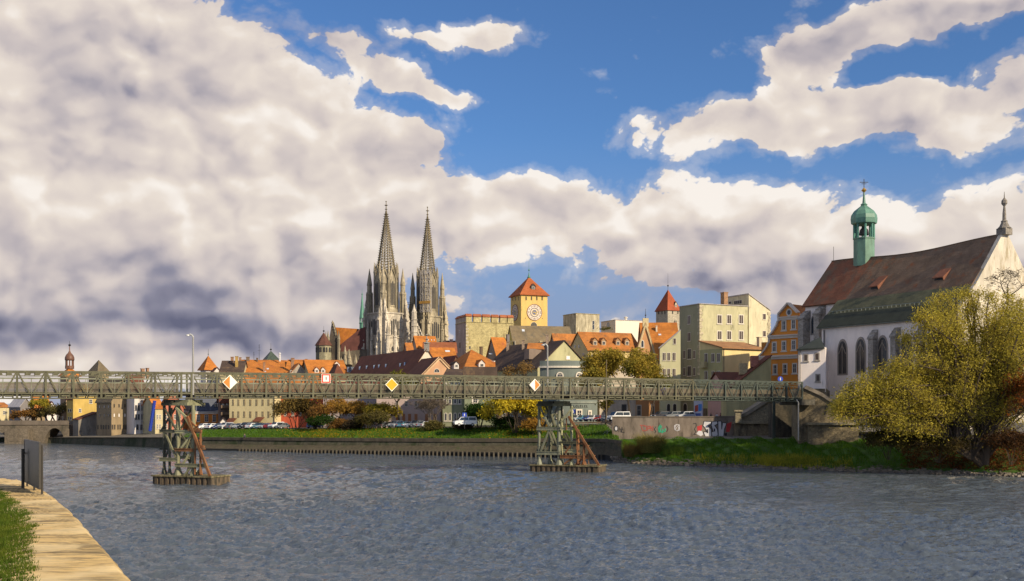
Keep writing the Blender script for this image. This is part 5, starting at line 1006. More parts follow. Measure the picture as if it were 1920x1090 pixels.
def cwin(px, py, w_, h, kind='rect'):
    # tangent face of the drum at this pixel
    best = min((abs((c0 + Vector((math.cos(a), math.sin(a), 0)) * R0).x / (c0 + Vector((math.cos(a), math.sin(a), 0)) * R0).y - (px - 960) / F), a) for a in [-2.08 + i * .005 for i in range(281)])[1]
    nn = Vector((math.cos(best), math.sin(best), 0)); uu = Vector((-nn.y, nn.x, 0)); 
    f_ = Face(c0 + nn * (R0 + .12), uu, nn, 0); win(cf, f_, px, py, w_, h, kind, fw=.32, mull=(1, 1))
for px in (1050, 1086): cwin(px, 703, 9, 6, 'arch'); cwin(px, 722, 7, 10); cwin(px, 776, 7, 12)
cwin(1104, 704, 3, 7); cwin(1106, 777, 3, 10)
for k, px in enumerate(range(1076, 1104, 4)):           # faint raised lettering strip
    best = min((abs((c0 + Vector((math.cos(a), math.sin(a), 0)) * R0).x / (c0 + Vector((math.cos(a), math.sin(a), 0)) * R0).y - (px - 960) / F), a) for a in [-2.08 + i * .005 for i in range(281)])[1]; nn = Vector((math.cos(best), math.sin(best), 0)); uu = Vector((-nn.y, nn.x, 0)); f_ = Face(c0 + nn * (R0 + .02), uu, nn, 0)
    mb = MB(); p = f_.hit(px, 762)[2]; mb.box(p + nn * .05, (.09, .09, .5)); 
    if k % 2: mb.box(p + nn * .05 + uu * .15 + Vector((0, 0, .2)), (.3, .09, .09), math.atan2(uu.y, uu.x))
    mb.box(p + nn * .05 + uu * .15 - Vector((0, 0, .2)), (.3, .09, .09), math.atan2(uu.y, uu.x)); mb.build('lettering', pl((.07, .07, .06)), cf)
st_ = house('tower', 'square ruined tower stump with patchy pale render, right of the clock tower', 1056, 1080, 1124, 290, 28, 588, 580, mat('plaster', (.52, .45, .30), .9, .4, 1.4, .3, stain=.75, stain_col=(.26, .22, .14)), YSTONE, kind='flat', yb=780, cat='tower'); win(st_.root, st_.R, 1112.5, 610, 3.5, 16, mull=(0, 1)); win(st_.root, st_.L, 1060, 612, 2, 6, mull=(0, 0), gm=DARK)
wb = house('building', 'plain white box-shaped building with a small round flue on top', 1127, 1154, 1206, 296, 24, 600, 596, pl((.72, .62, .50), .06, .05), TIN, kind='flat', yb=780, cat='building', over=.2); win(wb.root, wb.L, 1140.5, 609, 5, 9, 'arch')
mb = MB(); p = P(1176, 600, 296); mb.tube(p + Vector((0, 5, -.3)), p + Vector((0, 5, 1.2)), .55, .5, 10); mb.lathe(p + Vector((0, 5, 1.2)), [(.8, 0), (.8, .3), (.1, .6)], 10); mb.build('flue', WHITE, wb.root)
mb = MB()
rr = random.Random(4)
for k in range(240): c_ = P(1130 + rr.gauss(5, 5.5), 617 + rr.gauss(0, 1.6), 280); s_ = rr.uniform(.12, .3); mb.poly([c_, c_ + Vector((s_, rr.uniform(-s_, s_), s_)), c_ + Vector((-s_, rr.uniform(-s_, s_), s_ * .6))])
tag(mb.build('roof_garden', leaf_mat((.08, .09, .02), (.16, .12, .03), (.05, .06, .02))), 'dark potted greenery on a roof terrace below the white box building', 'plants')
so_ = house('house', 'small steep orange-tiled roof house left of the long dormered roof', 1030, 1043, 1086, 226, 22, 655, 627, pl((.45, .33, .22)), R_OR2, 'R', yb=780)
yd = house('house', 'large cream yellow house with a mottled orange roof and four white dormers', 1066, 1103, 1203, 204, 22, 657, 624, pl((.62, .48, .22), .1, .1), R_OR2, 'R', yb=800); gutter(yd, BROWNF)
for px in (1116, 1132, 1159, 1176): dormer(yd, px, 648, 10, 9, pl((.35, .22, .12)), R_OR2)
win(yd.root, yd.R, 1113, 671.5, 7, 11, mull=(1, 2)); 
for s_ in (-6, 6): pass
for x_ in (1078, 1085.5): win(yd.root, yd.L, x_, 650, 2.6, 5, 'round', mull=(0, 0))
grid(yd.root, yd.R, (1113, 1135, 1157), (700, 725, 775), 7, 12); win(yd.root, yd.L, 1094, 666, 2.5, 6, mull=(0, 0))
lo2 = house('house', 'low beige house with a dark roof slope, behind the street tree right of the trestle', 1118, 1124, 1192, 186, 20, 706, 668, pl((.50, .42, .32)), R_DK, kind='lean', yb=800); win(lo2.root, lo2.R, 1170, 770, 8, 22, mull=(0, 0), fm=GREYP)
# salmon gable with orange roof
sa = house('house', 'tall salmon house with a steep shaped gable and a bright orange roof', 1180, 1183, 1238, 192, 4, 700, 607, pl((.52, .27, .12), .12, .12), R_OR, 'L', yb=800)
win(sa.root, sa.R, 1204.5, 645, 4, 12, 'lancet', fw=.22, mull=(0, 0)); win(sa.root, sa.R, 1212, 672, 4, 13, mull=(1, 1)); win(sa.root, sa.R, 1198, 770, 6, 18, fw=.25); win(sa.root, sa.R, 1224, 768, 4, 18, fw=.2)
f = sa.R; mb = MB(); ap = f.o + f.u * f.L / 2; zt = HC - (607 - HY) / F * ap.y; ap = Vector((ap.x, ap.y, zt)); 
for e_ in (f.o + Vector((0, 0, sa.ze)), f.o + f.u * f.L + Vector((0, 0, sa.ze))): mb.bar(e_ + f.n * .1, ap + f.n * .1, .5, .45)
mb.box(ap + Vector((0, .2, .3)), (1.5, .9, 2.2)); mb.build('gable_coping', pl((.62, .50, .28)), sa.root); finial(sa.root, ap + Vector((0, .2, 1.3)), 2.6)
orf = house('house', 'long orange roof running back behind the salmon gable, with one chimney', None, 1208, 1277, 204, -2, 676, 607, pl((.5, .3, .15)), R_OR, 'R', yb=780, depth=24); chimney(orf, 1231, 612, 621, 3, pl((.7, .6, .45))); skylight(orf, 1237, 628, 5, 3)
# distant red-capped tower
rt = house('tower', 'distant stone tower with a steep red tent roof, right of the white building', 1230, 1252, 1275, 345, 30, 582, 543, mat('stone', (.44, .38, .28), .9, .4, 1.2, .4), mat('tiles', (.34, .08, .03), .85, .25), kind='pyramid', yb=780, cat='tower', over=.5)
grid(rt.root, rt.L, (1235, 1241.5, 1247), (586.5,), 1.8, 6.5, gm=DARK, mull=(0, 0), sill=False, fw=.08, fm=QUOIN); grid(rt.root, rt.R, (1261, 1271), (586,), 2, 6, gm=DARK, mull=(0, 0), sill=False, fw=.08, fm=QUOIN); grid(rt.root, rt.R, (1264.5, 1267.5), (604,), 1.6, 6, kind='arch', gm=DARK, mull=(0, 0), sill=False, fw=.06, fm=QUOIN); finial(rt.root, (rt.M + rt.D) / 2 + Vector((0, 0, HC - (546 - HY) / F * rt.M.y)), 9, ball=.5)
dormer(rt, 1267.5, 576, 5, 6, pl((.5, .42, .3)), R_BR, rise=.8)
# green tower house group
t1 = house('tower_house', 'tall olive cream tower house with quoined corner and small windows', 1274, 1312, 1402, 186, 26, 570, 565, OLIVE, TIN, kind='flat', yb=798, cat='house', over=.3)
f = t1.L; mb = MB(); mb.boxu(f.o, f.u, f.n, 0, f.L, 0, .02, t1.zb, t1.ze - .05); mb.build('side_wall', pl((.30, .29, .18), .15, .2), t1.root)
mb = MB(); f = t1.R
for k in range(21): z_ = t1.ze - .3 - k * .85; w_ = (1.0, .5, .8, .4)[k % 4]; mb.boxu(f.o, f.u, f.n, -.14, w_, -w_ * .8, .13, z_ - .7, z_)
mb.build('quoin', QUOIN, t1.root)
DKW = mat('glass', (.07, .05, .04), .3)
for y_, h_ in ((599, 15), (629, 15)): grid(t1.root, t1.R, (1349, 1367, 1389.5), (y_,), 7, h_, gm=DKW, fw=.2, mull=(1, 0))
win(t1.root, t1.L, 1292.3, 600, 5, 15, gm=DKW, mull=(1, 0)); win(t1.root, t1.L, 1292.3, 632, 5, 15, gm=DKW, mull=(1, 0))
for y_ in (665, 697): grid(t1.root, t1.L, (1283.5, 1302), (y_,), 3.6, 14, gm=DKW, mull=(1, 0), fw=.1); win(t1.root, t1.L, 1292.7, y_ - 1, 6, 18, gm=DARK, mull=(1, 0), fw=.15)
grid(t1.root, t1.L, (1285,), (765,), 6.5, 16, kind='arch', gm=DARK, mull=(0, 0), fw=.2, sill=False)
t2 = house('house', 'cream annex with a sloping roofline rising above the olive tower house', 1362, 1404, 1444, 192, 26, 552, 583, pl((.62, .55, .36), .2, .4), TIN, kind='lean', yb=790, over=.2)
grid(t2.root, t2.R, (1433,), (594, 626), 5, 10, gm=DKW, mull=(0, 0), fw=.12); win(t2.root, t2.L, 1384, 567, 14, 6, gm=DARK, mull=(3, 0)); win(t2.root, t2.L, 1369, 568, 4, 4, gm=DARK, mull=(0, 0))
ck = MB(); p = P(1358, 570, 192); ck.box((p.x, p.y, p.z + .3), (1.2, 1.6, 5.0), .4); ck.box((p.x, p.y, p.z + 2.9), (1.4, 1.8, .2), .4); ck.build('chimney', mat('stone', (.34, .19, .10)), t2.root)
mb = MB()
for k in range(14): f = t2.R; z_ = zm(586, f.o + f.u * f.L) - k * .9; w_ = (.9, .4, .7)[k % 3]; mb.boxu(f.o, f.u, f.n, f.L - w_, f.L + .12, -.5, .12, z_ - .7, z_)
mb.build('quoin', QUOIN, t2.root)
gl = house('house', 'narrow pale green house with roofline sloping down leftward, next to the olive tower', 1236, 1237.5, 1276, 186, 2, 654, 620, pl((.48, .45, .27), .12, .12), TIN, kind='lean', yb=798, over=.25)
win(gl.root, gl.R, 1265, 640, 4, 10, gm=DKW, mull=(0, 0)); grid(gl.root, gl.R, (1245.5, 1254, 1264), (669, 699), 5, 14, gm=DKW, mull=(1, 0), fw=.1); grid(gl.root, gl.R, (1253.5, 1265), (765,), 6, 15, kind='arch', gm=DARK, mull=(0, 0), sill=False)
lh = house('house', 'pale yellow house with a low tiled roof against the olive tower', 1312, 1355, 1436, 171, 30, 653, 641, pl((.64, .51, .24), .12, .2), mat('tiles', (.34, .17, .07), .85, .35), kind='shed', yb=798, over=.5)
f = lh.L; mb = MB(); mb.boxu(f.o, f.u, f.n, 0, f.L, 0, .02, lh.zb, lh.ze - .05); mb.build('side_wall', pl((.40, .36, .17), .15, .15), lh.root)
grid(lh.root, lh.L, (1324, 1337, 1347.5), (671, 704), 5, 15, gm=DKW, fw=.12, mull=(1, 0)); chimney(lh, 1424, 633, 650, 7, pl((.5, .42, .28))); gutter(lh, IRON)
mb = MB(); f = lh.L; mb.boxu(f.o, f.u, f.n, f.hit(1317, 680)[0], f.hit(1327, 680)[0], 0, 1.0, f.hit(1320, 690)[1], f.hit(1320, 679)[1]); mb.build('balcony', pl((.45, .38, .2)), lh.root)
mb = MB(); mb.boxu(f.o, f.u, f.n, f.hit(1318, 780)[0], f.hit(1326, 780)[0], 0, .2, lh.zb, f.hit(1320, 766)[1]); mb.build('door', BRN, lh.root); mb = MB(); mb.boxu(f.o, f.u, f.n, f.hit(1334, 780)[0], f.hit(1352, 780)[0], 0, .2, lh.zb, f.hit(1340, 766)[1]); mb.build('shop_window', GLASS, lh.root)
mb = MB(); mb.boxu(f.o, f.u, f.n, f.hit(1333, 780)[0], f.hit(1349, 780)[0], 0, .25, f.hit(1340, 763)[1], f.hit(1340, 759)[1]); mb.build('shop_sign', pl((.12, .09, .06)), lh.root); mb = MB(); mb.boxu(f.o, f.u, f.n, f.hit(1334, 780)[0], f.hit(1338, 780)[0], 0, .4, f.hit(1340, 759)[1], f.hit(1340, 754)[1]); mb.build('shop_sign', mat('paint', (.7, .3, .02), .6), lh.root)
# advertising wall
mb = MB(); p = P(1301, 783, 165); q_ = P(1317, 783, 164); uu = (q_ - p).normalized(); nn = Vector((uu.y, -uu.x, 0)); f_ = Face(Vector((p.x, p.y, 0)), uu, nn, 0); L_ = (q_ - p).length
av = empty('poster_board', p, 'tall white poster board with blue and red picture, right of the dark hoods', 'poster'); mb.boxu(f_.o, uu, nn, 0, L_, -.3, 0, p.z - 1.5, f_.hit(1305, 752)[1]); mb.build('board', mat('paint', (.55, .55, .62), .6, .1, bump=0), av)
gpoly(f_, [(1303, 773), (1303, 761), (1309, 759), (1309, 771)], mat('paint', (.45, .08, .05), .6), 'picture', av); gpoly(f_, [(1309.5, 772), (1309.5, 758), (1316, 758), (1316, 770)], mat('paint', (.08, .25, .6), .6), 'picture', av); gpoly(f_, [(1304, 780), (1304, 775), (1314, 775), (1314, 780)], mat('paint', (.08, .12, .35), .6), 'picture', av)
pkh = house('house', 'pink house with white-edged arched doorways below the right end of the footbridge', None, 1358, 1424, 160, 10, 722, 700, pl((.55, .33, .28), .1, .1), R_BR, yb=794, depth=10); win(pkh.root, pkh.R, 1369, 775, 11, 14, 'arch', fw=.35, sill=False, gm=DARK); win(pkh.root, pkh.R, 1392, 773, 11, 13, 'arch', fw=.35, sill=False, gm=DARK)
rb_ = house('house', 'dark red-brown roof with brick chimneys, sloping up towards the orange gabled house', 1352, 1362, 1446, 156, 10, 736, 668, pl((.45, .4, .2)), mat('tiles', (.17, .055, .03), .85, .3), kind='lean', yb=794)
for px, py in ((1393, 686), (1414.5, 672)): mb = MB(); p = P(px, py + 6, 158); mb.box((p.x, p.y, p.z), (1.6, 1.2, 2.4)); mb.build('chimney', mat('stone', (.42, .33, .18) if px < 1400 else (.35, .14, .10)), rb_.root)
# ---------- orange baroque gable house
ob = empty('baroque_house', P(1460, 795, 160), 'orange house with a curved baroque gable and white cornices, left of the white church', 'house')
prof_ = [(1422, 800), (1422, 672), (1424, 668), (1429, 664), (1433, 659), (1438, 652), (1441.5, 643.5), (1442, 634), (1443.7, 629), (1449, 624), (1453, 618), (1457, 611), (1459.5, 603), (1460, 595), (1461, 590), (1479, 569), (1497, 587), (1497, 800)]
w1, f1 = wallslab('w', None, None, prof_, 163, -48, .8, pl((.74, .28, .045), .12, .12), ob, 'facade')
t = math.radians(-48); uo = Vector((math.cos(t), math.sin(t), 0)); no = Vector((-uo.y, uo.x, 0)); L0, L1 = f1.hit(1423, 700)[0], f1.hit(1496, 700)[0]
mb = MB(); zb0 = P(1422, 800, 163).z; zt0 = f1.hit(1460, 640)[1]; mb.boxu(f1.o, uo, no, L0 + .1, L1 - .05, .8, 14, zb0, zt0); mb.build('body', pl((.55, .22, .05)), ob)
mb = MB(); mid = f1.hit(1479, 600)[0]; za = f1.hit(1479, 572)[1]; zs = f1.hit(1459, 600)[1]; hw_ = f1.hit(1497, 600)[0] - mid
q0 = f1.o + no * .5
for s_ in (1, -1): a_ = q0 + uo * (mid + s_ * (hw_ + .2)) + Vector((0, 0, zs)); r_ = q0 + uo * mid + Vector((0, 0, za)); mb.hexa([a_, a_ + no * 14, r_ + no * 14, r_, a_ + Vector((0, 0, .25)), a_ + no * 14 + Vector((0, 0, .25)), r_ + no * 14 + Vector((0, 0, .25)), r_ + Vector((0, 0, .25))])
mb.build('roof', R_OR2, ob)
CORN = pl((.62, .54, .44), .08, .1)
def cornice(xa, xb, y0, y1, d=.5): 
    mb = MB(); za_ = f1.hit((xa + xb) / 2, y1)[1]; zb_ = f1.hit((xa + xb) / 2, y0)[1]; mb.boxu(f1.o, uo, -no, f1.hit(xa, 650)[0], f1.hit(xb, 650)[0], -.2, d, za_, zb_); mb.boxu(f1.o, uo, -no, f1.hit(xa, 650)[0] + .1, f1.hit(xb, 650)[0] - .1, -.2, d * .5, za_ - .5, za_); mb.build('cornice', CORN, ob)
cornice(1420.5, 1497, 666.5, 669.5); cornice(1441, 1497, 628, 630.5); cornice(1459, 1498, 593.5, 595.5)
mb = MB()
edge_ = prof_[1:17]
for a_, b_ in zip(edge_, edge_[1:]): mb.bar(f1.hit(*a_)[2] - no * .05 + Vector((0, 0, .05)), f1.hit(*b_)[2] - no * .05 + Vector((0, 0, .05)), .9 if a_[0] < 1461 else 1.3, .32)
mb.build('gable_edge', CORN, ob)
win(ob, f1, 1479.6, 586, 6.5, 9, 'round', fw=.3, mull=(0, 0))
for pts_ in (((1470, 610.5), (1488, 608.5)), ((1452, 651), (1470, 649), (1488.3, 647.2)), ((1435.5, 694), (1453.4, 692.8), (1472, 691.8), (1490, 691))):
    for px, py in pts_: win(ob, f1, px, py, 5, 15.5, fw=.28, mull=(1, 1))
# ================================================================ cathedral
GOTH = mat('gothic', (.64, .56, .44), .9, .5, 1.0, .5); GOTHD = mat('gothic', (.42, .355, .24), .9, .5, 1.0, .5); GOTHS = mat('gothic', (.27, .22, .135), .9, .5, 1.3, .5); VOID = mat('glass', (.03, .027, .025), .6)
cat_ = empty('cathedral', P(760, 780, 390), 'gothic cathedral with two tall crocketed openwork spires and orange choir roofs', 'cathedral')
def tower(cx, Yu, ytop, s, stone, up_stone):
    Yd = Yu * KU; c = Vector(((cx - 960) / F * Yd, Yd, 0)); Zz = lambda py: HC - (py - HY) / F * Yd
    dy = ytop - 378; A_ = math.radians(42); ex = Vector((math.cos(A_), math.sin(A_), 0)); ey = Vector((-ex.y, ex.x, 0)); nR = Vector((ex.y, -ex.x, 0)); up = Vector((0, 0, 1))
    z0, z1, z2, z3, z4 = Zz(790), Zz(634 + dy * .5), Zz(589 + dy * .6), Zz(507 + dy * .8), Zz(396 + dy)
    hw = 7.4 * s; mb = MB()
    Rz = A_; mb.box(c + up * (z0 + z2) / 2, (2 * hw, 2 * hw, z2 - z0), Rz)
    for z_ in (z1, z2, (z0 + z1) / 2 + 4): mb.box(c + up * z_, (2 * hw + .9, 2 * hw + .9, .7), Rz)
    body = mb.build('tower', stone, cat_)
    # buttresses at the corners, stepping in, each with pinnacles
    dirs = [(ex, ey), (ey, ex * -1), (ex * -1, ey * -1), (ey * -1, ex)]
    for i, (a, b) in enumerate([(1, 1), (1, -1), (-1, -1), (-1, 1)]):
        k = c + ex * a * hw + ey * b * hw; mb = MB()
        for off, nn in ((ex * a, ey * b), (ey * b, ex * a)):
            for q_, (za, zb_, ln, wd) in enumerate(((z0, z1 - 3, 3.4, 2.2), (z1 - 3, z2 - 2, 2.5, 1.9), (z2 - 2, z2 + 3, 1.6, 1.5))):
                mb.box(k + off * (ln / 2 - .3) - nn * wd / 2 + up * (za + zb_) / 2, (ln if abs(off.dot(ex)) > .5 else wd, wd if abs(off.dot(ex)) > .5 else ln, zb_ - za), Rz)
                p = k + off * (ln - 1.0) - nn * wd / 2 + up * zb_; mb.lathe(p, [(wd * .45, -.2), (wd * .45, 1.2), (wd * .6, 1.3), (.05, 5.0)], 4, Rz + PI / 4)
                for zz_ in np.arange(za + 5, zb_ - 1, 6.5):                   # little gablets
                    mb.lathe(k + off * (ln - .35) - nn * wd / 2 + up * float(zz_), [(wd * .5, 0), (wd * .55, .4), (.05, 2.2)], 4, Rz + PI / 4)
        mb.build('buttress', stone, body)
        # corner pinnacle turret rising beside the octagon
        t = c + (ex * a + ey * b) * hw * .84; mb = MB(); h_ = (z3 - z2); r = 1.45 * s
        mb.lathe(t, [(r * 1.15, z2 - 1), (r * 1.15, z2 + h_ * .42), (r * 1.35, z2 + h_ * .44), (r * .9, z2 + h_ * .5), (r * .85, z2 + h_ * .64), (r * 1.0, z2 + h_ * .66), (.08, z2 + h_ * 1.04)], 8, Rz)
        for q_ in range(8): an = Rz + q_ * PI / 4; mb.tube(t + Vector((math.cos(an), math.sin(an), 0)) * r * 1.2 + up * z2, t + Vector((math.cos(an), math.sin(an), 0)) * r * 1.2 + up * (z2 + h_ * .5), .16, .08, 4)
        for q_ in range(7): zz_ = z2 + h_ * (.68 + .05 * q_); mb.box(t + up * zz_, (r * (1.15 - .15 * q_), r * (1.15 - .15 * q_), .22), Rz + .4 * q_)
        mb.build('pinnacle', up_stone, body)
    # great windows on the four faces
    for nn, uu in ((nR, ex), (-ex, -ey), (-nR, -ex), (ex, ey)):
        o = c + nn * hw; fc = Face(Vector((o.x, o.y, 0)), uu, nn, 0)
        for (za, zb_, w_, n) in ((z1 + 1.2, z2 - 2.2, 5.2, 4), (Zz(660), z1 - 3.5, 4.6, 3)):
            m1 = MB(); plate(m1, fc, shape('lancet', -w_ / 2 - .6, w_ / 2 + .6, za - .5, zb_ + .8), 0, .35); wf = m1.build('window', stone, body)
            for k in range(n):
                u0 = -w_ / 2 + w_ * k / n + .18; u1 = -w_ / 2 + w_ * (k + 1) / n - .18; m2 = MB(); plate(m2, fc, shape('lancet', u0, u1, za, zb_ - .4 - abs(k - (n - 1) / 2) * .9), .3, .4); m2.build('light', VOID, wf) if False else None
                if k == 0: acc = MB()
                plate(acc, fc, shape('lancet', u0, u1, za, zb_ - .4 - abs(k - (n - 1) / 2) * .9), .3, .42)
            acc.build('lights', VOID, body)
        rib = MB()
        for k in np.linspace(-hw + 1.0, hw - 1.0, 9):
            if abs(k) > 3.4: rib.boxu(fc.o, uu, nn, k - .13, k + .13, 0, .45, z0, z2 - .5)
        for zz_ in np.arange(z1 + 4, z2, 4.0):
            for k in (-hw + 2, hw - 2): rib.boxu(fc.o, uu, nn, k - 1.3, k + 1.3, 0, .55, zz_, zz_ + .35)
        rib.build('tracery', stone, body)
    # octagon stage with gables
    R8 = 6.0 * s; mb = MB(); mb.lathe(c, [(R8 * 1.12, z2 - .2), (R8 * 1.12, z2 + 2), (R8, z2 + 3), (R8, z3 - 3.5), (R8 * .86, z3)], 8, A_ + PI / 8); oc = mb.build('octagon', up_stone, cat_)
    for i in range(8):
        an = A_ + i * PI / 4; nn = Vector((math.cos(an), math.sin(an), 0)); uu = Vector((-nn.y, nn.x, 0)); ap = R8 * math.cos(PI / 8); o = c + nn * ap; fc = Face(Vector((o.x, o.y, 0)), uu, nn, 0)
        m1 = MB(); plate(m1, fc, shape('lancet', -1.55 * s, 1.55 * s, z2 + 3.6, z3 - 5), 0, .3); wf = m1.build('window', up_stone, oc)
        m2 = MB()
        for k in (-1, 0, 1): plate(m2, fc, shape('lancet', k * .95 * s - .36 * s, k * .95 * s + .36 * s, z2 + 4.2, z3 - 6.2 - abs(k)), .25, .36)
        m2.build('lights', VOID, wf)
        g = MB(); w_ = 2.3 * s; zg = z3 - 5.5; t_ = fc.o + nn * .25
        for s_ in (-1, 1): g.bar(t_ + uu * s_ * w_ + up * zg, t_ + up * (zg + 7.5), .3, .5)
        for k in range(5):
            for s_ in (-1, 1): q_ = (t_ + uu * s_ * w_ + up * zg).lerp(t_ + up * (zg + 7.5), (k + .5) / 5); g.box(q_ + up * .25, (.4, .4, .4), an)
        g.tube(t_ + up * (zg + 7), t_ + up * (zg + 9.2), .16, .05, 5); g.build('gable', up_stone, oc)
        bx = MB(); an2 = an + PI / 8; e_ = c + Vector((math.cos(an2), math.sin(an2), 0)) * (R8 + .25); bx.tube(e_ + up * z2, e_ + up * (z3 - 2), .55, .45, 5); bx.lathe(e_ + up * (z3 - 2), [(.5, 0), (.6, .3), (.04, 6.2)], 5)
        for k in range(5): bx.box(e_ + up * (z3 - 1.2 + k * 1.1), (.95 - .16 * k, .95 - .16 * k, .2), an2)
        bx.build('pinnacle', up_stone, oc)
    # openwork spire: eight crocketed ribs, rings and tracery
    Rb = 5.15 * s; zb_, zt = z3 - 2.0, z4; sp = MB(); N = 8; H_ = zt - zb_
    def sp_pt(i, t): an = A_ + PI / 8 + i * 2 * PI / N; r = Rb * (1 - t) + .28 * t; return c + Vector((math.cos(an) * r, math.sin(an) * r, zb_ + H_ * t))
    for i in range(N): sp.tube(sp_pt(i, 0), sp_pt(i, 1), .30 * s, .14, 5)
    rings = 23
    for k in range(rings):
        t0, t1 = k / rings, (k + 1) / rings
        for i in range(N):
            a, b = sp_pt(i, t0), sp_pt(i + 1, t0); sp.bar(a, b, .16, .26)
            if k < rings - 3:
                m_ = (sp_pt(i, t1) + sp_pt(i + 1, t1)) / 2; sp.bar(a, m_, .13 * s); sp.bar(b, m_, .13 * s); m0 = (a + b) / 2; sp.bar(m0, m_, .13 * s)
    spire = sp.build('spire', GOTHS, cat_)
    ck = MB()
    for k in range(27):
        t = k / 27.5
        for i in range(N): p = sp_pt(i, t); d = Vector((p.x - c.x, p.y - c.y, 0)).normalized(); ck.hexa([p + d * .1 + q_ for q_ in (Vector((-.2, -.2, -.1)), Vector((.2, -.2, -.1)), Vector((.2, .2, -.1)), Vector((-.2, .2, -.1)))] + [p + d * .62 + q_ for q_ in (Vector((-.22, -.22, .2)), Vector((.22, -.22, .2)), Vector((.22, .22, .2)), Vector((-.22, .22, .2)))])
    tag(ck.build('crocket', GOTHS, spire), kind='stuff')
    fn = MB(); zq = zt; fn.tube(c + up * zq, c + up * (zq + 5.2), .32, .16, 6); fn.lathe(c + up * (zq + 3.0), [(.3, -.25), (1.05, 0), (.3, .3)], 8); fn.lathe(c + up * (zq + .9), [(.3, -.2), (.8, 0), (.3, .2)], 8); fn.lathe(c + up * (zq + 5.0), [(.1, -.3), (.45, 0), (.05, .4)], 6); fn.build('finial', GOTHS, spire)
    return c, Zz, ex, nR, hw
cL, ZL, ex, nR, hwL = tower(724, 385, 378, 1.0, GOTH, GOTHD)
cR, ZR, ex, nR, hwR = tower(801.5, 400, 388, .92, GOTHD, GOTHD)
up = Vector((0, 0, 1))
# west gable between the towers, with the slim central pinnacle
def solid(pts, Yu, thick, m_, nm, par=None, th=0):
    ob, f = wallslab(nm, None, None, pts, Yu, th, thick, m_, par or cat_, nm); return ob, f
solid([(752, 700), (757, 660), (763, 648), (768, 636), (774, 618), (779, 605), (784, 618), (789, 634), (797, 648), (802, 700)], 381, 1.5, GOTH, 'west_gable')
mb = MB(); p = P(776.5, 700, 379); Zm = lambda py: HC - (py - HY) / F * p.y; mb.lathe(Vector((p.x, p.y, 0)), [(1.6, Zm(700)), (1.6, Zm(612)), (1.3, Zm(588)), (1.45, Zm(586)), (.7, Zm(580)), (.05, Zm(570))], 8); 
for y_ in (600, 612, 624, 640): mb.lathe(Vector((p.x, p.y, Zm(y_))), [(1.6, -.2), (1.95, 0), (1.6, .2)], 8)
mb.build('stair_turret', GOTH, cat_)
mb = MB()
for (xa, ya), (xb, yb_) in (((757, 658), (778, 606)), ((780, 606), (800, 650))):
    for k in range(9): q_ = P(xa + (xb - xa) * k / 8, ya + (yb_ - ya) * k / 8, 380); mb.lathe(q_, [(.45, 0), (.55, .3), (.04, 1.8)], 4)
mb.build('gable_crocket', GOTH, cat_)
solid([(766, 700), (768, 614), (780, 612), (784, 700)], 420, 20, R_BR, 'nave_roof')
mb = MB()
a = P(757, 571, 392); b_ = P(772, 571, 395); mb.bar(a, b_, .5, .3); mb.bar(a + up * 1.1, b_ + up * 1.1, .2)
for k in range(6): q_ = a.lerp(b_, k / 5); mb.bar(q_, q_ + up * 1.1, .15)
mb.bar(a - up * .8, b_ - up * .8, .15); mb.build('walkway', IRON, cat_)
# flanking aisle pieces left tower base
for (x_, yt, Yq) in ((690, 600, 383), (697, 618, 380), (708, 624, 377), (727, 608, 374), (741, 612, 376), (756, 600, 384), (832, 570, 402), (829, 600, 398), (776, 560, 398), (788, 606, 394)):
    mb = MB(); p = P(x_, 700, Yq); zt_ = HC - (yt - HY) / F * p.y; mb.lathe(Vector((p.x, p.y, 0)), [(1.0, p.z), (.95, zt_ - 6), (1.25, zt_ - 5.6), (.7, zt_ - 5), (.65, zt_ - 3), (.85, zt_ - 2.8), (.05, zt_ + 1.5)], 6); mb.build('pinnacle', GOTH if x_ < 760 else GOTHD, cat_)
# scaffold on the right tower
o = cR - nR * 0 + (-ex) * (hwR + .3); sc = MB(); uu = Vector((-ex.y, ex.x, 0)); 
pa = P(788, 580, 391); pb = P(806, 580, 389); u_ = (pb - pa).normalized(); u_.z = 0; W_ = (pb - pa).length; nn_ = Vector((u_.y, -u_.x, 0)); zt_, zb2 = HC - (508 - HY) / F * pa.y, HC - (586 - HY) / F * pa.y
o_ = Vector((pa.x, pa.y, 0))
for k in range(5):
    for d_ in (0, -1.6): sc.boxu(o_, u_, nn_, W_ * k / 4 - .09, W_ * k / 4 + .09, d_, d_ + .18, zb2, zt_)
for k in range(11):
    z_ = zb2 + (zt_ - zb2) * k / 10
    for d_ in (0, -1.6): sc.boxu(o_, u_, nn_, 0, W_, d_, d_ + .14, z_, z_ + .14)
    if k < 10:
        sc.boxu(o_, u_, nn_, 0, W_, -1.6, 0, z_, z_ + .08)
        for q_ in range(4): z2_ = z_ + (zt_ - zb2) / 10; i0, i1 = (q_, q_ + 1) if (q_ + k) % 2 else (q_ + 1, q_); sc.bar(o_ + u_ * W_ * i0 / 4 + nn_ * .15 + up * z_, o_ + u_ * W_ * i1 / 4 + nn_ * .15 + up * z2_, .12)
scf = empty('scaffold', P(797, 586, 391), 'pale pole scaffold climbing the left face of the right cathedral spire', 'scaffold'); sc.build('poles', mat('metal', (.46, .42, .38), .6, .2, bump=0), scf)
mb = MB(); zz_ = HC - (570 - HY) / F * pa.y; mb.boxu(o_, u_, nn_, -.6, W_ + .3, .2, .3, zz_, zz_ + 1.4); mb.build('boarding', mat('paint', (.52, .28, .06), .7, .2, bump=0), scf)
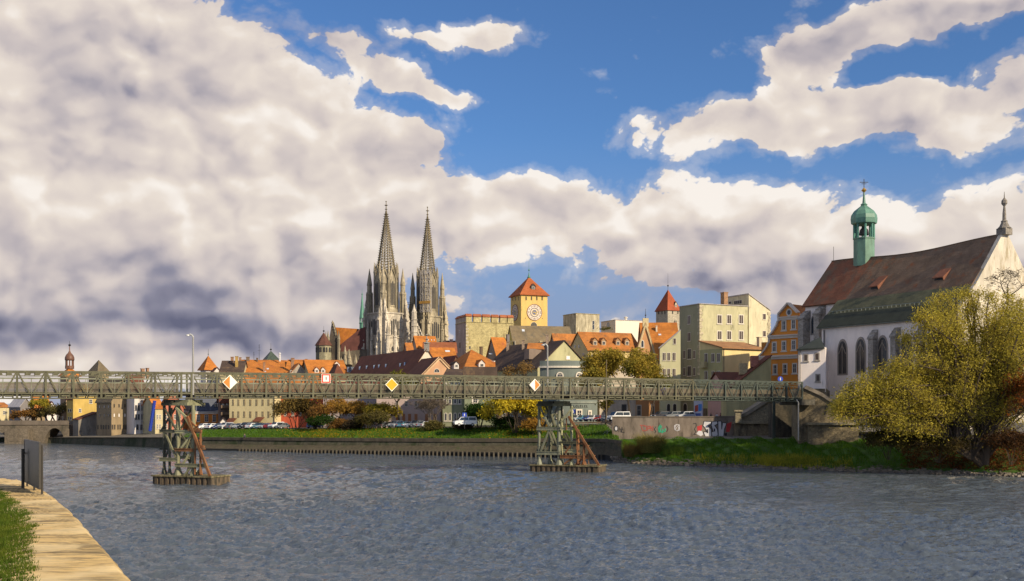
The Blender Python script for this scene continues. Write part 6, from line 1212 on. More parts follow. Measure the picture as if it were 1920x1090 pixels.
# choir: spiky gable, orange roof, transept roof, octagonal turret, copper fleche
solid([(672, 700), (672, 668), (686, 657), (686, 700)], 384, 10, GOTHD, 'transept_wall')
solid([(637, 700), (637, 660), (688, 655), (688, 700)], 382, 8, mat('gothic', (.20, .165, .12), .9, .5), 'choir_wall')
solid([(629, 660), (628, 614), (672, 617), (640, 655)], 384, 9, R_OR, 'choir_roof')
solid([(637, 662), (640, 645), (676, 616), (685, 613), (686, 664)], 383, 8, mat('tiles', (.13, .05, .04), .85, .3), 'transept_roof')
gob, gfc = solid([(613, 700), (614, 650), (618, 632), (622, 606), (623.5, 604), (628, 618), (634, 642), (637, 660), (637, 700)], 381, 2, mat('gothic', (.15, .12, .09), .9, .5), 'choir_gable', th=-10)
mb = MB()
for k in range(10): q_ = P(623.5 + 13 * k / 9, 606 + 50 * k / 9, 380.5); mb.lathe(q_, [(.5, -.3), (.6, .3), (.05, 1.4)], 4)
for (x_, yt) in ((611, 621), (615, 620), (635, 620), (647, 668 - 20), (667, 664), (655, 655)): p = P(x_, 665, 380); zt2 = HC - (yt - HY) / F * p.y; mb.lathe(Vector((p.x, p.y, 0)), [(.8, p.z - 5), (.7, zt2 - 5), (.9, zt2 - 4.6), (.05, zt2)], 5)
mb.build('choir_pinnacles', GOTHD, cat_)
mb = MB()
for (x_, yt) in ((654, 655), (640, 670)): mb.prism([P(x_ - 7, 684, 380), P(x_, yt, 380), P(x_ + 7, 684, 380)], Vector((0, 1.2, 0)))
mb.build('choir_gablets', GOTHD, cat_)
p = P(607, 690, 380); mb = MB(); r = 15 / F * p.y; Zq = lambda py: HC - (py - HY) / F * p.y; c_ = Vector((p.x, p.y, 0)); mb.lathe(c_, [(r, Zq(700)), (r, Zq(648))], 8, PI / 8); tw = mb.build('choir_turret', mat('gothic', (.30, .27, .17), .9, .5), cat_)
mb = MB(); mb.lathe(c_, [(r * 1.12, Zq(648.5)), (r * 1.08, Zq(647)), (.15, Zq(624))], 8, PI / 8); mb.build('turret_roof', mat('tiles', (.12, .05, .035), .85, .3), tw); finial(tw, c_ + up * Zq(626), 4, ball=.6)
for i in range(8):
    an = i * PI / 4; nn = Vector((math.cos(an), math.sin(an), 0)); uu = Vector((-nn.y, nn.x, 0)); ap = r * math.cos(PI / 8); fc = Face(c_ + nn * ap, uu, nn, 0); m2 = MB()
    for k in (-.9, .9): plate(m2, fc, shape('arch', k - .5, k + .5, Zq(661), Zq(652)), 0, .15)
    m2.build('louvre', VOID, tw)
p = P(679, 620, 404); mb = MB(); Zq = lambda py: HC - (py - HY) / F * p.y; c_ = Vector((p.x, p.y, 0)); r = 5.0 / F * p.y
mb.lathe(c_, [(r, Zq(628)), (r, Zq(608)), (r * 1.15, Zq(607)), (r * 1.15, Zq(605.5))], 8); 
for i in range(8): q_ = c_ + Vector((math.cos(i * PI / 4), math.sin(i * PI / 4), 0)) * r * .9; mb.tube(q_ + up * Zq(606), q_ + up * Zq(596), .16, n=4)
mb.lathe(c_, [(r * 1.1, Zq(597)), (r * 1.0, Zq(594)), (r * .5, Zq(573)), (.1, Zq(548)), (.06, Zq(541))], 8); mb.lathe(c_ + up * Zq(552), [(.1, -.5), (.5, 0), (.1, .5)], 6); mb.build('copper_fleche', COPPER, cat_)
# ================================================================ white church on the right
ths = math.radians(30); dR = Vector((math.cos(ths), math.sin(ths), 0)); dL = Vector((-math.sin(ths), math.cos(ths), 0)); nL = -dR; nR2 = Vector((dR.y, -dR.x, 0))
Yr = 132; R1 = P(1885, 442, Yr); zr = R1.z; R1.z = 0; wv = 5.8 * KU; ww = 9.5 * KU; ze1 = HC + 15.2 * KU; ze2 = HC + 11.6 * KU; zb_ = 7.5; TT = 28.2 * KU; TA = 21.5 * KU
chr_ = empty('white_church', R1, 'large white church with steep brown roof, lancet windows and green copper bell turret', 'church')
CW = mat('plaster', (.88, .78, .70), .9, .12, 1.0, .1, stain=.15, stain_col=(.50, .45, .42)); CW2 = mat('plaster', (.60, .53, .41), .9, .3, 1.0, .15, stain=.45, stain_col=(.28, .22, .12))
GRY = mat('stone', (.36, .32, .27), .9, .4, 1.2, .4, stain=.3)
CRF = mat('tiles', (.20, .13, .08), .85, .4, 1.0, .5, stain=.22, stain_col=(.23, .08, .03)); CRA = mat('tiles', (.13, .125, .065), .8, .35, 1.0, .4, stain=.35, stain_col=(.05, .06, .035)); CGR = mat('plaster', (.045, .05, .032), .8, .3, bump=.1)
def cp(t, w_, z_): v = R1 + dL * t + nL * w_; return Vector((v.x, v.y, z_))
mb = MB(); mb.hexa([cp(0, wv, zb_), cp(0, -wv, zb_), cp(TT, -wv, zb_), cp(TT, wv, zb_), cp(0, wv, ze1), cp(0, -wv, ze1), cp(TT, -wv, ze1), cp(TT, wv, ze1)])
mb.prism([cp(TT, wv, ze1), cp(TT, -wv, ze1), cp(TT, 0, zr - 1.3)], cp(.4, 0, 0) - cp(TT, 0, 0)); mb.build('nave_wall', CW, chr_)
mb = MB(); mb.prism([cp(0, wv + .25, ze1 - .2), cp(0, -wv - .25, ze1 - .2), cp(0, -.5, zr + .6), cp(0, .5, zr + .6)], dL * .8); mb.prism([cp(-.02, ww, zb_), cp(-.02, -wv, zb_), cp(-.02, -wv - .25, ze1), cp(-.02, wv + .25, ze1), cp(-.02, ww, ze2)], dL * .7); mb.build('west_front', CW2, chr_)
mb = MB()
def slab(a, b, c__, d, th_=.3):
    n = (b - a).cross(d - a).normalized(); n = n if n.z > 0 else -n; mb.hexa([a, b, c__, d, a + n * th_, b + n * th_, c__ + n * th_, d + n * th_])
NS = 14; sag = lambda t: -.9 * math.sin(PI * min(1, max(0, (t / TT)))) ** 2
for s_ in (1, -1):
    for k in range(NS - 4):
        t0, t1 = .6 + (TT - .2) * k / NS, .6 + (TT - .2) * (k + 1) / NS
        rz = (zr - ze1) / wv * .5
        slab(cp(t0, s_ * (wv + .5), ze1 - rz), cp(t1, s_ * (wv + .5), ze1 - rz), cp(t1, 0, zr + sag(t1)), cp(t0, 0, zr + sag(t0)))
mb.build('main_roof', CRF, chr_)
mb = MB()
for s_ in (1, -1):
    for k in range(NS - 4, NS):
        t0, t1 = .6 + (TT - .2) * k / NS, .6 + (TT - .2) * (k + 1) / NS; rz = (zr - ze1) / wv * .5
        slab(cp(t0, s_ * (wv + .5), ze1 - rz), cp(t1, s_ * (wv + .5), ze1 - rz), cp(t1, 0, zr + sag(t1)), cp(t0, 0, zr + sag(t0)))
mb.build('choir_roof', mat('tiles', (.24, .09, .045), .85, .35, 1.0, .5, stain=.5, stain_col=(.15, .10, .06)), chr_)
mb = MB(); mb.bar(cp(.6, 0, zr + .3), cp(.7, 0, zr + .3), .3)
for k in range(NS): t0, t1 = .6 + (TT - .2) * k / NS, .6 + (TT - .2) * (k + 1) / NS; mb.bar(cp(t0, 0, zr + sag(t0) + .3), cp(t1, 0, zr + sag(t1) + .3), .45, .3)
mb.build('ridge_tiles', mat('tiles', (.16, .10, .06), .9, .3), chr_)
# aisle
mb = MB(); mb.hexa([cp(0.7, ww, zb_ - 1), cp(0.7, wv, zb_ - 1), cp(TA, wv, zb_ - 1), cp(TA, ww, zb_ - 1), cp(0.7, ww, ze2), cp(0.7, wv, ze1 - .3), cp(TA, wv, ze1 - .3), cp(TA, ww, ze2)]); mb.build('aisle_wall', CW, chr_)
mb = MB(); rs = (ze1 - ze2) / (ww - wv); slab(cp(.6, wv + .1, ze1 - .1), cp(TA + .5, wv + .1, ze1 - .1), cp(TA + .5, wv + (ww - wv) * .62, ze1 - rs * (ww - wv) * .62), cp(.6, wv + (ww - wv) * .62, ze1 - rs * (ww - wv) * .62)); mb.build('aisle_roof', CRA, chr_)
mb = MB(); slab(cp(.6, wv + (ww - wv) * .62, ze1 - rs * (ww - wv) * .62), cp(TA + .6, wv + (ww - wv) * .62, ze1 - rs * (ww - wv) * .62), cp(TA + .6, ww + .7, ze2 - .75), cp(.6, ww + .7, ze2 - .75), .33); mb.build('copper_eaves', CGR, chr_)
mb = MB()
for k in range(30): t = 1 + (TA - 1) * k / 29; a = cp(t, wv + (ww - wv) * .62, ze1 - rs * (ww - wv) * .62 + .3); mb.bar(a, a + up * .55, .06)
mb.bar(cp(1, wv + (ww - wv) * .62, ze1 - rs * (ww - wv) * .62 + .85), cp(TA, wv + (ww - wv) * .62, ze1 - rs * (ww - wv) * .62 + .85), .07); mb.tube(cp(.7, ww + .75, ze2 - .6), cp(TA + .6, ww + .75, ze2 - .6), .12, n=6); mb.build('snow_guard', mat('metal', (.25, .28, .25), .5, .2, bump=0), chr_)
ca = cp(0, ww, 0); fA = Face(cp(TA, ww, 0), -dL, nL, TA)
def lancet(px, pya, pyb, w_):
    uc, zt, _ = fA.hit(px, pya); _, zb2, _ = fA.hit(px, pyb); h = w_ / 2
    m1 = MB(); plate(m1, fA, shape('lancet', uc - h - .35, uc + h + .35, zb2 - .3, zt + .45), -.02, .06); o = m1.build('window', mat('plaster', (.33, .28, .23), .9, .2), chr_)
    m2 = MB(); plate(m2, fA, shape('lancet', uc - h, uc + h, zb2, zt), .0, .09); m2.build('pane', mat('glass', (.06, .055, .05), .25), o); m3 = MB(); m3.boxu(fA.o, fA.u, fA.n, uc - .08, uc + .08, .08, .17, zb2, zt - .5)
    for s_ in (-1, 1): m3.bar(fA.o + fA.u * (uc + s_ * h * .9) + fA.n * .13 + up * (zt - h * 2.6), fA.o + fA.u * uc + fA.n * .13 + up * (zt - h * .8), .1, .12)
    m3.build('tracery', mat('plaster', (.30, .25, .20), .9, .2), o)
for px, ya, yb2 in ((1580, 640, 701), (1614, 636, 699), (1655, 633, 695), (1700, 630, 695), (1750, 627, 695)): lancet(px, ya, yb2, 1.9)
def butt(t, face_w, zt, dp=1.3, wd=1.15, root=chr_, zb2=zb_ - 1):
    mb = MB(); a = cp(t, face_w, 0); o = Vector((a.x, a.y, 0)); mb.boxu(o, -dL, nL, -wd / 2, wd / 2, -.2, dp, zb2, zt - 1.6); mb.boxu(o, -dL, nL, -wd / 2, wd / 2, -.2, dp * .7, zt - 1.6, zt - .3)
    q_ = o - (-dL) * wd / 2; mb.prism([o + (-dL) * -wd * .6 + nL * -.2 + up * (zt + .5), o + (-dL) * -wd * .6 + nL * (dp + .2) + up * (zt - 1.3), o + (-dL) * -wd * .6 + nL * (dp + .2) + up * (zt - 1.6), o + (-dL) * -wd * .6 + nL * -.2 + up * (zt - 1.5)], -dL * wd * 1.2); mb.build('buttress', GRY, root)
def t_at(px, w_): o = R1 + nL * w_; return ray_t(o, dL, px)
butt(t_at(1634, ww + 1), ww, fA.hit(1630, 622)[1]); butt(t_at(1676, ww + 1), ww, fA.hit(1672, 618)[1]); butt(t_at(1724, ww + 1), ww, fA.hit(1720, 614)[1])
fN = Face(cp(TT, wv, 0), -dL, nL, TT)
for px in (1527,): 
    uc, zt, _ = fN.hit(px, 590); _, zb2, _ = fN.hit(px, 628); m1 = MB(); plate(m1, fN, shape('lancet', uc - 1.0, uc + 1.0, zb2, zt), 0, .08); o = m1.build('window', GRY, chr_); m1 = MB(); plate(m1, fN, shape('lancet', uc - .7, uc + .7, zb2 + .3, zt - .4), 0, .12); m1.build('pane', GLASS, o)
for px in (1537,): butt(t_at(px, wv + .8), wv, fN.hit(px, 577)[1], 1.8, 1.5)
butt(TT - .6, wv, fN.hit(1513, 586)[1], 2.0, 1.5)
mb = MB(); a = fA.hit(1547, 640)[2]
mb.tube((a.x - .25, a.y - .15, ze2 - 1), (a.x - .25, a.y - .15, zb_), .12, n=6); mb.build('downpipe', IRON, chr_)
# roof dormers (triangular louvres) and bell turret
def ltri(px, py, s_):
    sl = (cp(0, wv, ze1) , (nL * (zr - ze1) + up * wv).normalized()); p = plane_hit(px, py, cp(1, 0, zr - .6), sl[1]); mb = MB(); o = Vector((p.x, p.y, 0)); uu = -dL
    mb.prism([p - uu * s_ * .5 + nL * .4 - up * .2, p + uu * s_ * .5 + nL * .4 - up * .2, p + uu * s_ * .5 + nL * .4 + up * .9, p - uu * s_ * .5 + nL * .4 + up * .9], -nL * 1.5); d = mb.build('dormer', DARK, chr_)
    mb = MB(); a, b = p - uu * s_ * .62 + nL * .8 + up * .85, p + uu * s_ * .62 + nL * .8 + up * .85; c__, e_ = p + uu * s_ * .62 - nL * 2.6 + up * 3.3, p - uu * s_ * .62 - nL * 2.6 + up * 3.3; mb.hexa([a, b, c__, e_] + [q_ + up * .15 for q_ in (a, b, c__, e_)]); mb.prism([b, b - up * .85 - nL * .4, c__], -uu * .1); mb.build('dormer_roof', mat('tiles', (.20, .08, .045), .85, .3), d)
ltri(1642, 547, 1.8); ltri(1763, 531, 1.9)
tt = t_at(1620, 0); B0 = cp(tt, 0, 0); Zt = lambda py: HC - (py - HY) / F * B0.y; r = 19 / F * B0.y
bt_ = MB(); bt_.lathe(B0, [(r, Zt(500)), (r, Zt(450)), (r * 1.06, Zt(449)), (r * 1.06, Zt(447))], 8, PI / 8 + .2); turret = bt_.build('bell_turret', mat('metal', (.15, .27, .19), .6, .35, 1.5, bump=.15, stain=.3, stain_col=(.12, .17, .08)), chr_)
m2 = MB()
for i in range(8): an = PI / 8 + .2 + i * PI / 4; q_ = B0 + Vector((math.cos(an), math.sin(an), 0)) * r * .93; m2.tube(q_ + up * Zt(448), q_ + up * Zt(421), .24, n=6)
m2.build('column', COPPER, turret); m2 = MB(); m2.lathe(B0, [(r * .35, Zt(440)), (r * .5, Zt(441)), (r * .42, Zt(432)), (r * .2, Zt(427)), (.1, Zt(424))], 10); m2.build('bell', IRON, turret)
m2 = MB(); m2.lathe(B0, [(r * 1.0, Zt(422)), (r * 1.22, Zt(420)), (r * 1.24, Zt(418)), (r * 1.28, Zt(411)), (r * 1.22, Zt(404)), (r * .95, Zt(396)), (r * .55, Zt(390)), (r * .28, Zt(386)), (r * .34, Zt(384)), (r * .16, Zt(381)), (r * .08, Zt(364)), (.12, Zt(358))], 8, PI / 8 + .2); m2.build('onion_dome', mat('metal', (.12, .25, .18), .5, .3, 1.2, bump=.1, stain=.2, stain_col=(.06, .16, .11)), turret)
m2 = MB(); m2.lathe(B0 + up * Zt(357), [(.1, -.5), (.55, 0), (.1, .5)], 10); m2.build('gilt_ball', mat('metal', (.6, .35, .08), .35, .1, bump=0, metal=.6), turret); m2 = MB(); m2.bar(B0 + up * Zt(355), B0 + up * Zt(336), .12); m2.box(B0 + up * Zt(342), (1.7, .12, .12)); m2.box(B0 + up * Zt(345), (1.0, .1, .1)); m2.build('cross', IRON, turret)
m2 = MB(); q_ = cp(.2, 0, zr + .4); m2.box(q_ + up * .3, (1.9, 1.9, 1.2), ths); m2.lathe(q_ + up * .9, [(1.25, 0), (.9, .35), (.55, 1.1), (.62, 1.3), (.35, 1.5), (.32, 2.8), (.18, 4.0), (.55, 4.5), (.5, 5.0), (.1, 5.5), (.04, 6.6)], 8); m2.build('gable_finial', mat('stone', (.24, .21, .17)), chr_)
m2 = MB(); m2.bar(cp(TT, 0, zr), cp(TT, 0, zr + 3.4), .07); m2.build('lightning_rod', IRON, chr_)
# low white annex at the church corner
an_ = empty('annex', P(1525, 730, 140), 'small white annex with a dark slate roof and three little windows at the church corner', 'annex')
t_ = math.radians(-20); 
wa, fa = wallslab('w', None, None, [(1497.5, 735), (1497.5, 653), (1548, 651), (1548, 735)], 141, -20, 7, CW, an_, 'wall')
m2 = MB(); u_, nb = fa.u, fa.n; ua, ub = fa.hit(1494.5, 652)[0], fa.hit(1546, 652)[0]; za = fa.hit(1500, 655)[1]; zc_ = fa.hit(1515, 634)[1]
b0 = fa.o
def ap_(uu, d, z_): return b0 + u_ * uu - nb * d + up * z_
m2.hexa([ap_(ua, -.6, za - .3), ap_(ub, -.6, za - .0), ap_(ub, 7.5, za), ap_(ua, 7.5, za), ap_(ua, -.6, za), ap_(ub, -.6, za + .2), ap_(ub - 1, 3.2, zc_ + .3), ap_(ua + 3.2, 3.2, zc_)]); m2.build('roof', mat('tiles', (.035, .042, .036), .6, .3), an_)
for px, py in ((1511, 671), (1532, 669), (1533.5, 709)): win(an_, fa, px, py, 5, 11, fm=GRY, fw=.22, mull=(0, 0), gm=DKW)
m2 = MB(); a = fa.hit(1499.5, 700)[2]; m2.tube((a.x, a.y - .2, za - .2), (a.x, a.y - .2, fa.hit(1499, 732)[1]), .1, n=6); m2.build('downpipe', mat('metal', (.22, .2, .18), .5, .2, bump=0), an_)
# ================================================================ trees and shrubs
BARK = mat('plaster', (.075, .055, .038), .95, .4, 3.0, .4); BARK2 = mat('plaster', (.16, .125, .09), .95, .4, 3.0, .4)
def limbs(rr, base, hgt, spread, ntr=1, lean=(0, 0), depth=4, start=.28, gn=.62, kids=3, updraft=.35, r0=.25, tilt=.9):
    """recursive limbs; returns segments (a,b,ra,rb) and tips"""
    segs = []; tips = []
    def grow(p, d, L, r, lv):
        n = 3; q = p
        for k in range(n):
            d2 = (d + Vector((rr.gauss(0, .12), rr.gauss(0, .12), rr.gauss(0, .08) + updraft * .08))).normalized(); e_ = q + d2 * L / n; r2 = r * (1 - .28 / n * (k + 1)); segs.append((q, e_, r if k == 0 else r_prev, r2)); r_prev = r2; q = e_; d = d2
            if lv >= depth - 1: tips.append((q.copy(), lv))
        if lv >= depth: return
        nk = kids + (1 if rr.random() < .35 else 0)
        a0 = rr.uniform(0, 2 * PI)
        for k in range(nk):
            a = a0 + 2 * PI * k / nk + rr.uniform(-.4, .4); el_ = rr.uniform(.45, 1.0) * tilt; t = Vector((math.cos(a), math.sin(a), 0)); ax = d.cross(t); 
            if ax.length < .05: continue
            nd = (Matrix.Rotation(el_, 3, ax.normalized()) @ d); nd = (nd + Vector((t.x * spread * .3, t.y * spread * .3, updraft * .35))).normalized()
            grow(q, nd, L * gn * rr.uniform(.75, 1.15), r_prev * .68, lv + 1)
        if rr.random() < .6: grow(q, (d + Vector((rr.gauss(0, .15), rr.gauss(0, .15), .1))).normalized(), L * gn * .9, r_prev * .7, lv + 1)
    for i in range(ntr):
        a = 2 * PI * i / max(1, ntr) + rr.uniform(-.5, .5); d = Vector((lean[0] + (.35 * math.cos(a) if ntr > 1 else 0), lean[1] + (.35 * math.sin(a) if ntr > 1 else 0), 1)).normalized()
        grow(Vector(base) + (Vector((math.cos(a), math.sin(a), 0)) * r0 * 1.2 if ntr > 1 else Vector((0, 0, 0))), d, hgt * start, r0, 0)
    return segs, tips
def limb_mesh(name, segs, m_, root, minr=.02):
    mb = MB()
    for a, b, ra, rb in segs: mb.tube(a, b, max(ra, minr), max(rb, minr), 5 if ra > .08 else 3, cap=False)
    og = ORG[root.name]; me = bpy.data.meshes.new(name); me.from_pydata([(p[0] - og.x, p[1] - og.y, p[2] - og.z) for p in mb.v], [], mb.f); me.update(); return link_mesh(name, me, m_, root, og)
def leaves(name, centres, n, rad, size, m_, root, seed=1, asp=.5, droop=0.0, og=None, parent=True):
    r = np.random.default_rng(seed); C = np.asarray([tuple(c) for c in centres]); k = r.integers(0, len(C), n)
    off = r.normal(0, 1, (n, 3)); off /= np.maximum(np.linalg.norm(off, axis=1, keepdims=True), .001); off *= (r.random((n, 1)) ** .5) * rad; off[:, 2] -= droop * np.abs(r.normal(0, .5, n)) * rad
    c = C[k] + off; a = r.normal(0, 1, (n, 3)); a /= np.linalg.norm(a, axis=1, keepdims=True); b = r.normal(0, 1, (n, 3)); b -= a * (a * b).sum(1, keepdims=True); b /= np.linalg.norm(b, axis=1, keepdims=True)
    s = size * r.uniform(.55, 1.4, (n, 1)); a *= s; b *= s * asp; v = np.stack([c - a, c + b, c + a, c - b], 1).reshape(-1, 3); og = ORG[root.name] if og is None else og; v -= np.array(og)
    me = bpy.data.meshes.new(name); me.vertices.add(4 * n); me.vertices.foreach_set('co', v.reshape(-1)); me.loops.add(4 * n); me.loops.foreach_set('vertex_index', np.arange(4 * n)); me.polygons.add(n); me.polygons.foreach_set('loop_start', np.arange(0, 4 * n, 4)); me.update()
    return link_mesh(name, me, m_, root, og)
def tree(name, label, cat, base, hgt, spread, n, rad, size, lm, seed, bark=None, r0=.25, group=None, tipz=None, **kw):
    rr = random.Random(seed); root = empty(name, base, label, cat, group); droop = kw.pop('droop', 0.0)
    segs, tips = limbs(rr, base, hgt, spread, r0=r0, **kw); zmax = max(t[0].z for t in tips); sc_ = hgt / max(.1, zmax - base[2])
    B = Vector(base); sx = kw.get('wide', 1.0)
    f = lambda p: Vector((B.x + (p.x - B.x) * sc_ * spread, B.y + (p.y - B.y) * sc_ * spread, B.z + (p.z - B.z) * sc_))
    segs = [(f(a), f(b), ra, rb) for a, b, ra, rb in segs]; tp = [f(t[0]) for t in tips]
    limb_mesh('trunk', segs, bark or BARK, root)
    if n: leaves('crown', tp, n, rad, size, lm, root, seed, droop=droop)
    return root
LY = leaf_mat((.34, .26, .03), (.22, .20, .03), (.46, .36, .05)); LGR = leaf_mat((.10, .11, .02), (.20, .16, .02), (.05, .07, .015)); LBR = leaf_mat((.20, .10, .03), (.12, .08, .03), (.30, .14, .03)); LOR = leaf_mat((.34, .17, .03), (.20, .12, .03), (.42, .25, .04)); LDK = leaf_mat((.025, .055, .012), (.04, .08, .015), (.02, .035, .01)); LRED = leaf_mat((.30, .07, .02), (.16, .07, .02), (.40, .14, .02)); LW = leaf_mat((.44, .35, .05), (.28, .24, .035), (.58, .47, .08)); LOL = leaf_mat((.13, .11, .035), (.09, .09, .03), (.18, .13, .04)); LBY = leaf_mat((.62, .46, .03), (.42, .34, .03), (.72, .56, .06))
def gz(px, py, Yu): return P(px, py, Yu)
def mtr(px_, Yu): return px_ / F * Yu * KU
# far-left small trees
tree('tree', 'thin yellow-leaved tree standing in front of the orange-red roof at the far left', 'tree', gz(78, 792, 228), mtr(44, 228), .9, 1500, .8, .28, LY, 21, start=.3)
for i, (px, hh, lm, lab) in enumerate(((62, 26, LBR, 'brown bush left of the thin yellow tree, far left'), (92, 30, LOL, 'bare-looking olive bush right of the thin yellow tree, far left'), (107, 34, LOL, 'tall dull bush against the brown gate tower'), (48, 22, LBR, 'low brown bush by the dark grey gabled house'))):
    tree('bush', lab, 'bush', gz(px, 793, 230 - i), mtr(hh, 230), 1.2, 1300, 1.0, .3, lm, 30 + i, ntr=3, start=.35, depth=3)
# bank trees, left to right: (px, base y, Yu, height px, spread, leaves, radius, size, mat, label)
TR = [(555, 812, 186, 66, 1.0, 10000, 1.2, .24, leaf_mat((.20, .14, .045), (.14, .10, .035), (.26, .17, .04)), 'dense olive-brown tree in front of the red house', dict(ntr=5, start=.18, r0=.12)),
 (614, 806, 184, 74, 1.0, 1500, 1.0, .24, LOR, 'half-bare tree with forked pale trunk and scattered orange leaves', dict(start=.26)),
 (592, 806, 180, 48, 1.1, 1800, 1.0, .22, LBR, 'reddish brown thinning tree beside the arched doorway', dict(start=.3)),
 (650, 806, 182, 52, 1.35, 6500, 1.2, .24, LOR, 'broad rusty orange bushy tree beneath the bridge', dict(ntr=2, start=.25)),
 (751, 802, 176, 104, .95, 8000, 1.15, .25, LGR, 'green-gold tree with a straight trunk, below and above the yellow diamond', dict(start=.36)),
 (716, 804, 177, 46, 1.2, 3500, 1.1, .24, leaf_mat((.26, .20, .03), (.16, .15, .02), (.34, .24, .03)), 'yellow-green shrubby tree left of the straight-trunked green-gold tree', dict(ntr=3, start=.25)),
 (813, 806, 172, 64, 1.15, 0, .5, .12, LOL, 'bare many-stemmed tree in front of the pinkish house', dict(ntr=6, start=.33, depth=5, tilt=.45, bark=BARK2, r0=.12)),
 (899, 806, 166, 46, .85, 9000, 1.25, .22, LDK, 'dark green round bush beside the camper van', dict(ntr=8, start=.12, depth=3, r0=.08)),
 (966, 812, 160, 78, .95, 15000, 1.35, .26, LBY, 'bright yellow shrub-like tree left of the right trestle', dict(ntr=7, start=.13, r0=.1)),
 (985, 760, 172, 82, .9, 1400, .9, .2, leaf_mat((.26, .15, .05), (.20, .13, .05), (.34, .2, .05)), 'bare brownish tree crown showing above the bridge beside the dark roof', dict(start=.3)),
 (1136, 798, 160, 54, .7, 700, .9, .22, LY, 'slim street tree with few leaves, right of the right trestle', dict(start=.45)),
 (1182, 796, 158, 134, 1.05, 22000, 1.7, .25, leaf_mat((.36, .25, .04), (.22, .19, .035), (.46, .34, .05)), 'large golden green street tree rising above the bridge before the salmon gable', dict(start=.33)),
 (1218, 790, 157, 85, .85, 3000, 1.1, .24, LGR, 'small green street tree behind the graffiti wall', dict(start=.4)),
 (735, 812, 172, 0, 0, 0, 0, 0, None, None, None)]
for i, t in enumerate(TR):
    if not t[9]: continue
    px, py, Yu, hp, sp_, n, rad, sz, lm, lab, kw = t; tree('tree', lab, 'tree', gz(px, py, Yu), mtr(hp, Yu), sp_, n, rad, sz, lm, 40 + i, **kw)
BS = [(604, 808, 178, 28, LDK, 'dark green bush at the foot of the forked tree'), (665, 812, 176, 22, leaf_mat((.07, .05, .03), (.05, .045, .02), (.10, .06, .03)), 'low dark brown hedge bush under the orange tree'), (690, 808, 175, 30, leaf_mat((.08, .065, .02), (.05, .055, .02), (.14, .09, .02)), 'dark mounded bush right of the orange tree'), (708, 806, 174, 34, LOL, 'olive mounded bush beside the row of parked cars'),
 (640, 812, 178, 24, LBR, 'russet low bush below the broad orange tree'), (812, 812, 168, 18, LOL, 'scrubby bush at the foot of the bare tree'), (868, 806, 166, 14, leaf_mat((.09, .05, .02), (.06, .05, .02), (.12, .06, .02)), 'small reddish shrub in front of the camper van'), (1002, 815, 158, 26, LOR, 'rust-coloured scrub behind the right trestle'), (945, 808, 163, 22, LDK, 'green scrub left of the bright yellow shrub')]
for i, (px, py, Yu, hp, lm, lab) in enumerate(BS): tree('bush', lab, 'bush', gz(px, py, Yu), mtr(hp, Yu), 1.35, 3200, 1.05, .2, lm, 70 + i, ntr=7, start=.12, depth=3, r0=.06)
# fallen leaves on the grass
rr = random.Random(8); pts = []
for i in range(5200):
    px = rr.choice((rr.gauss(740, 45), rr.gauss(630, 60), rr.gauss(980, 40), rr.gauss(600, 25))); 
    if not 420 < px < 1130: continue
    pr = prof(px); t = rr.random(); p = pr[5].lerp(pr[6], t); pts.append((p.x, p.y, p.z + .05))
leaves('fallen_leaves', pts, len(pts), .15, .16, leaf_mat((.42, .28, .02), (.34, .24, .02), (.30, .12, .02)), None, 5, og=Vector(pts[0])); tag(bpy.data.objects['fallen_leaves'], 'yellow and rusty leaves scattered over the far grass bank', 'leaves', kind='stuff')
# willow on the right bank: several leaning stems, long arching limbs
def willow(name, label, base, lobes, n, size, lm, seed, stems):
    rr = random.Random(seed); root = empty(name, base, label, 'tree'); segs = []; tips = []
    for (c, R_, w_) in lobes:
        c = Vector(c); st_ = Vector(rr.choice(stems)); L = (c - st_).length; mid = st_.lerp(c, .5) + Vector((rr.uniform(-.6, .6), rr.uniform(-.6, .6), L * .14)); q = st_; r = .06 + .010 * L
        N = 7; prev = st_
        for k in range(1, N + 1):
            t = k / N; p = st_ * (1 - t) ** 2 + mid * 2 * t * (1 - t) + c * t * t + Vector((rr.gauss(0, .12), rr.gauss(0, .12), rr.gauss(0, .1))); r2 = r * (1 - .75 * t); segs.append((prev, p, max(.035, r * (1 - .75 * (k - 1) / N)), max(.03, r2)))
            if k > 2:
                for j in range(4):
                    d = Vector((rr.gauss(0, 1), rr.gauss(0, 1), rr.gauss(.45, .6))).normalized(); e_ = p + d * R_ * rr.uniform(.5, .95); m_ = p.lerp(e_, .5) + Vector((0, 0, .2)); segs.append((p, m_, .03, .02)); segs.append((m_, e_, .02, .01)); tips += [e_, m_]
                    for z_ in range(3): e2 = m_ + Vector((rr.gauss(0, .5), rr.gauss(0, .5), rr.gauss(.2, .5))) * R_ * .6; segs.append((m_, e2, .018, .01)); tips.append(e2)
            prev = p
    limb_mesh('trunk', segs, BARK, root, .012); zs = [t_.z for t_ in tips]; z0_, z1_ = min(zs), max(zs); keep = []
    for t_ in tips:
        w_ = .16 + ((t_.z - z0_) / (z1_ - z0_)) ** 1.3 * 1.3 + .9 * mn.noise(Vector((t_.x * .35, t_.y * .35, t_.z * .35)))
        w_ += max(0, -(t_.x - base[0]) / 22.0) * .8
        keep += [t_] * max(0, int(round(w_ * 3)))
    leaves('crown', keep, n, 1.05, size, lm, root, seed, asp=.36, droop=.45); return root
def Lb(px, py, Yu, dy=0): return tuple(P(px, py, Yu) + Vector((0, dy, 0)))
rr = random.Random(77); outline = [(1560, 760), (1590, 715), (1640, 690), (1690, 660), (1700, 610), (1715, 575), (1760, 545), (1800, 532), (1840, 535), (1890, 548), (1940, 555), (1985, 600)]
lob = []
